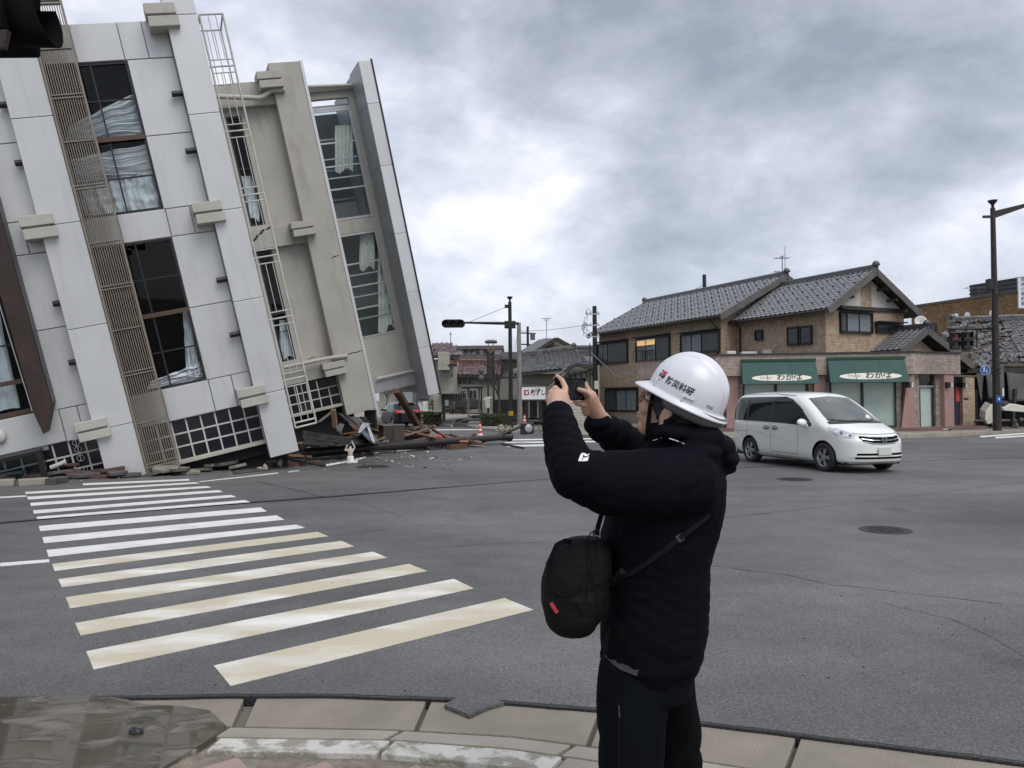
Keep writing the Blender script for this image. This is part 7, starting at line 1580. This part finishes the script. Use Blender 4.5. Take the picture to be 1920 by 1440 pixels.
# ================================================================ the man with the white helmet
M_SKIN = mat('skin', (.50, .31, .225), .5, 0, .10, 18, .12, 220, .4)
M_SKIN.node_tree.nodes['Principled BSDF'].inputs['Subsurface Weight'].default_value = .08
M_SKIN.node_tree.nodes['Principled BSDF'].inputs['Subsurface Radius'].default_value = (.012, .004, .002)
M_HAIR = mat('black_hair', (.010, .009, .009), .5, 0, .3, 60, .5, 160)
M_JACKET = mat('black_jacket', (.0030, .0033, .0062), .8, 0, .2, 5, .25, 26, .08)
M_PANTS = mat('black_trousers', (.0028, .0038, .0050), .85, 0, .2, 5, .25, 22, .08)
M_BAG = mat('black_bag_fabric', (.0045, .0048, .0054), .7, 0, .2, 6, .2, 30, .2)
M_STRAP = mat('black_webbing', (.007, .007, .008), .8, 0, .1, 40, spec=.12)
M_HELM = mat('white_helmet', (.66, .67, .71), .28, 0, .02, 2, 0, 30, .5, .1)
M_GREYSTRAP = mat('grey_webbing', (.028, .03, .036), .7, 0, .1, 30)
def ellip(c, r, ax=None, nu=24, nv=14):
    vs = []; A = ax or (V((1, 0, 0)), V((0, 1, 0)), V((0, 0, 1)))
    vs.append(c+A[2]*r[2])
    for j in range(1, nv):
        t = pi*j/nv
        for i in range(nu): p = 2*pi*i/nu; vs.append(c+A[0]*(r[0]*sin(t)*cos(p))+A[1]*(r[1]*sin(t)*sin(p))+A[2]*(r[2]*cos(t)))
    vs.append(c-A[2]*r[2]); fs = [(0, 1+i, 1+(i+1) % nu) for i in range(nu)]
    for j in range(nv-2): fs += [(1+j*nu+i, 1+(j+1)*nu+i, 1+(j+1)*nu+(i+1) % nu, 1+j*nu+(i+1) % nu) for i in range(nu)]
    k = len(vs)-1; fs += [(k, 1+(nv-2)*nu+(i+1) % nu, 1+(nv-2)*nu+i) for i in range(nu)]
    return vs, fs
def capsule_chain(s, pts, n=14):
    """tapered round limb through (point, radius) stations with spherical ends and joints"""
    P_ = [p for p, r in pts]; r_ = [r for p, r in pts]
    out, rr = [], []
    for i in range(len(P_)-1):
        for k in range(4): t = k/4; out.append(P_[i].lerp(P_[i+1], t)); rr.append(lerp(r_[i], r_[i+1], t))
    out.append(P_[-1]); rr.append(r_[-1])
    tb_ = MB().tube(out, rr, n); bm = bmesh.new(); vv = [bm.verts.new(p) for p in tb_.v]; [bm.faces.new([vv[i] for i in f]) for f in tb_.f]; bmesh.ops.remove_doubles(bm, verts=bm.verts, dist=1e-5); bm.verts.index_update(); s.add([v.co.copy() for v in bm.verts], [[v.index for v in f.verts] for f in bm.faces]); bm.free()
    for p, r in pts: s.add(*ellip(p, (r, r, r), nu=16, nv=10))
def loft(s, secs, n=28, pw=2.3):
    """closed body through horizontal sections (centre, half width, half depth, depth axis)"""
    vs = []
    for c, a, b in secs:
        for k in range(n):
            t = 2*pi*k/n; cc, ss = cos(t), sin(t); vs.append(c+V((a*math.copysign(abs(cc)**(2/pw), cc), b*math.copysign(abs(ss)**(2/pw), ss), 0)))
    fs = [(i*n+k, i*n+(k+1) % n, (i+1)*n+(k+1) % n, (i+1)*n+k) for i in range(len(secs)-1) for k in range(n)]
    fs += [tuple(range(n-1, -1, -1)), tuple((len(secs)-1)*n+k for k in range(n))]; s.add(vs, fs)
def fuse(s, name, m, par, vox, smooth=4, fn=None, fac=.5):
    """melts overlapping volumes into one continuous skin"""
    o = s.build(name, m, None); q = o.modifiers.new('r', 'REMESH'); q.mode = 'VOXEL'; q.voxel_size = vox; q.use_smooth_shade = True
    if smooth: q = o.modifiers.new('s', 'SMOOTH'); q.iterations = smooth; q.factor = fac
    me = evalmesh(o, name); o.modifiers.clear(); old = o.data; o.data = me; bpy.data.meshes.remove(old)
    me.materials.clear(); me.materials.append(m)
    if fn:
        nn = [v.normal.copy() for v in me.vertices]
        for v, n_ in zip(me.vertices, nn): v.co += n_*fn(v.co, n_)
        me.update()
    for p in me.polygons: p.use_smooth = True; p.material_index = 0
    if par: o.parent = par
    return o
PS = D(1230, 1440, 2.62); PB = V((PS.x, 2.62, 0))
man = thing('person', 'person in black padded jacket and white helmet photographing with raised arms', 'person'); IDM = Matrix.Identity(4)
FH = V((-.87, .49, 0)).normalized(); LF = V((-FH.y, FH.x, 0)); LF = V((FH.y*-1, FH.x, 0)); 
# his left points to the camera
if LF.y > 0: LF = -LF
PT = R(27); HF = FH*cos(PT)+EZ*sin(PT); HU = -FH*sin(PT)+EZ*cos(PT)
HC = D(1262, 765, 2.62)
def hp_(x, y, z): return HC+HF*x+LF*y+HU*z
# ---- body: head, neck, hidden torso and limbs, hands, as one skin
bd = MB()
bd.add(*ellip(hp_(0, 0, .03), (.098, .078, .105), (HF, LF, HU)))                       # cranium
bd.add(*ellip(hp_(.035, 0, -.045), (.062, .060, .075), (HF, LF, HU)))                  # face
bd.add(*ellip(hp_(.052, 0, -.100), (.036, .038, .030), (HF, LF, HU)))                  # chin
bd.add(*ellip(hp_(.015, 0, -.075), (.050, .062, .045), (HF, LF, HU)))                  # jaw
bd.add(*ellip(hp_(.090, 0, .015), (.018, .055, .014), (HF, LF, HU)))                   # brow
bd.add(*ellip(hp_(.102, 0, -.030), (.020, .014, .022), (HF, LF, HU))); capsule_chain(bd, [(hp_(.094, 0, .005), .010), (hp_(.108, 0, -.03), .012)])   # nose
for s_ in (-1, 1):
    bd.add(*ellip(hp_(.070, s_*.042, -.035), (.028, .022, .028), (HF, LF, HU)))        # cheeks
    bd.add(*ellip(hp_(-.012, s_*.080, -.022), (.021, .009, .035), (HF, (LF-HF*.5*s_).normalized() if s_ > 0 else (LF+HF*.5).normalized(), HU)))   # ears
    bd.add(*ellip(hp_(-.010, s_*.078, -.052), (.011, .009, .014), (HF, LF, HU)))
bd.add(*ellip(hp_(.094, 0, -.068), (.013, .026, .008), (HF, LF, HU))); bd.add(*ellip(hp_(.091, 0, -.080), (.012, .023, .008), (HF, LF, HU)))       # lips
NB = D(1290, 850, 2.63); capsule_chain(bd, [(hp_(-.02, 0, -.05), .062), (NB, .066)])
capsule_chain(bd, [(NB, .08), (D(1245, 1000, 2.63), .11), (D(1225, 1240, 2.63), .11)])
def pxr(u, v, d, r): return (D(u, v, d), r)
LSH, LEL, LWR = D(1272, 893, 2.47), D(1078, 888, 2.36), D(1046, 778, 2.55)
RSH, REL, RWR = D(1225, 880, 2.86), D(1188, 850, 2.98), D(1124, 781, 2.84)
capsule_chain(bd, [(LSH, .05), (LEL, .04), (LWR, .027)]); capsule_chain(bd, [(RSH, .05), (REL, .04), (RWR, .029)])
capsule_chain(bd, [(D(1190, 1260, 2.55), .07), (V((.40, 2.52, .45)), .05), (V((.42, 2.5, .08)), .035)]); capsule_chain(bd, [(D(1260, 1260, 2.72), .07), (V((.57, 2.76, .45)), .05), (V((.58, 2.75, .08)), .035)])
# left hand, nearest the camera: palm, curled fingers, forefinger on the top edge
def finger(*st): capsule_chain(bd, [pxr(*q) for q in st], 10)
capsule_chain(bd, [(LWR, .027), pxr(1045, 762, 2.575, .031), pxr(1046, 746, 2.60, .031)])
capsule_chain(bd, [pxr(1034, 765, 2.58, .017), pxr(1035, 744, 2.60, .017)]); capsule_chain(bd, [pxr(1057, 768, 2.575, .017), pxr(1056, 745, 2.60, .019)])
finger((1059, 739, 2.60, .0125), (1060, 727, 2.625, .0108), (1054, 713, 2.65, .0092), (1044, 705, 2.665, .0075))
finger((1047, 735, 2.61, .0125), (1041, 728, 2.63, .0115), (1036, 731, 2.665, .0095), (1041, 736, 2.68, .008))
finger((1039, 741, 2.60, .012), (1033, 736, 2.625, .011), (1029, 740, 2.66, .009), (1036, 745, 2.675, .0075))
finger((1033, 749, 2.595, .011), (1028, 746, 2.62, .0098), (1026, 751, 2.65, .008), (1033, 755, 2.665, .007))
finger((1060, 768, 2.585, .0125), (1064, 755, 2.615, .0115), (1062, 743, 2.645, .0095))
# right hand: thumb on the near edge of the screen, forefinger along the top, others under the phone
capsule_chain(bd, [(RWR, .029), pxr(1112, 762, 2.82, .031), pxr(1105, 745, 2.80, .029)]); capsule_chain(bd, [pxr(1100, 772, 2.82, .019), pxr(1096, 755, 2.80, .018)]); capsule_chain(bd, [pxr(1118, 763, 2.83, .018), pxr(1109, 742, 2.81, .018)])
finger((1106, 742, 2.80, .0125), (1103, 731, 2.81, .0105), (1097, 719, 2.81, .009), (1089, 714, 2.80, .0075))
finger((1102, 741, 2.775, .0125), (1095, 734, 2.74, .011), (1085.5, 730.5, 2.72, .009))
finger((1094, 752, 2.79, .0115), (1086, 750, 2.80, .0108), (1078, 750.5, 2.80, .009), (1073, 747, 2.80, .0075))
finger((1094, 759, 2.79, .0115), (1087, 757, 2.785, .0105), (1080, 756, 2.78, .009), (1076, 751, 2.78, .0075))
fuse(bd, 'body', M_SKIN, man, .0032, 5)
# eyes and brows, hair
for s_ in (-1, 1):
    MB().add(*ellip(hp_(.080, s_*.032, -.005), (.012, .012, .012), (HF, LF, HU))).build('eye', mat('eye_white', (.6, .58, .55), .2), man)
hr = MB(); hr.add(*ellip(hp_(-.006, 0, .036), (.102, .084, .104), (HF, LF, HU))); hr.add(*ellip(hp_(-.05, 0, -.01), (.064, .076, .07), (HF, LF, HU)))
for s_ in (-1, 1): hr.add(*ellip(hp_(.016, s_*.070, .012), (.040, .011, .048), (HF, LF, HU))); hr.add(*ellip(hp_(.012, s_*.075, -.020), (.012, .008, .030), (HF, LF, HU)))
fuse(hr, 'hair', M_HAIR, man, .004, 3, lambda p, n: .0018*NZ.noise(p*160))
# ---- helmet
HMm = frame(hp_(-.020, 0, .050), HF, LF, HU)
ha, hb_, hc = .133, .114, .151
he = MB(); nth, nph = 96, 40; sc_ = 1.0
def hdome(th, ph, k=0.):
    x = (ha+k)*cos(ph)*cos(th)-.004; y = (hb_+k)*cos(ph)*sin(th); z = (hc+k)*sin(ph)**.92
    if z > .02:
        f_ = min(1, (z-.02)/.06)*(1 if abs(x) < .12 else max(0, 1-(abs(x)-.12)/.02))
        rg = sum(math.exp(-((y-c)/.0075)**2) for c in (-.036, 0, .036))*.0065*f_
        L0 = V((x, y, z)).normalized(); return V((x, y, z))+L0*rg
    return V((x, y, z))
vs = []; rim = []
for j in range(nph+1):
    ph = (pi/2)*(1-j/nph)
    for i in range(nth): vs.append(hdome(2*pi*i/nth, ph))
for dz, ex, fl in ((-.004, .004, .3), (-.010, .010, .75), (-.015, .016, 1.0), (-.0185, .0165, 1.0), (-.019, .010, .8), (-.014, .0, .4)):
    for i in range(nth):
        th = 2*pi*i/nth; c = cos(th); fr = max(0, c)**3; bk = max(0, -c)**2
        r_ = ex*(1+.5*bk)+fl*.030*fr; x = (ha+r_)*c-.004; y = (hb_+r_*(1-.35*fr))*sin(th); vs.append(V((x, y, dz*(1+.3*fr)+fl*(-.006*fr*abs(c)))))
nr = nph+6; fs = [(j*nth+i, (j+1)*nth+i, (j+1)*nth+(i+1) % nth, j*nth+(i+1) % nth) for j in range(nr) for i in range(nth)]
he.add(vs, fs, 0, True); hm = he.build('helmet', M_HELM, man, sol=.0025); hm.matrix_local = HMm
def onh(x, y_up, k=.0034):
    """point on the left flank of the helmet shell"""
    z = y_up; q = max(0., 1-((x+.004)/ha)**2-(abs(z)/hc)**(2/.92)); return V((x, (hb_)*sqrt(q)+k, z))
def hel_text(body, size, x0, z0, slope=0, m=M_INK, bold=.0, sx=1.):
    vs, fs = tdata(body, size, 0, bold=bold); o = MB().add([onh(x0-p.x*sx, z0+p.y+p.x*slope) for p in vs], fs).build('lettering', m, man, fixn=False); o.matrix_local = HMm; return o
hel_text('防災科研', .0265, .002, .040, .0, bold=.0006, sx=.98); hel_text('056', .0145, -.108, .018, 0, sx=.8); hel_text('NIED', .006, .080, .028, 0)
M_LOGOR = mat('logo_red', (.55, .015, .05), .4, 0, 0)
def hel_poly(pts, m, nm='emblem'):
    o = MB().add([onh(.078-x, .049+y, .0036) for x, y in pts], [tuple(range(len(pts)))]).build(nm, m, man, fixn=False); o.matrix_local = HMm
hel_poly([(-.006, .010), (.017, .014), (.010, .001), (.004, -.004)], M_LOGOR); hel_poly([(-.011, -.011), (-.011, -.003), (-.007, .003), (-.004, .002), (-.004, -.011)], M_INK); hel_poly([(-.001, .0), (.003, -.004), (.003, -.012), (-.001, -.012)], M_INK); hel_poly([(.003, -.012), (.012, -.012), (.0145, .003), (.008, -.002), (.004, -.007)], M_INK); hel_poly([(-.009, .012), (-.001, .014), (-.005, .009), (-.008, .005)], M_INK)
# clip, slot covers
for x0, x1, z0, z1 in ((-.028, -.024, .0, .022), (-.062, -.028, .017, .022), (.086, .090, -.006, .028)):
    s = MB().grid(lambda u, v: onh(lerp(x0, x1, u), lerp(z0, z1, v), .004), 6, 6); o = s.build('clip', M_HELM, man, sol=.004); o.matrix_local = HMm
lin = MB().lathe([(.128, -.0), (.120, -.03), (.112, -.045)], 32, cap=False, M=Matrix.Diagonal((1, .82, 1, 1))); o = lin.build('helmet_band', mat('grey_liner', (.16, .16, .165), .7), man, sol=.003); o.matrix_local = HMm @ Matrix.Translation((-.03, 0, -.004))
# chin straps and glasses
def strap3(pts, w_, m=M_STRAP, nm='chin_strap', th=.003, upv=None):
    P_ = [V(p) for p in pts]; out = []
    for i in range(len(P_)-1):
        for k in range(5): out.append(P_[i].lerp(P_[i+1], k/5))
    out.append(P_[-1]); vs = []
    for i, p in enumerate(out):
        d = (out[min(i+1, len(out)-1)]-out[max(i-1, 0)]).normalized(); n_ = (CAM-p).normalized() if upv is None else upv; b = d.cross(n_).normalized()*w_/2; vs += [p-b, p+b]
    o = MB().add(vs, [(2*i, 2*i+1, 2*i+3, 2*i+2) for i in range(len(out)-1)], 0, False).build(nm, m, man, sol=min(th, .0016)); return o
strap3([hp_(.060, .084, .030), hp_(.050, .078, -.02), hp_(.034, .071, -.075), hp_(.024, .064, -.105), hp_(.02, .05, -.12)], .015)
strap3([hp_(-.055, .086, .015), hp_(-.030, .089, -.030), hp_(.005, .080, -.064), hp_(.034, .071, -.080)], .015); strap3([hp_(.020, .062, -.110), hp_(.03, .03, -.137), hp_(.03, -.03, -.137)], .014)
s = MB()
for s_ in (-1, 1):
    c = hp_(.108, s_*.034, -.012); s.tube([c+LF*(.025*cos(a))*1+HU*(.022*sin(a))-HF*(.006*abs(cos(a)) if s_*cos(a) > 0 else 0) for a in [2*pi*k/20 for k in range(21)]], .0016, 6); s.tube([hp_(.104, s_*.058, -.006), hp_(.06, s_*.082, -.004), hp_(-.01, s_*.083, .002)], .002, 6)
s.tube([hp_(.110, -.010, -.008), hp_(.113, 0, -.006), hp_(.110, .010, -.008)], .0018, 6)
gl = s.build('glasses', mat('red_brown_frame', (.06, .012, .010), .3), man)
for s_ in (-1, 1): MB().add([hp_(.107, s_*.034, -.012)+LF*(.024*cos(a))+HU*(.021*sin(a)) for a in [2*pi*k/20 for k in range(20)]], [tuple(range(20))]).build('lens', glassmat('spectacle', (.85, .87, .88), .02), gl, fixn=False)
# ---- jacket
jk = MB()
def sec(v, l, r, d=2.64, hd=.17, zadj=0.): a, b = D(l, v, d), D(r, v, d); c = (a+b)/2; return (V((c.x, d, c.z+zadj)), (b.x-a.x)/2, hd)
loft(jk, [sec(1274, 1170, 1278, 2.63, .14), sec(1262, 1145, 1293, 2.63, .165), sec(1235, 1130, 1312, 2.63, .18), sec(1180, 1131, 1324, 2.63, .185), sec(1120, 1134, 1326, 2.63, .18), sec(1060, 1128, 1328, 2.63, .18), sec(1000, 1126, 1343, 2.63, .19), sec(950, 1140, 1354, 2.63, .20), sec(900, 1170, 1356, 2.64, .205), sec(860, 1195, 1345, 2.65, .20), sec(832, 1215, 1335, 2.65, .15), sec(812, 1228, 1330, 2.64, .10)])
# hips dip lower at the back right
jk.add(*ellip(D(1232, 1255, 2.60), (.115, .13, .05)))
capsule_chain(jk, [(D(1282, 905, 2.50), .118), (D(1210, 908, 2.44), .112), (D(1140, 906, 2.39), .100), (D(1080, 889, 2.355), .080)], 18)
capsule_chain(jk, [(D(1080, 889, 2.355), .080), (D(1062, 850, 2.42), .069), (D(1052, 810, 2.48), .060), (D(1047, 781, 2.535), .053)], 18)
capsule_chain(jk, [(D(1232, 880, 2.82), .112), (D(1195, 850, 2.93), .080), (D(1160, 822, 2.90), .071), (D(1122, 797, 2.855), .052)], 18)
# hood: a thick roll round the neck and a bag of cloth behind
for (u, v, d, rx, ry, rz, tl) in ((1240, 808, 2.60, .050, .06, .030, 0), (1265, 812, 2.54, .07, .06, .036, 0), (1310, 822, 2.55, .085, .07, .05, 0), (1335, 838, 2.63, .075, .12, .055, 0), (1352, 858, 2.64, .055, .12, .042, 0), (1300, 850, 2.53, .09, .08, .045, 0), (1345, 878, 2.66, .060, .11, .022, 0), (1290, 818, 2.72, .08, .06, .04, 0), (1236, 820, 2.66, .05, .09, .03, 0)):
    jk.add(*ellip(D(u, v, d), (rx, ry, rz)))
def puff(t, k=.75): return abs(sin(t))**k-.62
def ridged(x): return 1-abs(x)*2
fwL = (LWR-LEL).normalized(); uaL = (LEL-LSH).normalized(); fwR = (RWR-REL).normalized()
def folds(p, n):
    q = p*1.0; d = .0028*NZ.noise(q*11)
    # fine sharp wrinkles, broken up so that they come and go
    g = NZ.noise(V((q.x*4.1, q.y*4, q.z*4.3+7)))
    d += .0035*max(0, g+.25)*(ridged(NZ.noise(V((q.x*9+q.z*13, q.y*9, q.z*19-q.x*6))))-.55)
    d += .0022*(ridged(NZ.noise(V((q.x*26-q.z*18, q.y*20, q.z*30+q.x*15))))-.5)*max(0, .4-g)
    onfore = (p-LEL).dot(fwL); offL = ((p-LEL)-fwL*onfore).length; a = (p-LSH).dot(uaL); offU = ((p-LSH)-uaL*a).length
    if -.02 < onfore < .4 and offL < .10:
        w = NZ.noise(V((p.x*7, p.y*7, 3+p.z*3))); d += .0075*puff(onfore*62+4.5*w+p.x*22)*(.5+.7*abs(w))
    elif a > .04 and offU < .135:
        w = NZ.noise(V((p.x*5, p.z*5, 8))); d += .0065*puff(a*22+5*w+p.z*26)*(.35+1.0*abs(w))
    elif (p-REL).dot(fwR) > 0 and p.y > 2.74: d += .007*puff((p-REL).dot(fwR)*52+3*NZ.noise(p*8))
    elif p.z < 1.17:
        w = NZ.noise(V((p.x*4, p.y*4, p.z*3))); hgt = max(0., min(1., (1.19-p.z)/.12)); c = .35+1.1*abs(NZ.noise(V((p.x*3+4, p.y*3, p.z*6))))
        d += .0048*puff(p.z*52+8.5*w+p.x*9+p.y*6)*c*hgt
    else:
        w = NZ.noise(V((p.x*5, p.y*5, p.z*5+3))); d += .0075*puff((p.x*.9-p.z*.8)*24+5*w)*(.3+.9*abs(w))
    return d
jo = fuse(jk, 'jacket', M_JACKET, man, .0058, 8, folds)
jb = BVHTree.FromPolygons([tuple(v.co) for v in jo.data.vertices], [tuple(p.vertices) for p in jo.data.polygons])
def onj(u, v, k=.004, tree=None):
    r = ray(u, v).normalized(); h, n_, ix, ds = (tree or jb).ray_cast(CAM, r); return (h - r*k) if h else D(u, v, 2.45)
for q in ([(1255, 822), (1268, 826), (1283, 832.5)], [(1224, 826), (1232, 823.5), (1240, 821)]): strap3([onj(*p, .003) for p in q], .003, M_SIGNW, 'piping', .001)
# emblem on the sleeve: slanted white block with dark cuts
def jpoly(pts, m, k=.003): MB().add([onj(*p, k) for p in pts], [tuple(range(len(pts)))]).build('sleeve_emblem', m, man, fixn=False)
jpoly([(1084, 864), (1088, 853), (1091, 849), (1095, 850), (1090, 865)], M_SIGNW); jpoly([(1091, 865), (1094, 858), (1104, 857), (1102, 864)], M_SIGNW); jpoly([(1092, 849), (1098, 850), (1105, 856), (1096, 855)], M_SIGNW, .0035); jpoly([(1099, 853), (1106, 850), (1104, 853)], M_SIGNW)
# cuffs and the hem drawstring band, seams
strap3([onj(1137, 1226, .004), onj(1152, 1240, .004), onj(1165, 1250, .004), onj(1196, 1262, .004)], .020, M_GREYSTRAP, 'hem_band'); 
for q in ([(1215, 800), (1205, 818), (1190, 838)], [(1345, 990), (1330, 945), (1322, 925)], [(1270, 826), (1300, 846), (1330, 880), (1350, 905)]): strap3([onj(*p, .001) for p in q], .004, M_STRAP, 'seam', .003)
# ---- trousers and shoes
tr_ = MB()
def leg(pts):
    loft(tr_, [(V((x, y, z)), a, b) for x, y, z, a, b in pts], 24, 2.2)
def zat(v, d): return D(1200, v, d).z
def xat(u, d): return D(u, 1300, d).x
leg([(xat(1196, 2.56), 2.60, .78, .125, .13), (xat(1190, 2.55), 2.57, .70, .118, .12), (xat(1182, 2.53), 2.54, .58, .108, .11), (xat(1180, 2.52), 2.52, .46, .100, .105), (xat(1182, 2.52), 2.51, .30, .095, .10), (xat(1184, 2.5), 2.50, .16, .09, .10), (xat(1186, 2.5), 2.50, .05, .095, .11)])
leg([(xat(1240, 2.72), 2.70, .78, .115, .13), (xat(1245, 2.74), 2.74, .70, .105, .12), (xat(1254, 2.76), 2.76, .58, .095, .11), (xat(1263, 2.78), 2.78, .46, .088, .10), (xat(1268, 2.78), 2.79, .30, .086, .098), (xat(1270, 2.78), 2.79, .16, .085, .098), (xat(1270, 2.78), 2.79, .05, .09, .105)])
loft(tr_, [(V((xat(1212, 2.63), 2.63, .66)), .150, .165), (V((xat(1212, 2.63), 2.63, .92)), .150, .165)], 24)
to = fuse(tr_, 'trousers', M_PANTS, man, .0075, 6, lambda p, n: .008*NZ.noise(V((p.x*9, p.y*9, p.z*3)))+.020*puff((p.x*2.6-p.z*1.5)*8+6*NZ.noise(V((p.x*3, p.y*3, p.z*2.5))), .6)*max(0, .4+1.3*NZ.noise(V((p.x*4, p.y*4, p.z*3+9)))))
tb2 = BVHTree.FromPolygons([tuple(v.co) for v in to.data.vertices], [tuple(p.vertices) for p in to.data.polygons])
strap3([onj(1160, 1322, .002, tb2), onj(1162, 1346, .002, tb2)], .004, M_GREYSTRAP, 'zip_pull', .002); strap3([onj(1161, 1350, .001, tb2), onj(1161, 1400, .001, tb2), onj(1161, 1438, .001, tb2)], .004, M_STRAP, 'seam', .002)
for x, y in ((xat(1186, 2.5), 2.5), (xat(1270, 2.78), 2.79)):
    s = MB(); c = V((x, y, .045))+FH*.05; s.add(*ellip(c, (.14, .052, .05), (FH, LF, EZ))); s.add(*ellip(c+FH*.06-EZ*.01, (.085, .05, .038), (FH, LF, EZ))); o = fuse(s, 'shoe', M_STRAP, man, .008, 3)
    for v in o.data.vertices: v.co.z = max(.001, v.co.z)
# ---- phone held in both hands
UPP = (EZ*cos(R(8))-FH*sin(R(8))); FP = V((-.70, .71, 0)).normalized(); LP = V((-FP.y, FP.x, 0)); UPP = (EZ*cos(R(6))-FP*sin(R(6))); PMx = frame(D(1068.5, 729.5, 2.715), -LP, FP*cos(R(6))+EZ*sin(R(6)), UPP)
ph = thing('smartphone', 'black smartphone in a thick case held up sideways by the man', 'phone', M=PMx)
MB().box(-.077, .077, -.005, .006, -.039, .039).build('case', M_SIGBLK, ph, .004)
M_PSCR = mat('phone_screen', (.022, .024, .028), .2, 0, .7, 18, 0, 30, .2)
MB().box(-.070, .070, -.0062, -.0052, -.034, .034).build('screen', M_PSCR, ph)
for sx in (-1, 1):
    for sz in (-1, 1): MB().box(sx*.072-.007, sx*.072+.007, -.008, .008, sz*.034-.007, sz*.034+.007).build('case_corner', M_SIGBLK, ph, .004)
MB().box(.030, .070, .0062, .009, .005, .034).build('camera_block', M_BLACK, ph, .002)
# ---- shoulder bag
BC = D(1088, 1098, 2.52); bg = thing('shoulder_bag', 'black shoulder bag with a small red label hanging at the man\'s front', 'bag', BC)
s = MB()
def bagf(u, v):
    t = pi*(v); p = 2*pi*u; z = .165*cos(t); r = sin(t)**.62; a = .112*r*(1+.06*cos(t+.6)); b = .085*r
    x = a*cos(p)-.012*sin(t*1.0)+.02*(z/.165); y = b*sin(p); k = 1+.05*NZ.noise(V((x*14, y*14, z*14)))
    if z > .0+.25*x: k += .05*min(1, (z-.25*x)/.012)
    if z < -.02 and x < .04: k += .045*min(1, (-.02-z)/.01)*min(1, (.04-x)/.01)
    if abs(x-.052) < .006: k -= .04
    k -= .05*max(0, ridged(NZ.noise(V((x*12+z*9, y*9, z*14))))-.6)
    return V((x*k, y*k, z*(1 if z < 0 else .97)))
s.grid(bagf, 120, 90); s.build('bag_body', M_BAG, bg, fixn=True)
bbm = BVHTree.FromPolygons([tuple(V(p)+BC) for p in s.v], s.f)
def onb(u, v, k=.004):
    r = ray(u, v).normalized(); h, n_, ix, ds = bbm.ray_cast(CAM, r); return (h-r*k)-BC if h else D(u, v, 2.46)-BC
def bstrap(px, w_, nm, m=M_STRAP, k=.004, th=.003):
    o = strap3([onb(*p, k)+BC for p in px], w_, m, nm, th); o.parent = bg
    for v in o.data.vertices: v.co -= BC
bstrap([(1100, 1014), (1106, 1040), (1110, 1075), (1112, 1105)], .008, 'zip'); bstrap([(1092, 1013), (1100, 1045), (1104, 1085), (1100, 1120), (1090, 1150)], .005, 'seam'); bstrap([(1032, 1075), (1040, 1105), (1055, 1117), (1075, 1112), (1092, 1095), (1104, 1080)], .009, 'handle')
bstrap([(1033, 1130), (1039, 1140), (1045, 1149)], .012, 'red_label', mat('red_label', (.30, .012, .02), .6)); bstrap([(1026, 1105), (1050, 1125), (1080, 1130), (1095, 1150)], .004, 'seam')
hd_ = [D(1030, 1082, 2.47)-BC, D(1032, 1050, 2.46)-BC, D(1044, 1022, 2.46)-BC, D(1060, 1014, 2.47)-BC, D(1076, 1018, 2.50)-BC]
o = strap3([p+BC for p in hd_], .016, M_STRAP, 'handle'); o.parent = bg
for v in o.data.vertices: v.co -= BC
for (u, v) in ((1103, 1012), (1112, 1004), (1118, 1000)): p = onb(u, v)-V((0, .0, 0)); MB().tube([p+V((.010*cos(a), 0, .012*sin(a))) for a in [2*pi*k/12 for k in range(13)]], .0025, 6).build('buckle', M_BLACK, bg)
def bodystrap(px, w_, nm, m=M_STRAP):
    o = strap3([onj(*p, .005) for p in px], w_, m, nm, .003); o.parent = bg
    for v in o.data.vertices: v.co -= BC
bodystrap([(1150, 1095), (1168, 1080), (1185, 1074), (1215, 1054), (1245, 1033), (1275, 1009), (1300, 990), (1330, 965)], .016, 'shoulder_strap'); bodystrap([(1146, 1098), (1152, 1088), (1162, 1078)], .024, 'buckle', M_BLACK); bodystrap([(1166, 1078), (1172, 1070)], .03, 'buckle', M_BLACK); bodystrap([(1270, 1012), (1280, 1005)], .024, 'buckle', M_BLACK)
o = strap3([D(1118, 1003, 2.47), D(1122, 985, 2.5), D(1128, 965, 2.52)], .016, M_STRAP, 'shoulder_strap'); o.parent = bg
for v in o.data.vertices: v.co -= BC
